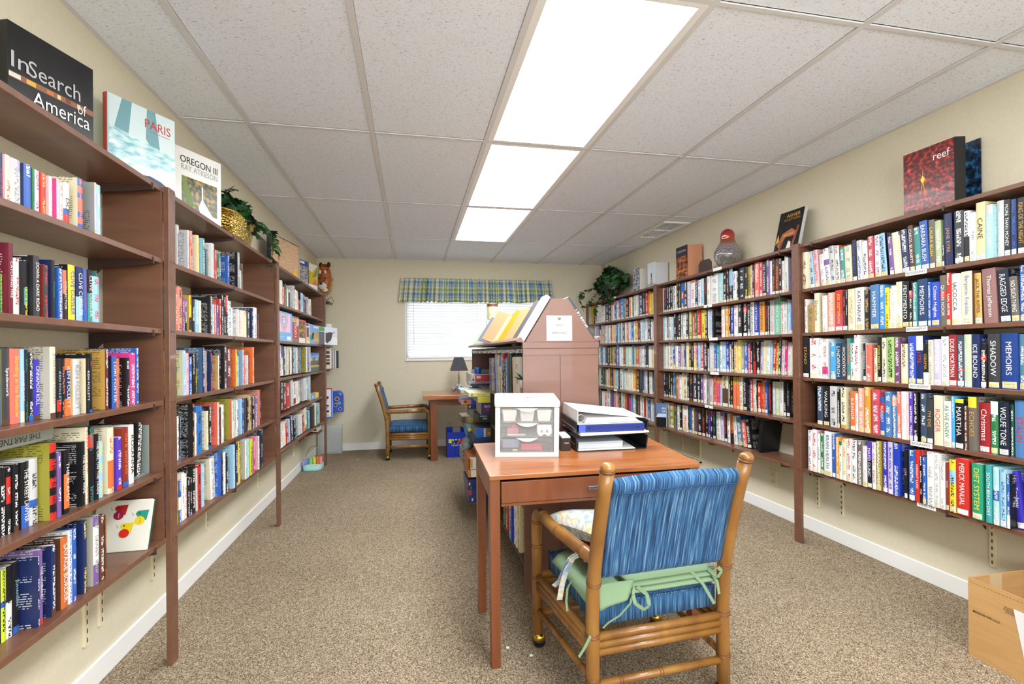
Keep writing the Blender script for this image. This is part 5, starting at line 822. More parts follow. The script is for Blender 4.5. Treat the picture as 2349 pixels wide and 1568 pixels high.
# ivy right
iv = thing('planter', 'bushy trailing ivy in a dark pot at the far end of the right shelves', 'planter', (2.45, 5.72, ZTR))
MB().lathe([(.06, 0), (.085, .1), (.09, .105), (.08, .1), (.06, .01)], seg=24).build('pot', plain('4a2e26', .5), iv, smooth=True)
r3 = random.Random(21)
ivy(iv, (-.02, .0, .2), (.11, .4, .19), 520, [[(-.05, -.3, .12), (-.11, -.36, .05), (-.13, -.3, -.06)], [(-.05, .1, .1), (-.12, .15, .02), (-.14, .2, -.12), (-.13, .2, -.2)], [(-.05, .35, .14), (-.1, .45, .06), (-.14, .48, -.08)], [(-.02, -.3, .2), (-.04, -.46, .2), (-.05, -.56, .22)], [(-.05, 0, .1), (-.12, 0, .0), (-.14, .02, -.1)], [(-.06, .3, .2), (-.2, .42, .17), (-.26, .44, .05), (-.22, .42, -.12)], [(-.05, -.15, .1), (-.12, -.18, .02), (-.135, -.2, -.12)]], r3, (.05, .085))
# ================================================================ LOOSE THINGS ON THE SHELVES
G2 = 'puzzle boxes on the third left bookcase'
def boxart(t, L, h, name, mat): 
    o = MB(); o.face([(.002, -.001, .002), (L - .002, -.001, .002), (L - .002, -.001, h - .002), (.002, -.001, h - .002)]); return o.build(name, mat, t)
Z2 = 1.2906
t, L = carton('puzzle_box', 'light blue box with a rainbow heart of curved stripes, third left bookcase', 'puzzle box', (-.958, 3.87), (-.945, 4.215), Z2, .225, .05, '6fb0e8', group=G2)
h_ = []
cols = ['d8a0d8', 'e87ab0', 'f0e070', '5ab0e8', 'e8e4f4', 'e86a4a', 'b07ae0', '6ad0c8', 'f4f0f8', '3a5ad0', 'f4f4fa']
def heart(cx, cz, s): return [(cx + s * 16 * math.sin(a) ** 3 / 16, cz + s * (13 * math.cos(a) - 5 * math.cos(2 * a) - 2 * math.cos(3 * a) - math.cos(4 * a)) / 15) for a in [2 * PI * k / 40 for k in range(40)]]
polys = [('f0c8e0', R_(.0, .07, .29, .212))]
for k, c in enumerate(cols):
    s = .105 * (1 - k / 12); polys.append((c, [(max(.0, min(.29, x)), max(.07, min(.212, z))) for x, z in heart(.12, .15, s)]))
polys += [('f4f4f4', R_(.19, .012, .3, .04)), ('bcd8f0', R_(.01, .03, .12, .034))]
art(t, polys)
t, L = carton('puzzle_box', 'red and brown puzzle box lettered 1000, third left bookcase', 'puzzle box', (-.955, 4.225), (-.945, 4.46), Z2, .215, .06, '8a6a54', group=G2)
art(t, [('c9a884', R_(0, .16, L, .2)), ('b4283a', R_(.02, .03, L - .03, .165)), ('d8c8b0', R_(.15, .14, L - .02, .2))]); text('front_lettering', '1000', t, FRONT((L / 2, -.002, .1)) @ Matrix.Rotation(PI / 2, 4, 'Z'), 'f4f0ec', .11, .06)
t, L = carton('puzzle_box', 'autumn picture puzzle box with a red edge, third left bookcase', 'puzzle box', (-.955, 4.475), (-.945, 4.735), Z2, .205, .06, 'c84a4a', group=G2)
boxart(t, L * .85, .19, 'autumn_picture', ramp_mat('autumn_photo', [(.35, '2a2418'), (.5, '6a5a30'), (.62, 'd89a3a'), (.75, 'b8541e')], (20, 10, 24), 4, .4)); art(t, [('f4f2f0', R_(0, .0, L * .85, .045))], .0014)
t, L = carton('puzzle_box', 'narrow white puzzle box with coloured letters beside the toucan box', 'puzzle box', (-.955, 4.75), (-.945, 4.90), Z2, .19, .06, 'ece8ea', group=G2)
art(t, [('2438b0', ell(L / 2, .175, .05, .012)), ('4a4a54', R_(.04, .06, L - .03, .15)), ('e8d83a', ell(L / 2, .04, .05, .016)), ('c83a3a', R_(0, .0, .01, .185))])
t, L = carton('puzzle_box', 'light blue box with an orange toucan-like bird on its front', 'puzzle box', (-.955, 4.915), (-.93, 5.4), Z2, .19, .06, '7ab4ec', group=G2)
art(t, [('e8a82a', [(.2, .1), (.3, .12), (.4, .115), (.42, .125), (.36, .08), (.25, .06), (.17, .09)]), ('e8a82a', ell(.03, .11, .05, .02)), ('1a1a1c', [(.08, .04), (.16, .05), (.2, .1), (.15, .12), (.11, .09)]), ('e8c84a', ell(.3, .035, .12, .028)), ('2a9a7a', ell(.06, .065, .05, .02)), ('f4f4f8', R_(.18, .16, .38, .178)), ('d86ab0', R_(.22, .008, .44, .022))])
t, L = carton('puzzle_box', 'white puzzle box with a dark brown long-horned ox, sticking out past the post', 'puzzle box', (-.935, 5.3), (-.80, 5.62), Z2, .185, .05, 'dce4ee', group=G2)
art(t, [('4a9a3a', R_(0, .14, .1, .18)), ('5a5a60', R_(0, .0, .1, .135)), ('3a2a26', [(.12, .12), (.2, .135), (.26, .13), (.24, .09), (.22, .05), (.15, .015), (.12, .03)]), ('2a201c', [(.26, .13), (.31, .145), (.27, .122)]), ('eef2f8', [(.22, .0), (.34, .0), (.34, .07), (.27, .09)])]) if L > .3 else None
# D corner things
t, L = standing('book', 'white tall book standing at the corner past the last left post, upper', 'book', (-.93, 5.66), (-.872, 5.665), 1.2906, .235, .15, 'ecebea', group='things on the corner shelves')
for k, (c, y, hh, w_) in enumerate((('d8c890', 5.83, .19, .02), ('3a9a9c', 5.86, .17, .02), ('e8e6e2', 5.89, .2, .03), ('8ac0e0', 5.94, .205, .06))):
    bb = thing('book', ['buff thin book at the corner shelf behind the white tall book', 'teal thin book on the upper corner shelf', 'pale thin book on the upper corner shelf by the blue binder', 'blue topped white binder at the end of the upper corner shelf'][k], 'book', (-.9, y, 1.2906), group='things on the corner shelves')
    MB().box((-.15, 0, 0), (.0 + k * .012, w_, hh)).build('cover', plain(c, .4), bb, bevel=.002); MB().box((-.148, .003, hh), (.0 + k * .012 - .004, w_ - .003, hh + .0006)).build('page_block', plain('e8e4d8', .8), bb)
for k, (c, y, hh, w_, x) in enumerate((('e8e2d4', 5.66, .225, .05, -.875), ('c8562a', 5.715, .22, .012, -.873), ('1e2430', 5.73, .21, .02, -.87), ('f0eee8', 5.755, .21, .03, -.865), ('4a86a8', 5.79, .215, .05, -.86), ('e4e0d4', 5.845, .205, .03, -.85), ('15161a', 5.9, .2, .06, -.835))):
    bb = thing('book', ['cream album with pictures on its edge, middle corner shelf', 'thin orange-red book, middle corner shelf', 'thin dark navy book, middle corner shelf', 'white book between dark and blue ones, middle corner shelf', 'steel-blue book, middle corner shelf', 'cream book before the black one, middle corner shelf', 'black book at the end of the middle corner shelf'][k], 'book', (x, y, 1.0306), group='things on the corner shelves')
    MB().box((-.17, 0, 0), (0, w_, hh)).build('cover', plain(c, .4), bb, bevel=.002); MB().box((-.168, .003, hh), (-.004, w_ - .003, hh + .0006)).build('page_block', plain('e8e4d8', .8), bb)
    if k == 0: art(bb, [('4a4238', R_(-.05, .165, -.012, .195)), ('4a4238', R_(-.05, .12, -.012, .15)), ('6a5a4a', R_(-.05, .085, -.012, .105)), ('4a4238', R_(-.05, .045, -.012, .075))])
t, L = carton('activity_box', 'tall white activity box with a blue edge and red top at the last left post', 'box', (-.975, 5.62), (-.858, 5.622), .4986, .325, .045, 'e8e6ee', group='things on the corner shelves')
art(t, [('2f6ae0', R_(.0, 0, L, .012)), ('2f6ae0', R_(L - .012, 0, L, .31)), ('c8321e', R_(0, .31, L, .325)), ('e8a83a', ell(.045, .2, .02, .02)), ('e8e6ee', ell(.04, .2, .013, .013)), ('1a1a1e', ell(.07, .22, .01, .015)), ('8a4a3a', [(.05, .15), (.053, .15), (.07, .21), (.067, .21)]), ('1a1a1e', ell(.065, .13, .018, .012)), ('d8a88a', R_(.055, .1, .075, .125)), ('1a1a1e', ell(.07, .07, .014, .013)), ('b8b8c4', R_(.04, .02, .08, .035))])
su = thing('toy_suitcase', 'blue toy suitcase covered in travel stickers at the far left corner', 'case', (-.93, 6.12, .4986))
m = MB(); prof = [(0, 0), (.115, 0), (.115, .2), (.1, .235), (.075, .25), (0, .25)]; m.prism(prof, 1, 0, .1); m.build('shell', plain('2f5ac4', .4), su, bevel=.004)
art(su, [('e8a84a', ell(.05, .16, .028, .026)), ('5a4a6a', ell(.05, .16, .02, .018)), ('e4e0d8', R_(.012, .07, .05, .11)), ('4a4a44', R_(.016, .074, .046, .106)), ('dff0e8', [(.055, .11), (.075, .13), (.095, .11), (.075, .09)]), ('2a8a8a', [(.06, .11), (.075, .125), (.09, .11), (.075, .095)]), ('e4dcec', [(.06, .04), (.085, .065), (.11, .04), (.085, .015)]), ('6a2a5a', [(.066, .04), (.085, .06), (.104, .04), (.085, .02)]), ('8ac8b8', [(.07, .225), (.095, .2), (.1, .215), (.08, .235)])], .001, 'stickers')
MB().tube([(.04, .05, .25), (.04, .05, .262), (.08, .05, .262), (.08, .05, .25)], .004, 8).build('handle', plain('b8bcc8', .4), su)
o = MB().box((-1.12, 5.83, .4986), (-.955, 5.86, .72)).build('binder', plain('4a5450', .5)); tag(o, 'dark grey-green binder on the lowest corner shelf', 'binder')
o = MB().box((-1.12, 5.875, .4986), (-.95, 5.92, .71)).build('binder', plain('c8c4c8', .5)); tag(o, 'pale grey binder on the lowest corner shelf', 'binder')
# third left bookcase: lake photo, yellow carton
t, L = carton('picture_card', 'upright photo of a lake with towers mirrored in it, third left bookcase', 'picture', (-.955, 4.96), (-.945, 5.36), 1.0187, .188, .012, '5a8ab8')
art(t, [('7ab0dc', R_(.0, .12, L, .188)), ('3a78c8', [(0, .15), (L, .175), (L, .188), (0, .188)]), ('d8b8b0', R_(0, .1, L, .13)), ('5a5a4a', R_(0, .06, L, .11)), ('3a3a34', R_(.1, .11, .14, .14)), ('3a3a34', R_(.17, .11, .21, .145)), ('c8a878', R_(0, .045, L, .065)), ('3a6a5a', R_(0, 0, L, .045)), ('2a4a3a', [(.32, .06), (L, .06), (L, .15), (.36, .13)])])
t, L = carton('card_box', 'small blue and yellow box lying at the right end, third left bookcase', 'box', (-.955, 4.99), (-.945, 5.33), .7486, .055, .05, 'ecd87a')
art(t, [('2a94dc', R_(0, 0, .15, .055)), ('f4f4f4', R_(.05, .012, .1, .045))])
t = thing('tray_box', 'cream boxed game lying under the last left shelf, barcode showing', 'box', (-1.05, 5.29, .4))
MB().box((0, 0, 0), (.1, .18, .045)).build('carton', plain('dcd8c4', .4), t); art(t, [('3a3a3c', R_(.06, .008, .09, .025)), ('3a3a3c', [(.0, .03), (.03, .042), (.028, .044), (0, .035)])])
t = thing('wooden_bracket_shelf', 'small brown wooden shelf hung under the last left bookcase shelf', 'shelf', (XL, 5.27, .39))
MB().box((.001, 0, -.012), (.2, .22, 0)).build('shelf', m_brown, t); MB().prism([(.001, -.013), (.15, -.013), (.1, -.025), (.05, -.04), (.02, -.08), (.001, -.085)], 1, .01, .02).build('bracket', m_brown, t)
# THE PARTNER lying on the near left books
zt_ = .748 + .214
t = thing('book', 'grey-green book titled The Partner lying flat on top of other books', 'book', (-1.002, 1.31, .9630), (math.radians(0), math.radians(6), 0))
m = MB(); m.box((-.09, 0, .0), (.025, .27, .0025)).box((-.09, 0, .0325), (.025, .27, .035)).box((.0228, 0, .0), (.025, .27, .035)); m.build('cover', plain('a8b0a8', .35), t)
MB().box((-.088, .003, .003), (.022, .267, .032)).build('page_block', plain('d8c8a0', .8), t)
text('spine_title', 'THE PARTNER', t, basis((0, -1, 0), (0, 0, -1), (1, 0, 0), (.0256, .15, .0175)), '2a2e2a', .15, .016)
# numbered bird board book
t = thing('board_book', 'white numbers board book with three colourful birds, leaning on the bottom left shelf', 'book', (-.985, 1.75, .4945), (0, 0, 0))
M, L = frame2((-1.122, 1.984), (-.942, 1.984), .4912)
t.matrix_world = M @ Matrix.Rotation(math.radians(-17), 4, 'X')
MB().box((0, 0, .0), (.18, .006, .178)).build('cover', plain('ece9dc', .35), t, bevel=.003)
MB().box((0, .0065, .0), (.178, .020, .176)).build('pages', plain('e4e0d0', .5), t, bevel=.003); MB().box((0, .0205, 0), (.18, .024, .178)).build('back_cover', plain('1f4a38', .4), t)
def bird(cx, cz, c, c2, s=.72):
    P = [(cx + s * a, cz + s * b) for a, b in ((-.03, .035), (-.02, .048), (.03, .05), (.022, 0), (-.005, .01), (-.02, .02))]
    return [(c, P), (c2, ell(cx - .008 * s, cz, .023 * s, .021 * s)), ('1a1a1a', ell(cx - .012 * s, cz + .036 * s, .004 * s, .003 * s)), ('1a1a1a', ell(cx - .04 * s, cz + .03 * s, .0016, .0016)), ('1a1a1a', ell(cx - .044 * s, cz + .038 * s, .0014, .0014))]
art(t, bird(.082, .125, 'b8242a', '9a1e4a') + bird(.152, .103, '2a9a80', 'ecd22a') + bird(.108, .062, 'ecd22a', 'd8301e'))
for n_, x, z in (('1', .077, .125), ('3', .147, .103), ('2', .103, .062)): text('numeral', n_, t, FRONT((x, -.0016, z)), 'c8a828' if n_ == '3' else 'f0a0a0', .01, .017)
# bookends
def bookend(M, h, w, col, label):
    t = thing('bookend', label, 'bookend', mat=M)
    MB().box((0, 0, 0), (w, .0015, h)).build('upright', plain(col, .35, .3), t, bevel=.0004); MB().box((0, -.12, 0), (w, 0, .0012)).build('foot', plain(col, .35, .3), t)
bookend(basis((1, 0, 0), (0, 1, 0), (0, 0, 1), (-1.09, 1.792, .4905)), .17, .11, '3f8f88', 'teal bookend beside the bird board book on the bottom left shelf')
bookend(basis((1, 0, 0), (0, 1, 0), (0, 0, 1), (-1.08, 1.985, 1.018)), .0, .001, '3f8f88', 'x') if False else None
bookend(basis((1, 0, 0), (0, 1, 0), (0, 0, 1), (-1.09, 2.07, .7485)), .18, .12, '9aa4a0', 'grey bookend at the post end of the fourth row, near left bookcase')
bookend(basis((1, 0, 0), (0, 1, 0), (0, 0, 1), (-1.08, 1.765, 1.2905)), .165, .11, '4a9088', 'teal bookend after the second row of the near left bookcase')
bookend(basis((1, 0, 0), (0, -1, 0), (0, 0, 1), (2.40, 2.545, .7455)), .2, .13, '141416', 'black bookend at the post end of the fourth row, near right bookcase')
# tilted book on second left, bottom row
t = thing('book', 'cream hand-drawn paperback slumped at the end of the bottom row, second left bookcase', 'book', (-.99, 3.40, .492), (math.radians(28), 0, 0))
MB().box((-.11, 0, 0), (.02, .018, .15)).build('cover', plain('ddd6bf', .5), t, bevel=.001); MB().box((-.108, .002, .15), (.018, .016, .1506)).build('page_block', plain('e8e4d8', .8), t)
# black album middle right bottom
t = thing('photo_album', 'big black album leaning against books, bottom shelf of the middle right bookcase', 'album', (2.40, 3.03, .4665), (math.radians(11), 0, 0))
m = MB(); m.box((0, 0, 0), (.15, .003, .235)).box((0, .037, 0), (.15, .04, .235)).box((0, 0, 0), (.003, .04, .235)); m.build('cover', plain('15161b', .35), t, bevel=.001)
MB().box((.004, .0035, .004), (.147, .0365, .231)).build('page_block', plain('d8d4c8', .8), t)
text('spine_title', 'ALBUM', t, basis((0, 0, -1), (0, -1, 0), (-1, 0, 0), (-.0008, .02, .12)), '9a9aa0', .06, .01) if False else None
# mystery book facing out at the far post
t, L = standing('book', 'blue and black book facing out at the second right post, bottom shelf', 'book', (2.313, 4.362), (2.362, 4.262), .4626, .225, .02, '4a6a94')
art(t, [('5a7aa4', R_(0, .12, L, .225)), ('c8d4e8', [(0, .09), (L, .1), (L, .13), (.02, .125)]), ('14161c', R_(0, 0, L, .09))]); ftext('cover_lettering', 'AN\nVA', t, .085, .165, .06, .05, 'f0f4f8')
t.parent = None

# ================================================================ ISLAND
IY = 2.335; IX0, IX1 = .532, .922; IZ = 1.218; IYE = 4.42; IM = 3.37
m_isl = ramp_mat('pinkish_brown_paint', [(.3, '734f43'), (.7, '7c584a')], (4, 4, 9), 3, .42, .08, bumpd=.001, coat=.15)
m_isd = plain('2c2422', .6)
isl = thing('display_bookcase', 'pinkish brown double-sided bookcase in the middle of the room, peaked display top', 'bookcase', (IX0, IY, 0))
W_ = IX1 - IX0; DY = IYE - IY; LX = W_
MB().box((0, 0, 0), (.187, .016, IZ - .012)).box((.191, 0, 0), (W_, .016, IZ - .012)).box((.187, .004, 0), (.191, .016, IZ - .012)).build('end_panel', m_isl, isl)
MB().box((-.002, -.004, IZ - .012), (W_ + .004, .02, IZ + .018)).build('end_trim', m_isl, isl, bevel=.002)
MB().box((0, -.003, IZ - .045), (W_, 0, IZ - .014)).build('upper_rail', m_isl, isl, bevel=.001)
px_ = lambda d: d
ped = [(.012, IZ + .0185), (.148, IZ + .235), (.236, IZ + .235), (.378, IZ + .0185)]
MB().prism(ped, 1, 0, .014).build('gable', m_isl, isl, bevel=.0015)
MB().prism(ped, 1, DY - .014, DY).build('gable', m_isl, isl)
MB().hexa([(.012, .0145, IZ + .0185), (.02, .0145, IZ + .0185), (.02, DY - .0145, IZ + .0185), (.012, DY - .0145, IZ + .0185)], [(.148, .0145, IZ + .234), (.156, .0145, IZ + .234), (.156, DY - .0145, IZ + .234), (.148, DY - .0145, IZ + .234)]).build('slope_board', m_isl, isl)
MB().hexa([(.37, .0145, IZ + .0185), (.378, .0145, IZ + .0185), (.378, DY - .0145, IZ + .0185), (.37, DY - .0145, IZ + .0185)], [(.228, .0145, IZ + .234), (.236, .0145, IZ + .234), (.236, DY - .0145, IZ + .234), (.228, DY - .0145, IZ + .234)]).build('slope_board', m_isl, isl)
MB().box((.156, .0145, IZ + .222), (.228, DY - .0145, IZ + .2345)).build('ridge_board', m_isl, isl)
MB().box((0, .02, IZ - .012), (W_, DY, IZ + .003)).build('top_board', m_isd, isl)
# ledges: tilted boards along the foot of each slope
MB().hexa([(-.036, .0, IZ + .028), (-.028, .0, IZ + .02), (-.028, DY, IZ + .02), (-.036, DY, IZ + .028)], [(-.01, .0, IZ + .045), (.008, .0, IZ + .0185), (.008, DY, IZ + .0185), (-.01, DY, IZ + .045)]).build('ledge', m_isl, isl)
MB().hexa([(W_ - .012, .0, IZ + .0195), (W_ + .02, .0, IZ + .036), (W_ + .02, DY, IZ + .036), (W_ - .012, DY, IZ + .0195)], [(W_ - .018, .0, IZ + .03), (W_ + .012, .0, IZ + .05), (W_ + .012, DY, IZ + .05), (W_ - .018, DY, IZ + .03)]).build('ledge', m_isl, isl)
MB().box((-.002, .02, IZ - .034), (0, DY, IZ - .014)).build('worn_tape_strip', ramp_mat('worn_tape', [(.4, '6a7078'), (.55, 'c8ccd2'), (.7, 'e8eaec')], (20, 14, 60), 4, .5), isl)
MB().box((.186, .016, .03), (.196, DY, IZ - .013)).build('divider', m_isd, isl)
MB().box((0, DY - .014, 0), (W_, DY, IZ - .013)).build('back_end_panel', m_isl, isl)
MB().box((.0, IM - IY - .012, 0), (.186, IM - IY + .006, .905)).build('upright', m_isd, isl)
for k, (z, a, b) in enumerate(((.145, .016, DY - .014), (.43, .016, IM - IY - .013), (.695, .016, IM - IY - .013), (.925, .016, DY - .014), (.32, IM - IY + .007, DY - .014), (.552, IM - IY + .007, DY - .014))):
    MB().box((.001, a, z - .016), (.185, b, z)).build('shelf', plain('5a4a40', .5) if z < .9 else plain('8a8268', .5), isl)
for z in (.145, .43, .695, .925): MB().box((.197, .016, z - .016), (W_ - .001, DY - .014, z)).build('shelf', plain('5a4a40', .5), isl)
# sign
sg = thing('sign', 'white NEW ARRIVALS sign in a clear sleeve pinned to the island end', 'sign', (.652, IY - .001, 1.243))
MB().box((0, -.0012, 0), (.133, 0, .126)).build('sleeve', plain('b4b0b0', .15, coat=.5), sg, bevel=.0004)
MB().box((.004, -.0018, .003), (.129, -.0013, .106)).build('paper', plain('cac8c8', .6), sg)
MB().box((.007, -.0021, .006), (.0076, -.0018, .103)).box((.1254, -.0021, .006), (.126, -.0018, .103)).build('border_line', plain('b8b8b8'), sg)
text('lettering', 'NEW', sg, FRONT((.067, -.0024, .078)), '505050', .036, .011); text('lettering', 'ARRIVALS', sg, FRONT((.067, -.0024, .04)), '505050', .08, .0115)
m = MB().lathe([(.007, 0), (.006, .006), (.001, .008)], seg=12); m.v = [(x + .067, -.002 - z, y + .112) for x, y, z in m.v]; m.build('push_pin', plain('9a8a60', .3, .8), sg)
# things leaning on the left slope. slope direction in x-z
sl = Vector((.136, 0, .2165)).normalized(); nl = Vector((-sl.z, 0, sl.x))
def leaner(label, y, w, h, th, col, out=0, twist=0, name='folder', cat='folder', edge=None, up=0):
    o_ = Vector((IX0 + .012, y, IZ + .0215)) + nl * (out + .0022) + sl * up
    X = Vector((0, 1, 0)); M = basis(X, -nl, sl, o_) @ Matrix.Rotation(math.radians(-twist), 4, 'Z')
    t = thing(name, label, cat, mat=M, group='folders leaning on the island display slope')
    MB().box((0, -th, 0), (w, 0, h)).build('sheet_stack', plain(col, .6), t)
    MB().box((.0, -th - .0012, .0), (w, -th, h)).build('front_sheet', plain(edge or col, .5), t)
    return t
rows_ = [
 ('stack of white paper leaning nearest on the island display slope', .02, .10, .262, .022, 'd0d0d4', 0, 0, 'dcdce0', 0),
 ('dark photo magazine leaning behind the white paper on the slope', .135, .11, .25, .012, '4a4a50', 0, 5, '6a6468', .0),
 ('tan folder leaning on the island slope before the black one', .26, .16, .215, .014, 'b8a070', 0, 7, 'c8ae7a', 0),
 ('black folder leaning between tan and yellow ones on the slope', .43, .06, .2, .006, '1c1c1e', 0, 9, '242428', 0),
 ('bright yellow folder leaning on the island slope', .5, .12, .225, .012, 'd89a14', 0, 11, 'e0a820', 0),
 ('cream folder leaning left of the yellow one on the slope', .66, .14, .2, .01, 'c8b890', 0, 10, 'd8c8a0', 0),
 ('large kraft envelope tilted on the island slope', .82, .2, .225, .01, 'b8946a', 0, 22, 'cca880', 0),
 ('blue-grey folder tilted on the island slope', 1.06, .2, .2, .01, '78828e', 0, 20, '848e9a', 0),
 ('tan and cream folder past the blue-grey one on the slope', 1.30, .13, .165, .008, 'dcc8a0', 0, 9, 'e4d4b0', 0),
 ('silver-grey folder far along the island slope', 1.46, .15, .165, .008, 'b8bcc4', 0, 9, 'c4c8d0', 0),
 ('black edged clear folder far along the island slope', 1.63, .12, .16, .006, '5a5e64', 0, 8, 'a8acb4', 0),
 ('pale green folder near the far end of the slope', 1.78, .12, .15, .008, 'b4c4a8', 0, 12, 'c0d0b4', 0),
 ('white folded papers sticking out at the far end of the slope', 1.9, .14, .15, .01, 'eeeeea', 0, 26, 'f4f4f0', 0)]
for lb, y, w, h, th, c, out, tw, e, up in rows_: leaner(lb, IY + y, w, h, th, c, out, tw, edge=e)
# dark book on the right slope
sr = Vector((-.142, 0, .2165)).normalized(); nr = Vector((sr.z, 0, -sr.x))
o_ = Vector((IX0 + .378, IY + .06, IZ + .038)) + nr * .003
t = thing('book', 'dark slate book with a white lettered band leaning on the right slope of the island', 'book', mat=basis((0, -1, 0), -nr, sr, o_ + Vector((0, .2, 0))))
MB().box((0, -.018, 0), (.2, 0, .245)).build('cover', plain('2c3a42', .35), t, bevel=.001); MB().box((.004, -.015, .245), (.196, -.003, .2455)).build('page_block', plain('d8d4c8', .7), t)
text('spine_lettering', 'REFERENCE', t, basis((0, 0, -1), (0, -1, 0), (1, 0, 0), (.2006, -.009, .11)), 'e8e8e8', .13, .009) if False else None
m = MB().box((.2002, -.016, .06), (.2006, -.002, .17)); m.build('white_band', ramp_mat('edge_print', [(.48, '20282c'), (.52, 'f0f0f0')], (10, 10, 160), 1, .5), t)
# canister on the ridge
t = thing('canister', 'cream canister with a brown lid standing on the island ridge', 'canister', (.627, 3.82, IZ + .2348))
MB().lathe([(.041, 0), (.041, .1)], seg=28).build('tin', ramp_mat('canister_print', [(.5, 'e4dcb0'), (.66, 'dcd2a0'), (.7, 'c4b06a')], (60, 60, 40), 2, .5), t, smooth=False)
MB().lathe([(.043, .1), (.043, .122), (.038, .124)], seg=28).build('lid', plain('7a4a3a', .4), t)
# books on the upper island shelf (left face)
IB = [  # y0, y1, h, depth out, lean, cols
 (2.357, 2.40, .0, 0, 0, 'w', 'w', ''),
]
def isb(label, y0, y1, h, c1, c2, lean=0, xo=0, cc='', bands=(), z=.9256, D=.17, grp='books in the island shelves', title=''):
    th = y1 - y0 - .001; R = Matrix.Translation((IX0 + .004 - xo, (y0 + y1) / 2, z + abs(math.sin(math.radians(lean))) * th / 2 + .0004)) @ Euler((math.radians(lean), 0, PI)).to_matrix().to_4x4()
    t = thing('book', label, 'book', mat=R, group=grp); cov, pag = MB(), MB(); add_book(cov, pag, th, h, D, c1, c2, cc, list(bands), title, hash(label) % 97, True)
    cov.build('cover', M_BOOK, t, attrs=True); pag.build('page_block', M_BOOK, t, attrs=True)
    if title: text('spine_title', title, t, basis((0, 0, -1), (0, 1, 0), (1, 0, 0), (.0008, 0, h / 2)), PAL[c2], h * .8, th * .5)
    return t
isb('large white medical book facing the camera, nearest in the island shelf', 2.45, 2.53, .235, 'w', 'rd', 4, 0, 'w', z=.9256)
isb('cream tall book beside the white medical book, island shelf', 2.56, 2.62, .235, 'cr', 'tn', 4)
isb('black binder in the island shelf, wider of the two', 2.645, 2.70, .262, 'bk', 'dg', 0)
isb('black binder with grey spine in the island shelf', 2.705, 2.76, .262, 'dg', 'bk', 0)
isb('bright blue tall book in the island shelf', 2.765, 2.83, .23, 'b2', 'w', 2, 0, 'bl')
isb('black book lettered white, left of the bright blue one, island shelf', 2.835, 2.88, .225, 'bk', 'w', 2)
isb('red, blue and black annual in the island shelf', 2.885, 2.95, .255, 'bk', 'w', 3, 0, 'rd', [('rd', .75, 1), ('b2', .6, .75)])
isb('white and blue topped thin book in the island shelf', 2.955, 3.03, .245, 'w', 'bk', 5, 0, '', [('b2', .7, 1)])
isb('cream narrow book leaning in the island shelf', 3.035, 3.10, .24, 'cr', 'rb', 6)
isb('orange topped picture book in the island shelf', 3.105, 3.18, .25, 'lb', 'or', 6, 0, '', [('or', .9, 1)])
isb('royal blue book near the island upright', 3.2, 3.27, .225, 'rb2', 'w', 2)
isb('tan and black cover book beside the royal blue one, island shelf', 3.275, 3.36, .225, 'tn', 'bk', 2)
isb('violet-blue book at the far end of the row, island shelf', 3.38, 3.44, .225, 'bl', 'w', 1)
# small plant + book stack at near end of shelf
t = thing('potted_plant', 'small artificial plant in a white pot on a stack of books in the island', 'plant', (IX0 + .018, 2.40, 1.009))
MB().lathe([(.016, 0), (.024, .04), (.022, .041)], seg=16).build('pot', plain('ececec', .4), t, smooth=True)
m = MB(); r4 = random.Random(2)
for k in range(16):
    a = r4.uniform(0, 2 * PI); d = Vector((math.cos(a), math.sin(a), r4.uniform(.2, 1.1))).normalized(); p = Vector((0, 0, .035)); s_ = d.cross(Vector((0, 0, 1))).normalized() * .007; e_ = r4.uniform(.04, .065)
    d2 = (d + Vector((0, 0, -.35))).normalized()
    m.face([p - s_ * .3, p + s_ * .3, p + d * e_ * .6 + s_, p + d * e_ * .6 + d2 * e_ * .5, p + d * e_ * .6 - s_])
m.build('foliage', plain('2a5a34', .45), t, fix=False)
for k, (z, c, lb) in enumerate(((.9256, 'b4b4ba', 'grey book at the bottom of the stack under the small plant'), (.9536, 'e0dedc', 'white book in the stack under the small plant'), (.9816, 'c06a66', 'rose-red book topping the stack under the small plant'))):
    t = thing('book', lb, 'book', (IX0 + .001 + k * .003, 2.365, z), group='books stacked under the small plant'); m = MB(); m.box((0, 0, 0), (.12, .07, .002)).box((0, 0, .025), (.12, .07, .027)).box((0, 0, 0), (.002, .07, .027)); m.build('cover', plain(c, .4), t); MB().box((.003, .001, .0022), (.118, .068, .0248)).build('page_block', plain('e4e0d4', .8), t)
# bottom shelf books under the desk
for lb, y0, y1, h, c1, c2, xo in (('pale cookbook with yellow spine on the low island shelf under the desk', 2.48, 2.53, .255, 'ye2', 'bk', 0), ('white thin book on the low island shelf', 2.545, 2.585, .25, 'w', 'bl', 0), ('white tall book with blue foot on the low island shelf', 2.59, 2.63, .25, 'w', 'dg', 0), ('royal blue binder on the low island shelf', 2.64, 2.72, .27, 'rb3', 'w', .01), ('blue white and orange book on the low island shelf', 2.73, 2.78, .25, 'bl', 'w', 0), ('bright red book on the low island shelf', 2.80, 2.88, .22, 'rd', 'w', 0), ('green book on the low island shelf', 2.9, 2.94, .22, 'gn', 'w', 0)):
    isb(lb, y0, y1, h, c1, c2, 0, xo, '', (), .1456, .15)
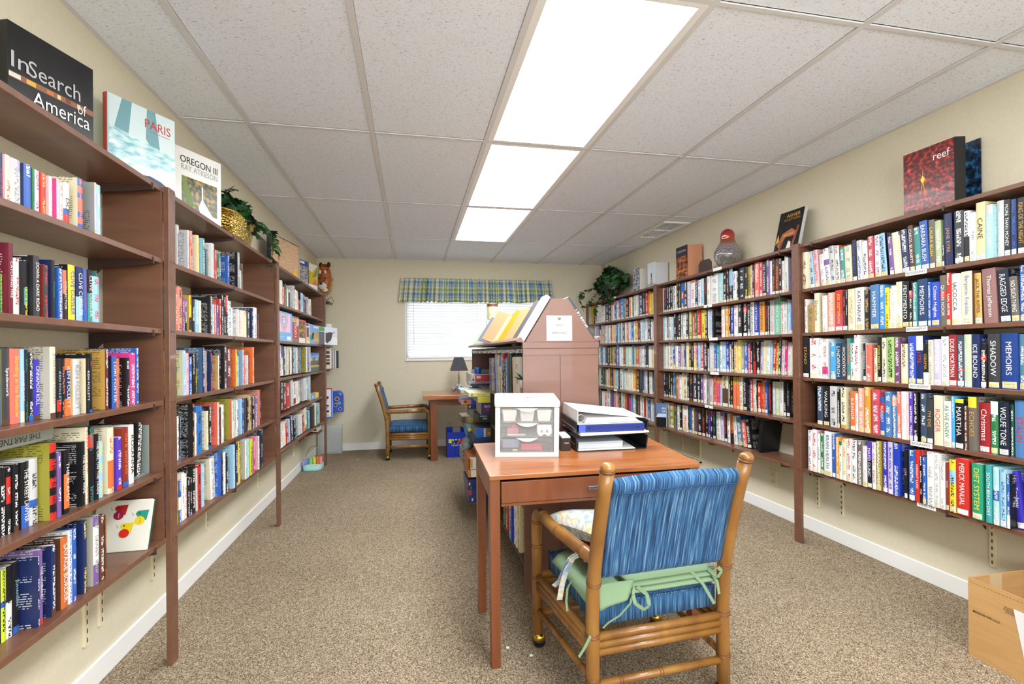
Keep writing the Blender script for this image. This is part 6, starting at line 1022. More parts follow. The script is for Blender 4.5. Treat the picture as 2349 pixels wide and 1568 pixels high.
# game boxes in the far half
GB = 'board games piled in the island shelves'
def gbox(label, x0, z0, x1, z1, y, d=.26, col='888888', side='9a9a94', polys=None, depth_x=None, name='game_box', lid=None, txt=None):
    t = thing(name, label, 'game box', (x0, y, z0), group=GB)
    w, h = (depth_x or (x1 - x0)), z1 - z0 - .0008
    MB().box((0, 0, 0), (w, d, h)).build('carton', plain(side, .4), t, bevel=.0015)
    p = [(col, R_(.001, .001, w - .001, h - .001))] + (polys or [])
    art(t, p, .0006)
    if txt: text('box_lettering', txt[0], t, FRONT((txt[1], -.002, txt[2])), txt[5], txt[3], txt[4])
    return t
zf = .6955
gbox('dark blue long game box at the bottom of the near games pile', .42, .5526, .70, .596, 3.40, .3, '163a68', '1e3a5c')
gbox('bright blue and grey cookie-picture game box in the near games pile', .432, .5964, .70, .662, 3.40, .28, '2a6ad4', '6a7078', [('c8ccd4', R_(.055, .002, .07, .062)), ('8a6a48', R_(.071, .002, .14, .062)), ('c8985a', R_(.08, .015, .11, .035))])
gbox('black game box with white print under the purple one', .452, .7006, .70, .752, 3.40, .28, '1a1c24', '2c3038', [('d0d4dc', R_(.01, .042, .06, .045)), ('8a8e98', R_(.03, .02, .06, .032))])
gbox('purple game box lettered BA with a red leaf in the games pile', .47, .7524, .70, .838, 3.40, .27, '2c1a4c', 'a8a0a4', [('3c2a5c', R_(.008, .008, .2, .078)), ('c8242a', ell(.048, .035, .008, .01))], txt=('BALDERDASH', .07, .06, .09, .017, 'f4f0f4'))
gbox('bright yellow-green game box second from the top of the pile', .446, .8384, .70, .882, 3.40, .27, 'd8d43a', '9aa0a8')
gbox('pale yellow game box on top of the near games pile', .386, .8824, .70, .9086 if False else .9085, 3.405, .3, 'e4dc80', 'e8e4b8', [('8a9a8a', R_(.012, .004, .03, .022)), ('b4a44a', R_(.06, .006, .12, .01)), ('b4a44a', R_(.05, .014, .12, .018))], depth_x=.3)
gbox('wide grey-green game box far in the games pile', .36, .8834, .70, .9085, 3.72, .26, 'b4bca8', 'a8b4b0', [('5ac85a', R_(.05, 0, .056, .024))])
gbox('orange portrait game box with blue top sticking out of the pile', .366, .796, .70, .838, 3.73, .25, 'd8845a', '9ab0dc', [('2a48c8', R_(.075, 0, .33, .042)), ('2a48c8', R_(.0, .037, .08, .042)), ('5a3a34', ell(.03, .02, .012, .01))])
gbox('navy game box under the orange portrait one', .41, .757, .70, .7955, 3.74, .22, '1c2c5c', 'b8b45a', [('c8ccd8', ell(.02, .02, .008, .01))])
gbox('grey box under the navy game box', .43, .7006, .70, .7565, 3.75, .2, '8a8a80', '7a7a70')
gbox('tan pictorial game box sticking out far behind', .392, .62, .70, .672, 3.98, .26, 'b89858', '8a7a5a', [('d8c890', R_(.05, .0, .09, .05)), ('6a4a34', R_(.0, .0, .03, .05))], depth_x=.3)
gbox('grey box below the tan pictorial game box', .42, .5526, .70, .6195, 3.99, .24, '7a7a74', '8a8a80')
gbox('teal and yellow game box beside the blue cookie box', .405, .5526, .70, .628, 3.70, .22, '1c4a6c', '4a9ac8', [('e8d83a', R_(.008, .04, .03, .07)), ('4ab0d8', R_(.0, .05, .008, .075)), ('e8e04a', ell(.03, .03, .012, .014)), ('1c4a6c', ell(.03, .03, .008, .009))])
gbox('slanted tan and orange game box low in the island', .375, .3206, .70, .375, 3.40, .3, 'e8e4dc', 'b8783a', [('c8843a', R_(.0, .0, .02, .054))])
gbox('dark teal game box with a yellow mark low in the island', .38, .3206, .70, .36, 3.72, .3, '143c54', '8a9490', [('e8c83a', R_(.01, .01, .02, .022)), ('b83a2a', R_(.0, .0, .05, .006))])
gbox('white and red card game box above the slanted tan one', .378, .3756, .70, .46, 3.405, .28, 'e4e0d8', 'c8783a', [('c8a83a', R_(.01, .01, .03, .07)), ('7a2a1e', R_(.0, .0, .012, .08))])
gbox('grey striped box above the dark teal one', .37, .3606, .70, .45, 3.72, .26, '6a747a', '9aa4a4', [('c8ccd0', R_(0, .03, .05, .036)), ('c8ccd0', R_(0, .06, .05, .066))])
gbox('blue puzzle box with red letters lowest in the island', .378, .1456, .70, .235, 3.40, .28, '2a3a74', '3a4a7a', [('b83a34', R_(0, .05, .02, .085)), ('d8dce8', R_(.02, .01, .03, .03))])
gbox('blue and green puzzle box on the lowest one', .37, .2356, .70, .303, 3.40, .28, '24306a', '3a4a7a', [('4a9a4a', R_(.02, .005, .03, .02)), ('e0e4ec', R_(.01, .03, .02, .05)), ('a83434', R_(.0, .02, .008, .05))])
t = thing('folded_bag', 'crumpled grey plastic bag on the games low in the island', 'bag', (.40, 3.66, .451)); m = MB(); m.ball((.02, .1, .05), .05, 14, (1, 1.4, 1)); m.ball((.0, .04, .035), .035, 12); m.v = [(x + .006 * math.sin(z * 180 + y * 90), y, z + .005 * math.sin(x * 200)) for x, y, z in m.v]; m.build('film', plain('8a9096', .25), t, smooth=True)
gbox('white game box standing behind the round tin, upper island shelf', .462, .9532, .70, 1.02, 3.88, .2, 'c8c8d0', 'dcdce0', [('c83a3c', R_(.03, .004, .2, .06)), ('d8e4f0', R_(.04, .03, .075, .052)), ('e8b82a', ell(.014, .04, .008, .01)), ('8a2a24', R_(.006, .012, .022, .03))])
gbox('dark blue flat game box under the white one, upper island shelf', .45, .9256, .70, .953, 3.86, .22, '16305c', 'c8ccd8', [('e0e4ec', R_(0, .02, .2, .023))])
t = thing('round_tin', 'small blue round tin on the white game box', 'tin', (.522, 3.95, 1.0206)); MB().lathe([(.028, 0), (.028, .038)], seg=24).build('tin', plain('2a5ac8', .3), t); MB().lathe([(.0295, .038), (.0295, .05), (.026, .052)], seg=24).build('lid', plain('4a8ae0', .25), t)
gbox('grey flat box leaning on the upper island shelf far end', .50, 1.0206, .70, 1.05, 4.0, .2, '8a8a90', 'a8a8ae')
gbox('pale game box at the far end of the upper island shelf', .47, .9256, .70, 1.02, 4.12, .22, 'b8bcc4', 'c8ccd0')

# ================================================================ DESK
m_desk = ramp_mat('reddish_wood_veneer', [(.3, '8e5029'), (.5, 'a46436'), (.7, 'ae7040')], (3, 24, 24), 5, .28, 0, distort=.4, coat=.4)
m_deskL = ramp_mat('reddish_wood_legs', [(.3, '743f22'), (.7, '864c2b')], (24, 24, 2.5), 4, .35, 0, distort=.4, coat=.2)
dk = thing('desk', 'reddish brown wooden desk with one wide drawer in the middle of the room', 'desk', (.279, 1.809, 0))
SL = .071; DW, DD = .873, .49
def dz(y): return .725 + SL * y
m = MB(); m.hexa([(0, 0, dz(0) - .017), (DW, 0, dz(0) - .017), (DW, DD, dz(DD) - .017), (0, DD, dz(DD) - .017)], [(0, 0, dz(0)), (DW, 0, dz(0)), (DW, DD, dz(DD)), (0, DD, dz(DD))]); m.build('desk_top', m_desk, dk, bevel=.002)
for x, y in ((.002, .006), (DW - .042, .006), (.008, .41), (DW - .048, .41)):
    m = MB(); z = dz(y) - .0172; m.hexa([(x + .002, y, 0), (x + .036, y, 0), (x + .036, y + .045, 0), (x + .002, y + .045, 0)], [(x, y, z), (x + .04, y, z), (x + .04, y + .045, z), (x, y + .045, z)]); m.build('leg', m_deskL, dk, bevel=.002)
for x in (.006, DW - .024):
    m = MB(); m.hexa([(x, .052, dz(.05) - .1), (x + .018, .052, dz(.05) - .1), (x + .018, .409, dz(.4) - .1), (x, .409, dz(.4) - .1)], [(x, .052, dz(.05) - .018), (x + .018, .052, dz(.05) - .018), (x + .018, .409, dz(.4) - .018), (x, .409, dz(.4) - .018)]); m.build('apron', m_deskL, dk)
MB().box((.05, .43, .65), (DW - .05, .448, dz(.43) - .018)).build('apron', m_deskL, dk)
dr = MB().box((.046, .004, .618), (DW - .046, .022, .699)).build('drawer', m_deskL, dk, bevel=.0015)
MB().box((.06, .0225, .622), (DW - .06, .38, .68)).build('drawer_box', plain('6a4430', .6), dr)
MB().box((.046, .006, .606), (DW - .046, .02, .6165)).build('drawer_rail', m_deskL, dk)
m = MB(); m.box((.385, -.016, .655), (.49, -.012, .667)).box((.385, -.012, .658), (.391, .004, .664)).box((.484, -.012, .658), (.49, .004, .664)); m.build('drawer_handle', plain('d0d0d2', .25, 1), dr, bevel=.001)
DT = Matrix.Translation((.279, 1.809, .7253)) @ Matrix.Rotation(math.atan(SL), 4, 'X')
def on_desk(u, v, yaw=0, w=0): return DT @ Matrix.Translation((u, v, w)) @ Matrix.Rotation(yaw, 4, 'Z')
# plastic drawer unit
UW, UD, UH = .272, .215, .243
un = thing('drawer_unit', 'white plastic three-drawer unit with clear drawers on the desk', 'drawer unit', mat=on_desk(.063, .245, -.17))
m_pw = plain('dcdbd8', .35)
m_clr, nt, b = newmat('frosted_clear_plastic'); b.inputs['Transmission Weight'].default_value = .86; b.inputs['Roughness'].default_value = .2; b.inputs['IOR'].default_value = 1.08; b.inputs['Base Color'].default_value = (.93, .93, .94, 1)
m = MB()
for x in (0, UW - .022): m.box((x, 0, .02), (x + .022, .02, UH - .03)); m.box((x, UD - .02, .02), (x + .022, UD, UH - .03))
m.box((0, 0, 0), (UW, .02, .02)).box((0, UD - .02, 0), (UW, UD, .02))
for x in (.0, UW - .014): m.box((x, .02, 0), (x + .014, UD - .02, .012))
for z in (.085, .15): m.box((.001, .02, z), (.01, UD - .02, z + .008)).box((UW - .01, .02, z), (UW - .001, UD - .02, z + .008))
m.box((.002, .02, .012), (.004, UD - .02, UH - .03)).box((UW - .004, .02, .012), (UW - .002, UD - .02, UH - .03)).box((.004, UD - .006, .012), (UW - .004, UD - .002, UH - .03))
m.build('frame', m_pw, un, bevel=.003)
m = MB().box((-.004, -.006, UH - .03), (UW + .004, UD + .004, UH)); m.build('top', m_pw, un, bevel=.009)
for k in range(3):
    z = .021 + k * .0637; hgt = .062
    d = MB().box((.024, -.001, z), (UW - .024, .0015, z + hgt)).box((.024, .002, z), (UW - .024, UD - .02, z + .0015)).build('drawer', m_clr, un)
    P = [(.09 + .092 * i / 10, z + hgt - .016 * math.sin(PI * i / 10)) for i in range(11)]
    MB().prism([(a, c) for a, c in P] , 1, -.009, -.0014).build('handle', m_pw, d, bevel=.001)
def inner(name, label, cat, M, parts, group='things inside the clear drawers'):
    t = thing(name, label, cat, mat=un.matrix_basis @ M if False else on_desk(.063, .245, -.17) @ M, group=group)
    for n_, mb_, mt_ in parts: mb_.build(n_, mt_, t, bevel=.002)
zt3 = .021 + 2 * .0637 + .002
for x, lb in ((.03, 'leftmost of the three white tubs in the top clear drawer'), (.105, 'middle white tub in the top clear drawer, partly behind the handle'), (.178, 'rightmost of the three white tubs in the top clear drawer')):
    m = MB(); m.hexa([(.006, .008, 0), (.056, .008, 0), (.056, .08, 0), (.006, .08, 0)], [(0, 0, .05), (.064, 0, .05), (.064, .085, .05), (0, .085, .05)]); inner('tub', lb, 'tub', Matrix.Translation((x, .01, zt3)), [('tub', m, plain('ece9e0', .5))], 'white tubs in the top clear drawer')
z2_ = .021 + .0637 + .002
inner('tape_dispenser', 'red round object in the middle clear drawer', 'tape', Matrix.Translation((.05, .03, z2_)), [('roll', MB().ball((.035, .03, .027), .024, 14), plain('c84a54', .5)), ('base', MB().box((0, 0, 0), (.05, .04, .03)), plain('c87a88', .5))])
inner('brush', 'cream handled tool lying in the middle clear drawer', 'tool', Matrix.Translation((.03, .008, z2_)), [('handle', MB().box((.02, 0, .004), (.1, .015, .01)), plain('e4dcc4', .5)), ('head', MB().box((0, 0, .0), (.022, .016, .016)), plain('4a5258', .6))])
m = MB().prism([(0, .02), (.004, .008), (.014, 0), (.024, .004), (.032, .01), (.04, .004), (.05, 0), (.06, .008), (.064, .02), (.062, .05), (.0, .05)], 1, 0, .004)
inner('letter_b_card', 'white card with two square holes at the right of the middle clear drawer', 'card', Matrix.Translation((.178, .006, z2_ + .001)), [('card', m, plain('f0f0ec', .5)), ('openings', MB().box((.016, -.0006, .016), (.026, 0, .028)).box((.038, -.0006, .016), (.048, 0, .028)), plain('9a9a98', .5))])
z1_ = .023
inner('stapler', 'red stapler lying in the bottom clear drawer', 'stapler', Matrix.Translation((.11, .012, z1_ + .004)), [('body', MB().box((0, 0, 0), (.09, .03, .014)).box((.004, .003, .014), (.088, .027, .027)), plain('c83a48', .4))])
inner('box_of_staples', 'dark box with red lettering in the bottom left clear drawer', 'box', Matrix.Translation((.032, .008, z1_)), [('carton', MB().box((0, 0, 0), (.068, .03, .012)), plain('2c2c34', .5)), ('label_panel', MB().box((.042, -.0006, .002), (.064, 0, .01)), plain('c8c890', .5))])
inner('tape_roll', 'blue-grey tape pack with a white core in the bottom left clear drawer', 'tape', Matrix.Translation((.032, .012, z1_ + .0135)), [('pack', MB().box((0, .004, 0), (.07, .05, .036)), plain('7a88a4', .5))])
inner('binder_clip', 'black clip at the right of the bottom clear drawer', 'clip', Matrix.Translation((.206, .012, z1_)), [('clip', MB().box((0, 0, 0), (.036, .03, .018)), plain('2a2a34', .4))])
t = thing('notepaper', 'pink sheet lying on top of the plastic drawer unit', 'paper', mat=on_desk(.063, .245, -.17) @ Matrix.Translation((.12, .05, UH + .0018)) @ Matrix.Rotation(.5, 4, 'Z')); MB().box((0, 0, 0), (.09, .085, .0015)).build('sheet', plain('f4c8e0', .6), t); MB().box((0, -.0006, 0), (.09, 0, .0016)).build('edge', plain('e83a6a', .6), t)
t = thing('papers', 'pale peach papers under the pink sheet on the drawer unit', 'paper', mat=on_desk(.063, .245, -.17) @ Matrix.Translation((.03, .02, UH + .0004))); MB().box((0, 0, 0), (.235, .17, .0008)).build('sheets', plain('f8e8e0', .6), t)
# stacking trays
m_blk = plain('16171b', .32)
TR = on_desk(.432, .262, -.02)
for k, lb in enumerate(('lower black letter tray on the desk', 'upper black letter tray on the desk, holding the binders')):
    t = thing('letter_tray', lb, 'tray', mat=TR @ Matrix.Translation((0, 0, k * .071)), group='stacked letter trays'); m = MB()
    m.box((0, 0, .0), (.335, .235, .004)); m.hexa([(0, 0, .004), (.006, 0, .004), (.006, .235, .004), (0, .235, .004)], [(-.006, 0, .062), (0, 0, .062), (0, .235, .062), (-.006, .235, .062)]); m.hexa([(.329, 0, .004), (.335, 0, .004), (.335, .235, .004), (.329, .235, .004)], [(.335, 0, .062), (.341, 0, .062), (.341, .235, .062), (.335, .235, .062)])
    m.box((0, .23, .004), (.335, .235, .062)); m.build('tray_body', m_blk, t, bevel=.003)
    MB().box((-.0075, .01, .03), (-.006, .22, .032)).build('groove', plain('8a8a90', .4), t)
TP = lambda dx, dy, dz_, r=0: TR @ Matrix.Translation((dx, dy, dz_)) @ Matrix.Rotation(r, 4, 'Z')
t = thing('ring_binder', 'grey binder lying in the lower letter tray', 'binder', mat=TP(.012, .01, .0095)); MB().box((0, 0, 0), (.21, .2, .03)).build('cover', plain('b8c4d0', .5), t, bevel=.001); MB().box((.002, -.0006, .003), (.205, .0, .02)).build('page_block', plain('ccd4dc', .7), t)
t = thing('papers', 'loose papers under the binder in the lower letter tray', 'paper', mat=TP(.008, -.004, .0045)); MB().box((0, 0, 0), (.27, .22, .002)).box((.004, .004, .0024), (.265, .215, .0045)).build('sheets', plain('e4e4e4', .7), t)
t = thing('papers', 'white and cream papers sticking out under the blue binder', 'paper', mat=TP(-.0, -.03, .0765, .05)); MB().box((.01, 0, 0), (.32, .235, .003)).build('cream_sheets', plain('dcc8a8', .7), t); MB().box((.015, -.004, .0034), (.335, .23, .009)).build('white_sheets', plain('eeeef0', .7), t)
t = thing('ring_binder', 'dark blue ring binder in the upper letter tray', 'binder', mat=TP(.008, -.006, .0862, -.01)); MB().box((0, 0, 0), (.31, .225, .034)).build('cover', plain('1e2f7a', .35), t, bevel=.003); MB().box((.0, -.001, .002), (.03, 0, .032)).build('spine_edge', plain('4a5ec4', .35), t)
m = MB()
for x in (.045, .275): m.box((x, -.0016, .014), (x + .006, -.0006, .02))
m.build('rivet', plain('14141a', .4), t)
t = thing('ring_binder', 'white ring binder full of paper on top of the blue one', 'binder', mat=TP(.003, .0, .1208, -.0) @ Matrix.Rotation(math.radians(0), 4, 'Y')); m = MB(); m.box((0, 0, 0), (.31, .23, .0025)); m.box((0, 0, 0), (.003, .23, .062)); m.hexa([(0, 0, .0595), (.31, 0, .022), (.31, .23, .022), (0, .23, .0595)], [(0, 0, .0625), (.31, 0, .0245), (.31, .23, .0245), (0, .23, .0625)]); m.build('cover', plain('ecebea', .4), t)
m = MB()
for k in range(9):
    z = .005 + k * .0026; m.box((.035 + k * .001, .006, z), (.295 - k * .003, .222, z + .0021))
m.build('pages', plain('e6e4e6', .7), t)
m = MB(); m.tube([(.02 + .016 * math.cos(a), .012, .026 + .018 * math.sin(a)) for a in [PI * 2 * k / 14 for k in range(15)]], .0016, 8); m.build('ring', plain('c8c8c8', .2, 1), t, smooth=True); m = MB(); m.tube([(.02 + .016 * math.cos(a), .11, .026 + .018 * math.sin(a)) for a in [PI * 2 * k / 14 for k in range(15)]], .0016, 8); m.build('ring', plain('c8c8c8', .2, 1), t)
t = thing('card_box', 'black card box with an orange label between drawer unit and trays', 'box', mat=on_desk(.368, .285, -.05)); MB().box((0, 0, 0), (.045, .12, .058)).build('box_body', plain('1e1a18', .4), t, bevel=.002); MB().box((.015, -.0008, .033), (.035, 0, .038)).build('label', plain('e0883a', .5), t); MB().box((.004, .004, .058), (.043, .1, .064)).build('cards', plain('dcdce0', .5), t)
# ================================================================ BAMBOO ARMCHAIRS
m_bam = ramp_mat('honey_bamboo', [(.3, '7c5024'), (.55, '93652e'), (.75, 'a07439')], (12, 12, 5), 4, .3, 0, distort=.6, coat=.35)
m_ring = plain('6e4018', .4)
st_ = [(.34, '163454'), (.46, '264f7a'), (.58, '3f6c94'), (.7, '7494b4')]
m_seat = ramp_mat('streaked_blue_cloth', st_, (230, 230, 8), 3, .95, .3, distort=0, bumpd=.0015)
m_backc = ramp_mat('streaked_blue_back_cloth', st_, (230, 2, 8), 3, .95, .3, distort=0, bumpd=.0015)
m_bras = plain('d0a84a', .2, 1)
AF, AR, BFR, BRR = .273, .242, .22, .24
ZRT = .297; ZARM = .545
def chair(label, loc, rz, pads=True):
    t = thing('bamboo_armchair', label, 'chair', loc, (0, 0, rz), group='bamboo armchairs with blue cushions')
    def pole(name, pts, r, rings=(), seg=14, par=None, fin=False):
        P = [Vector(p) for p in pts]; m = MB(); m.tube(P, r, seg); nf = len(m.f); rs = r if not isinstance(r, list) else r[0]
        tot = [0]
        for a, b in zip(P[:-1], P[1:]): tot.append(tot[-1] + (b - a).length)
        for f in rings:
            L = f * tot[-1]; i = max(k for k in range(len(P) - 1) if tot[k] <= L + 1e-9); d = (P[i + 1] - P[i]).normalized(); c = P[i] + d * (L - tot[i])
            for e in (-.006, .004): m.tube([c + d * (e - .0022), c + d * (e - .0008), c + d * (e + .0008), c + d * (e + .0022)], [rs * .99, rs * 1.1, rs * 1.1, rs * .99], seg, cap=False)
        o = m.build(name, m_bam, par or t, smooth=True); o.data.materials.append(m_ring)
        for k in range(nf, len(m.f)): o.data.polygons[k].material_index = 1
        return o
    r0 = .022
    zpts = [.055, .2, .33, .44, .53, .62, .7, .77, .835]
    back = lambda z: -BRR - .115 * max(0, (z - .38) / .455) ** 1.35
    for s in (-1, 1):
        pts = [(s * AR, back(z), z) for z in zpts]; Lz = .835 - .055
        p = pole('rear_post', pts, r0, [(z - .055) / (Lz * 1.025) for z in (.155, .297, .468)])
        MB().ball((s * AR, back(.848), .846), .021, 16, (1.08, 1.08, .85)).build('finial', m_bam, p, smooth=True)
        MB().tube([(s * AR, back(.838), .832), (s * AR, back(.84), .836), (s * AR, back(.842), .84)], [.022, .0245, .022], 16).build('collar', m_ring, p, smooth=True)
        arc = [(s * AF, BFR, .055), (s * AF, BFR, .5), (s * AF, BFR - .004, .525), (s * AF, BFR - .02, .542), (s * AF, BFR - .045, .548)]
        pole('front_leg', arc, r0 * .97, [.16, .43, .68, .87])
        pole('arm', [(s * AF, BFR - .045, .548), (s * (AF - .004), 0, .545), (s * (AR + .006), -.2, .54), (s * AR, back(.52) + .01, .538)], r0 * .98, [.08, .45, .86])
        for y, x in ((BFR, AF), (-BRR, AR)):
            ca = MB().lathe([(.016, .035), (.018, .05), (.014, .058)], (s * x, y, 0), 14); ca.ball((s * x - .006 * s, y, .034), .026, 14)
            o = ca.build('caster', m_bras, t, smooth=True)
            MB().lathe([(.0, .0), (.018, .002), (.025, .012), (.026, .024), (.0265, .026)], (s * x - .006 * s, y, 0), 16).build('wheel', plain('141414', .3), o, smooth=True)
        for k, z in enumerate((.285, .26, .237)): pole('side_rail', [(s * AF, BFR, z), (s * AR, -BRR, z)], .0135)
        pole('side_stretcher', [(s * AF, BFR, .15), (s * AR, -BRR, .15)], .0115, [.15, .5, .85])
    for k, z in enumerate((.285, .26, .237)):
        pole('rear_rail', [(-AR, -BRR, z), (AR, -BRR, z)], .0135); pole('front_rail', [(-AF, BFR, z), (AF, BFR, z)], .0135)
    pole('rear_stretcher', [(-AR, -BRR, .134), (AR, -BRR, .134)], .0125, [.2, .5, .8])
    pole('front_stretcher', [(-AF, BFR, .134), (AF, BFR, .134)], .0125, [.2, .5, .8])
    # seat cushion: rounded slab
    def pad(name, u0, u1, v0, v1, z0, z1, mat, edge=.03, par=None, puff=.012):
        m = MB(); n = 14
        def f(a, q, top):
            x = a * 2 - 1; y = q * 2 - 1
            ex = math.copysign(1 - (1 - abs(x)) ** 1.0, x); 
            cx = (u0 + u1) / 2 + (u1 - u0) / 2 * x; cy = (v0 + v1) / 2 + (v1 - v0) / 2 * y
            e = min(1, min(1 - abs(x), 1 - abs(y)) * 9); k = math.sqrt(max(0, 1 - (1 - e) ** 2))
            return (cx, cy, (z1 - edge * .45 * (1 - k) + puff * (1 - x * x) * (1 - y * y)) if top else (z0 + edge * .3 * (1 - k)))
        m.grid(lambda a, q: f(a, q, True), n, n); m.grid(lambda a, q: f(1 - a, q, False), n, n)
        k = n + 1; B = k * k
        for i in range(n):
            m.f += [(i, B + n - i, B + n - i - 1, i + 1)[::1]]; m.f += [(n * k + i + 1, B + n * k + n - i - 1, B + n * k + n - i, n * k + i)]
            m.f += [((i + 1) * k, B + (i + 1) * k + n, B + i * k + n, i * k)]; m.f += [(i * k + n, B + i * k, B + (i + 1) * k, (i + 1) * k + n)]
        for _ in range(4 * n): m.col.append(None); m.ink.append((0, 0, 0, 0)); m.sp.append([(9, 0, 0)] * 4)
        return m.build(name, mat, par or t, smooth=True)
    cs = pad('seat_cushion', -.225, .225, -.222, .215, .30, .39, m_seat)
    pw = MB(); 
    P = [(-.224, -.221, .377), (.224, -.221, .377), (.224, .214, .377), (-.224, .214, .377), (-.224, -.221, .377)]
    for a, b in zip(P[:-1], P[1:]): pw.tube([a, b], .004, 8)
    pw.build('piping', m_seat, cs, smooth=True)
    # back cushion
    m = MB(); nz = 16; th = .03
    def bk(a, q, side):
        z = .472 + .338 * a; u = -.218 + .436 * q
        c = back(z) + .004
        e = min(1, min(a, 1 - a) * 12); k = math.sqrt(max(0, 1 - (1 - e) ** 2)); eu = min(1, min(q, 1 - q) * 14); ku = .75 + .25 * math.sqrt(max(0, 1 - (1 - eu) ** 2))
        roll = .010 if a > .86 else 0
        return (u, c + side * ((.020 + roll) * k * ku) , z + (.008 * math.sin(PI * q) if a > .9 else 0))
    m.grid(lambda a, q: bk(a, q, 1), 24, nz); m.grid(lambda a, q: bk(a, 1 - q, -1), 24, nz)
    K = 25; B = K * (nz + 1)
    for j in range(nz): m.f.append((j * K, (j + 1) * K, B + (nz - j - 1) * K, B + (nz - j) * K)); m.f.append((j * K + 24, B + (nz - j) * K + 24, B + (nz - j - 1) * K + 24, (j + 1) * K + 24))
    for i in range(24): m.f.append((i, B + nz * K + i, B + nz * K + i + 1, i + 1)); m.f.append((nz * K + i, nz * K + i + 1, B + i + 1, B + i))
    for _ in range(2 * nz + 48): m.col.append(None); m.ink.append((0, 0, 0, 0)); m.sp.append([(9, 0, 0)] * 4)
    bc = m.build('back_cushion', m_backc, t, smooth=True)
    s_ = MB(); s_.tube([(-.205 + .41 * k / 12, back(.775) - .0262, .766 + .005 * math.sin(PI * k / 12)) for k in range(13)], .0025, 6); s_.build('seam', plain('1a4272', .9), bc, smooth=True)
    return t, pad, back
ch, pad, back = chair('bamboo armchair with a blue cushion back, pulled up to the desk', (.775, 1.72, 0), .068)
CM = Matrix.Translation((.775, 1.72, 0)) @ Matrix.Rotation(.068, 4, 'Z')
# pads and pillows on the near chair
m_gr = plain('7f9a78', .8)
def cth(name, label, cat, M=None): return thing(name, label, cat, mat=CM @ (M or Matrix.Identity(4)))
t = cth('seat_pad', 'folded pale green seat pads with ties on the near bamboo chair', 'seat pad')
for k in range(3): pad('pad', -.12 + .012 * (k % 2), .212, -.25 + .006 * k, .04 - .03 * k, .405 + .0165 * k, .421 + .0165 * k, m_gr, .012, t, .001)
m = MB(); m.hexa([(-.272, .02, .428), (-.2, -.235, .43), (-.02, -.235, .43), (-.1, .06, .428)], [(-.272, .02, .4305), (-.2, -.235, .4325), (-.02, -.235, .4325), (-.1, .06, .4305)])
m = MB()
def ribbon(m, pts, w=.007, up=(0, 0, 1)):
    P = [Vector(p) for p in pts]; n = len(P)
    for i in range(n - 1):
        d = (P[i + 1] - P[i]).normalized(); s1 = d.cross(Vector((0, 1, .3))).normalized() * w
        m.face([P[i] - s1, P[i] + s1, P[i + 1] + s1, P[i + 1] - s1])
        m.face([P[i] - s1 + Vector((0, .001, 0)), P[i + 1] - s1 + Vector((0, .001, 0)), P[i + 1] + s1 + Vector((0, .001, 0)), P[i] + s1 + Vector((0, .001, 0))])
yb_ = -.262
def rib1(pts, w):
    m = MB(); ribbon(m, pts, w); m.build('tie', m_gr, t, fix=False)
rib1([(-.10, -.25, .43), (-.11, yb_, .41), (-.105, yb_ - .004, .385), (-.075, yb_ - .006, .362), (-.055, yb_ - .004, .37), (-.06, yb_, .405), (-.09, -.252, .43)], .006)
rib1([(-.1, -.252, .43), (-.12, yb_, .385), (-.16, yb_ - .004, .355), (-.2, yb_ - .006, .34), (-.218, yb_ - .004, .325)], .004)
rib1([(.19, -.235, .452), (.2, yb_ - .01, .465), (.215, yb_ - .01, .45), (.2, yb_ - .008, .43), (.185, -.24, .448)], .006)
rib1([(.12, -.238, .447), (.15, yb_, .41), (.185, yb_ - .002, .35), (.19, yb_ - .002, .34)], .005)
rib1([(.19, -.238, .447), (.205, yb_, .41), (.21, yb_ - .002, .37)], .005)

m = MB(); m.grid(lambda a, q: (-.222 + .125 * a * (1 - .25 * q), -.243 - .012 * q + .004 * math.sin(a * 5), .447 - .075 * q * (1 - .25 * a) + .006 * a), 8, 8); m.build('folded_corner', m_gr, t, smooth=True, solid=.004, fix=False)
t = cth('seat_pad', 'loose pale green cloth pad hanging over the left side of the near chair seat', 'seat pad')
m = MB()
def drape(a, q):
    x = -.262 + .2 * a; y = .10 - .32 * q + .09 * a * (1 - q) - .03 * (1 - a)
    z = .410 + .004 * math.sin(a * 6 + q * 4) - max(0, (-.235 - x)) * .5
    return (x, y, z + .002)
m.grid(drape, 12, 12); m.build('cloth', m_gr, t, smooth=True, solid=.006, fix=False)
m = MB(); rib1([(-.262, -.13, .425), (-.285, -.14, .40), (-.292, -.145, .36), (-.29, -.15, .33)], .004); rib1([(-.262, -.27, .31), (-.285, -.28, .285), (-.31, -.29, .265)], .006); 
m_fl = ramp_mat('floral_brocade', [(.38, '8fa6c0'), (.48, 'b8c4d0'), (.55, 'e0dac6'), (.66, 'c8b27e')], (20, 20, 20), 4, .7, .2, distort=1.6)
t = cth('cushion', 'plump blue and gold floral cushion on the near bamboo chair', 'cushion', Matrix.Translation((-.07, .045, .525)) @ Matrix.Rotation(.12, 4, 'Y') @ Matrix.Rotation(-.16, 4, 'X') @ Matrix.Rotation(.2, 4, 'Z'))
def pillow(m, hw, hd, hz):
    n = 20
    for s in (1, -1):
        def f(a, q):
            x, y = a * 2 - 1, q * 2 - 1
            k = ((1 - x ** 4) * (1 - y ** 4)); pin = 1 - .09 * (1 - abs(x) ** 3) * abs(y) ** 3 - .0
            pin2 = 1 - .09 * (1 - abs(y) ** 3) * abs(x) ** 3
            return (x * hw * pin2, y * hd * pin, s * hz * max(0, k) ** .55)
        m.grid(f if s > 0 else (lambda a, q: f(1 - a, q)), n, n)
m = MB(); pillow(m, .17, .165, .05); m.build('pillow_body', m_fl, t, smooth=True, fix=False)
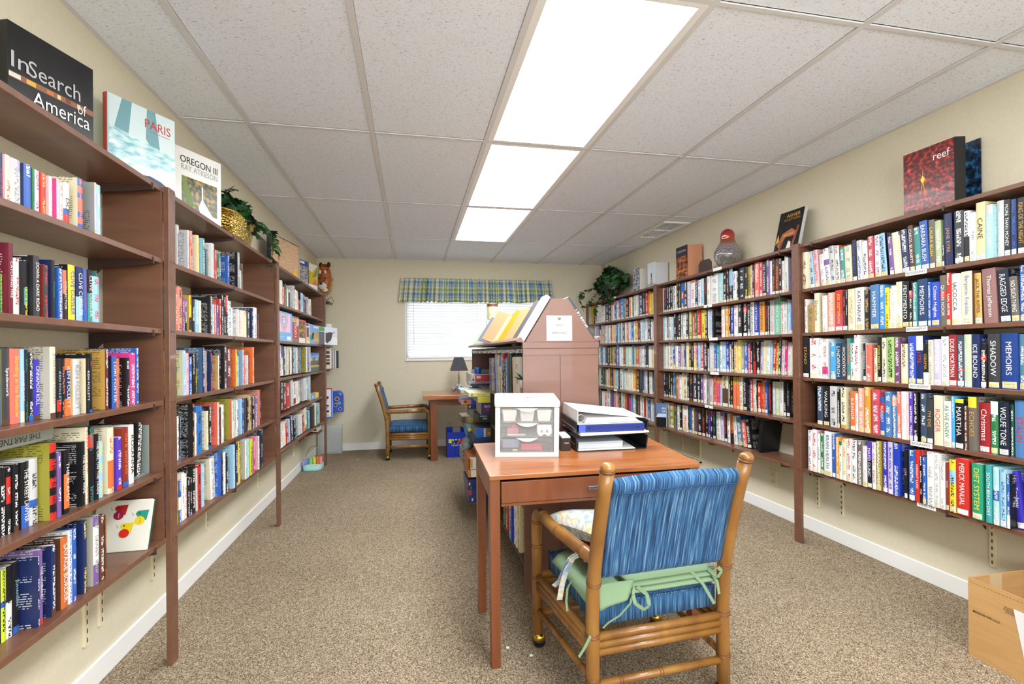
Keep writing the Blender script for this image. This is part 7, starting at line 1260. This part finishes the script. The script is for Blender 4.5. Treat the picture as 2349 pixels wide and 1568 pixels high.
for off in (0, .012):
    m = MB(); ribbon(m, [(-.258, -.2 + off, .535), (-.278, -.17 + off, .51), (-.292, -.145 + off, .46), (-.30, -.13 + off * 2, .41), (-.306 - off, -.12 + off * 2, .355 + off * 3)], .010)
    q = m.build('tie', m_fl, t, fix=False); q.matrix_local = t.matrix_world.inverted() @ CM
m_rd = ramp_mat('red_trellis_cloth', [(.02, 'e8dcd0'), (.1, 'a83430')], (26, 26, 26), 1, .8, tex='voronoi')
t = cth('cushion', 'red patterned cushion under the floral one on the near bamboo chair', 'cushion', Matrix.Translation((-.05, .04, .47)))
m = MB(); pillow(m, .165, .16, .022); m.build('pillow_body', m_rd, t, smooth=True, fix=False)
t = cth('paper_tag', 'white paper tag poking out at the left of the near chair seat', 'tag', Matrix.Translation((-.262, -.205, .40)) @ Matrix.Rotation(.9, 4, 'Y')); MB().box((0, 0, 0), (.035, .05, .001)).build('sheet', plain('f0f0ee', .7), t)
chair('bamboo armchair with a blue seat at the far writing table', (-.035, 5.86, 0), -PI / 2 + .0)
# ================================================================ FAR TABLE, LAMP, BLUE BOX
wt = thing('writing_table', 'plain wooden writing table under the window at the back', 'table', (.118, 5.42, 0))
MB().box((0, 0, .678), (1.1, .72, .724)).build('table_top', m_desk, wt, bevel=.003)
MB().box((.07, .06, .61), (1.04, .08, .6775)).build('apron', m_deskL, wt); MB().box((.08, .08, .61), (.1, .66, .6775)).build('apron', m_deskL, wt)
for x, y in ((.075, .055), (.98, .055), (.075, .62), (.98, .62)): MB().box((x, y, 0), (x + .075, y + .05, .6775)).build('leg', m_deskL, wt, bevel=.002)
lm = thing('table_lamp', 'small table lamp with a square charcoal shade and mosaic glass base', 'lamp', (.55, 5.9, .7243))
m_mos = ramp_mat('mosaic_glass', [(.3, '1a1c2a'), (.42, 'c8ccd4'), (.52, '4a6a3a'), (.62, '7a4a8a'), (.72, 'e0e0e4')], (90, 90, 90), 2, .1, tex='noise', coat=.8)
MB().ball((0, 0, .048), .047, 20).lathe([(.024, 0), (.02, .004)], seg=16).build('base', m_mos, lm, smooth=True)
MB().lathe([(.011, .09), (.009, .2), (.011, .205)], seg=12).build('stem', m_mos, lm, smooth=True)
MB().tube([(0, 0, .2), (0, 0, .36)], .004, 8).build('rod', m_bras, lm)
a, c, z0, z1 = .1, .05, .255, .415
m = MB(); q = [(-a, -a, z0), (a, -a, z0), (a, a, z0), (-a, a, z0)]; w_ = [(-c, -c, z1), (c, -c, z1), (c, c, z1), (-c, c, z1)]
m.mesh(q + w_, [(0, 1, 5, 4), (1, 2, 6, 5), (2, 3, 7, 6), (3, 0, 4, 7)]); m.build('lamp_shade', plain('34343e', .7), lm, solid=.002)
t = thing('glass_ball', 'small mosaic glass ball beside the lamp base on the writing table', 'ornament', (.49, 5.95, .7243)); MB().ball((0, 0, .03), .03, 16).build('ball', m_mos, t, smooth=True)
bx = thing('snack_box', 'open blue snack carton lettered Classic Mix on the floor under the writing table', 'box', (.383, 5.60, 0))
m = MB(); h_, w_, d_ = .285, .25, .22
m.box((0, 0, 0), (w_, .004, h_)).box((0, d_, 0), (w_, d_ + .004, h_ + .03)).hexa([(0, .0045, 0), (.004, .0045, 0), (.004, d_ - .0005, 0), (0, d_ - .0005, 0)], [(0, .0045, h_), (.004, .0045, h_), (.004, d_ - .0005, h_ + .03), (0, d_ - .0005, h_ + .03)]).box((w_ - .004, .0045, 0), (w_, d_ - .0005, h_)).box((.0045, .0045, 0), (w_ - .0045, d_ - .0005, .004))
m.build('carton', plain('1a3ab8', .35), bx)
art(bx, [('ece23a', [(.015, .165), (.05, .165), (.052, .205), (.05, .212), (.014, .21)]), ('2a7a3a', R_(.055, .168, .08, .208)), ('f0ece0', ell(.067, .2, .01, .01)), ('f0ece0', ell(.1, .2, .01, .01)), ('c83a2a', R_(.12, .168, .15, .206)), ('e0903a', ell(.135, .2, .012, .01)), ('c8242a', R_(.152, .168, .182, .206)), ('e8e4d8', ell(.08, .16, .006, .006)), ('e8c8a0', ell(.12, .162, .006, .006)), ('e8c8a0', ell(.165, .162, .006, .006)), ('1a1a4a', R_(.088, .168, .115, .195)), ('c88a3a', ell(.2, .19, .012, .014)), ('e8902a', ell(.2, .14, .012, .01)), ('f0f0f0', R_(.165, .02, .18, .06))])
text('lettering', 'Classic Mix', bx, FRONT((.112, -.0024, .14)), 'f4f4f8', .13, .022)
MB().box((.08, d_ - .002, h_ - .1), (.17, d_ - .0006, h_ + .028)).build('inner_panel', plain('a8acb8', .5), bx)
# ================================================================ CARDBOARD BOX
cb = thing('cardboard_box', 'open cardboard box marked MADE IN THE U.S.A. on the floor at the right', 'box', (2.105, 1.035, 0))
m_cb = ramp_mat('corrugated_card', [(.3, 'b48a56'), (.7, 'c09660')], (6, 6, 60), 3, .8, .05)
W2, D2, H2 = .4, .472, .3
m = MB(); m.box((0, 0, 0), (.005, D2, H2)).box((W2 - .005, 0, 0), (W2, D2, H2)).box((.0052, 0, 0), (W2 - .0052, .005, H2)).box((.0052, D2 - .005, 0), (W2 - .0052, D2, H2)).box((.0052, .0052, 0), (W2 - .0052, D2 - .0052, .005)); m.build('carton', m_cb, cb)
FL = lambda y, z: basis((0, -1, 0), (0, 0, 1), (-1, 0, 0), (-.0012, y, z))
text('lettering', 'MADE IN THE U.S.A.', cb, FL(D2 - .062, .178), '1e1a16', .09, .0085, bold=.01); text('lettering', 'MAXIMUM\nWARRANTY\nFOR USE', cb, FL(D2 - .135, .236), '1e1a16', .04, .022)
MB().hexa([(-.0016, .17, .06), (-.0006, .17, .06), (-.0006, .29, .06), (-.0016, .29, .06)], [(-.0016, .17, .25), (-.0006, .17, .25), (-.0006, .325, .25), (-.0016, .325, .25)]).build('paper_label', plain('dcdcdc', .6), cb)
m = MB()
for k in range(40): m.box((-.0008, .01 + k * .0115, H2 - .016), (-.0002, .016 + k * .0115, H2 - .0145))
m.build('perforation', plain('7a5a34', .8), cb)
MB().box((W2 - .0062, .1, .1), (W2 - .0052, .14, H2 - .01)).build('clear_tape', plain('c8b08a', .15, coat=.6), cb); MB().box((.1, D2 - .0062, .15), (.16, D2 - .0052, H2)).build('clear_tape', plain('c8b08a', .15, coat=.6), cb)
# ================================================================ TOY DOME, BIN
ty = thing('toy_piano', 'mint toy piano dome with rainbow blocks on the floor by the left baseboard', 'toy', (-1.015, 5.4, 0))
def blob(hx, hy, z0, z1, e=.6, n=36): 
    m = MB(); vs = []
    for z, k in ((z0, .96), (z0 + .01, 1), (z1 - .008, .98), (z1, .9)): vs += [(hx * k * math.copysign(abs(math.cos(2 * PI * i / n)) ** e, math.cos(2 * PI * i / n)), hy * k * math.copysign(abs(math.sin(2 * PI * i / n)) ** e, math.sin(2 * PI * i / n)), z) for i in range(n)]
    m.mesh(vs, [(j * n + i, j * n + (i + 1) % n, (j + 1) * n + (i + 1) % n, (j + 1) * n + i) for j in range(3) for i in range(n)] + [tuple(range(n))[::-1], tuple(range(3 * n, 4 * n))]); return m
blob(.095, .12, .0, .055).build('base', plain('a4e4e0', .4), ty, smooth=True)
MB().box((-.05, -.112, .056), (.07, -.085, .066)).build('keyboard', plain('f0f0ee', .4), ty, bevel=.003)
for k, c in enumerate(('b090d8', '5aa8e0', '9adc6a', 'ecdc5a', 'f08a3a', 'f08a94')):
    x = -.08 + k * .032; y = -.055 + abs(k - 3.2) ** 2 * -.006 + .02
    MB().box((x - .013, y, .0555), (x + .013, y + .03, .115 + .004 * min(k, 5))).build('block', plain(c, .5), ty, bevel=.003)
MB().ball((.06, -.03, .148), .013, 5).build('star', plain('f0703a', .5), ty)
mdome, nt, b = newmat('clear_dome'); b.inputs['Transmission Weight'].default_value = 1; b.inputs['Roughness'].default_value = .02; b.inputs['IOR'].default_value = 1.12; b.inputs['Base Color'].default_value = (.97, .98, .98, 1)
m = MB(); n = 32; pr2 = [(.082 * math.cos(a), .056 + .185 * math.sin(a)) for a in [PI / 2 * k / 14 for k in range(15)]]; m.lathe(pr2, seg=n, cap=False); m.build('dome', mdome, ty, smooth=True, solid=.0015)
bn = thing('storage_bin', 'clear plastic storage bin on edge in the far left corner of the floor', 'bin', (-1.11, 6.16, 0), (math.radians(-4), 0, 0))
mbin, nt, b = newmat('clear_bin_plastic'); b.inputs['Transmission Weight'].default_value = .75; b.inputs['Roughness'].default_value = .15; b.inputs['IOR'].default_value = 1.1; b.inputs['Base Color'].default_value = (.9, .92, .93, 1)
MB().box((0, 0, .002), (.27, .004, .34)).box((0, .09, .002), (.27, .094, .34)).box((0, .004, .002), (.004, .09, .34)).box((.266, .004, .002), (.27, .09, .34)).build('bin_wall', mbin, bn, bevel=.002)
MB().box((-.006, -.01, .0), (.278, .1, .022)).box((.0, -.004, .085), (.27, 0, .09)).box((-.002, -.006, .1), (.272, 0, .115)).build('rim', mbin, bn, bevel=.003)
# small lint on the carpet
for k, (x, y) in enumerate(((-.62, 5.75), (.36, 1.93), (.44, 1.86), (.5, 1.94))):
    o = MB().box((x, y, .0), (x + .012, y + .008, .004)).build('paper_scrap', plain('e8e8e4', .8)); tag(o, ['tiny white scrap on the carpet near the back left corner', 'tiny white scrap on the carpet by the desk leg', 'crumpled white scrap on the carpet under the desk', 'small white scrap on the carpet near the chair caster'][k], 'scrap')
fit_texts()
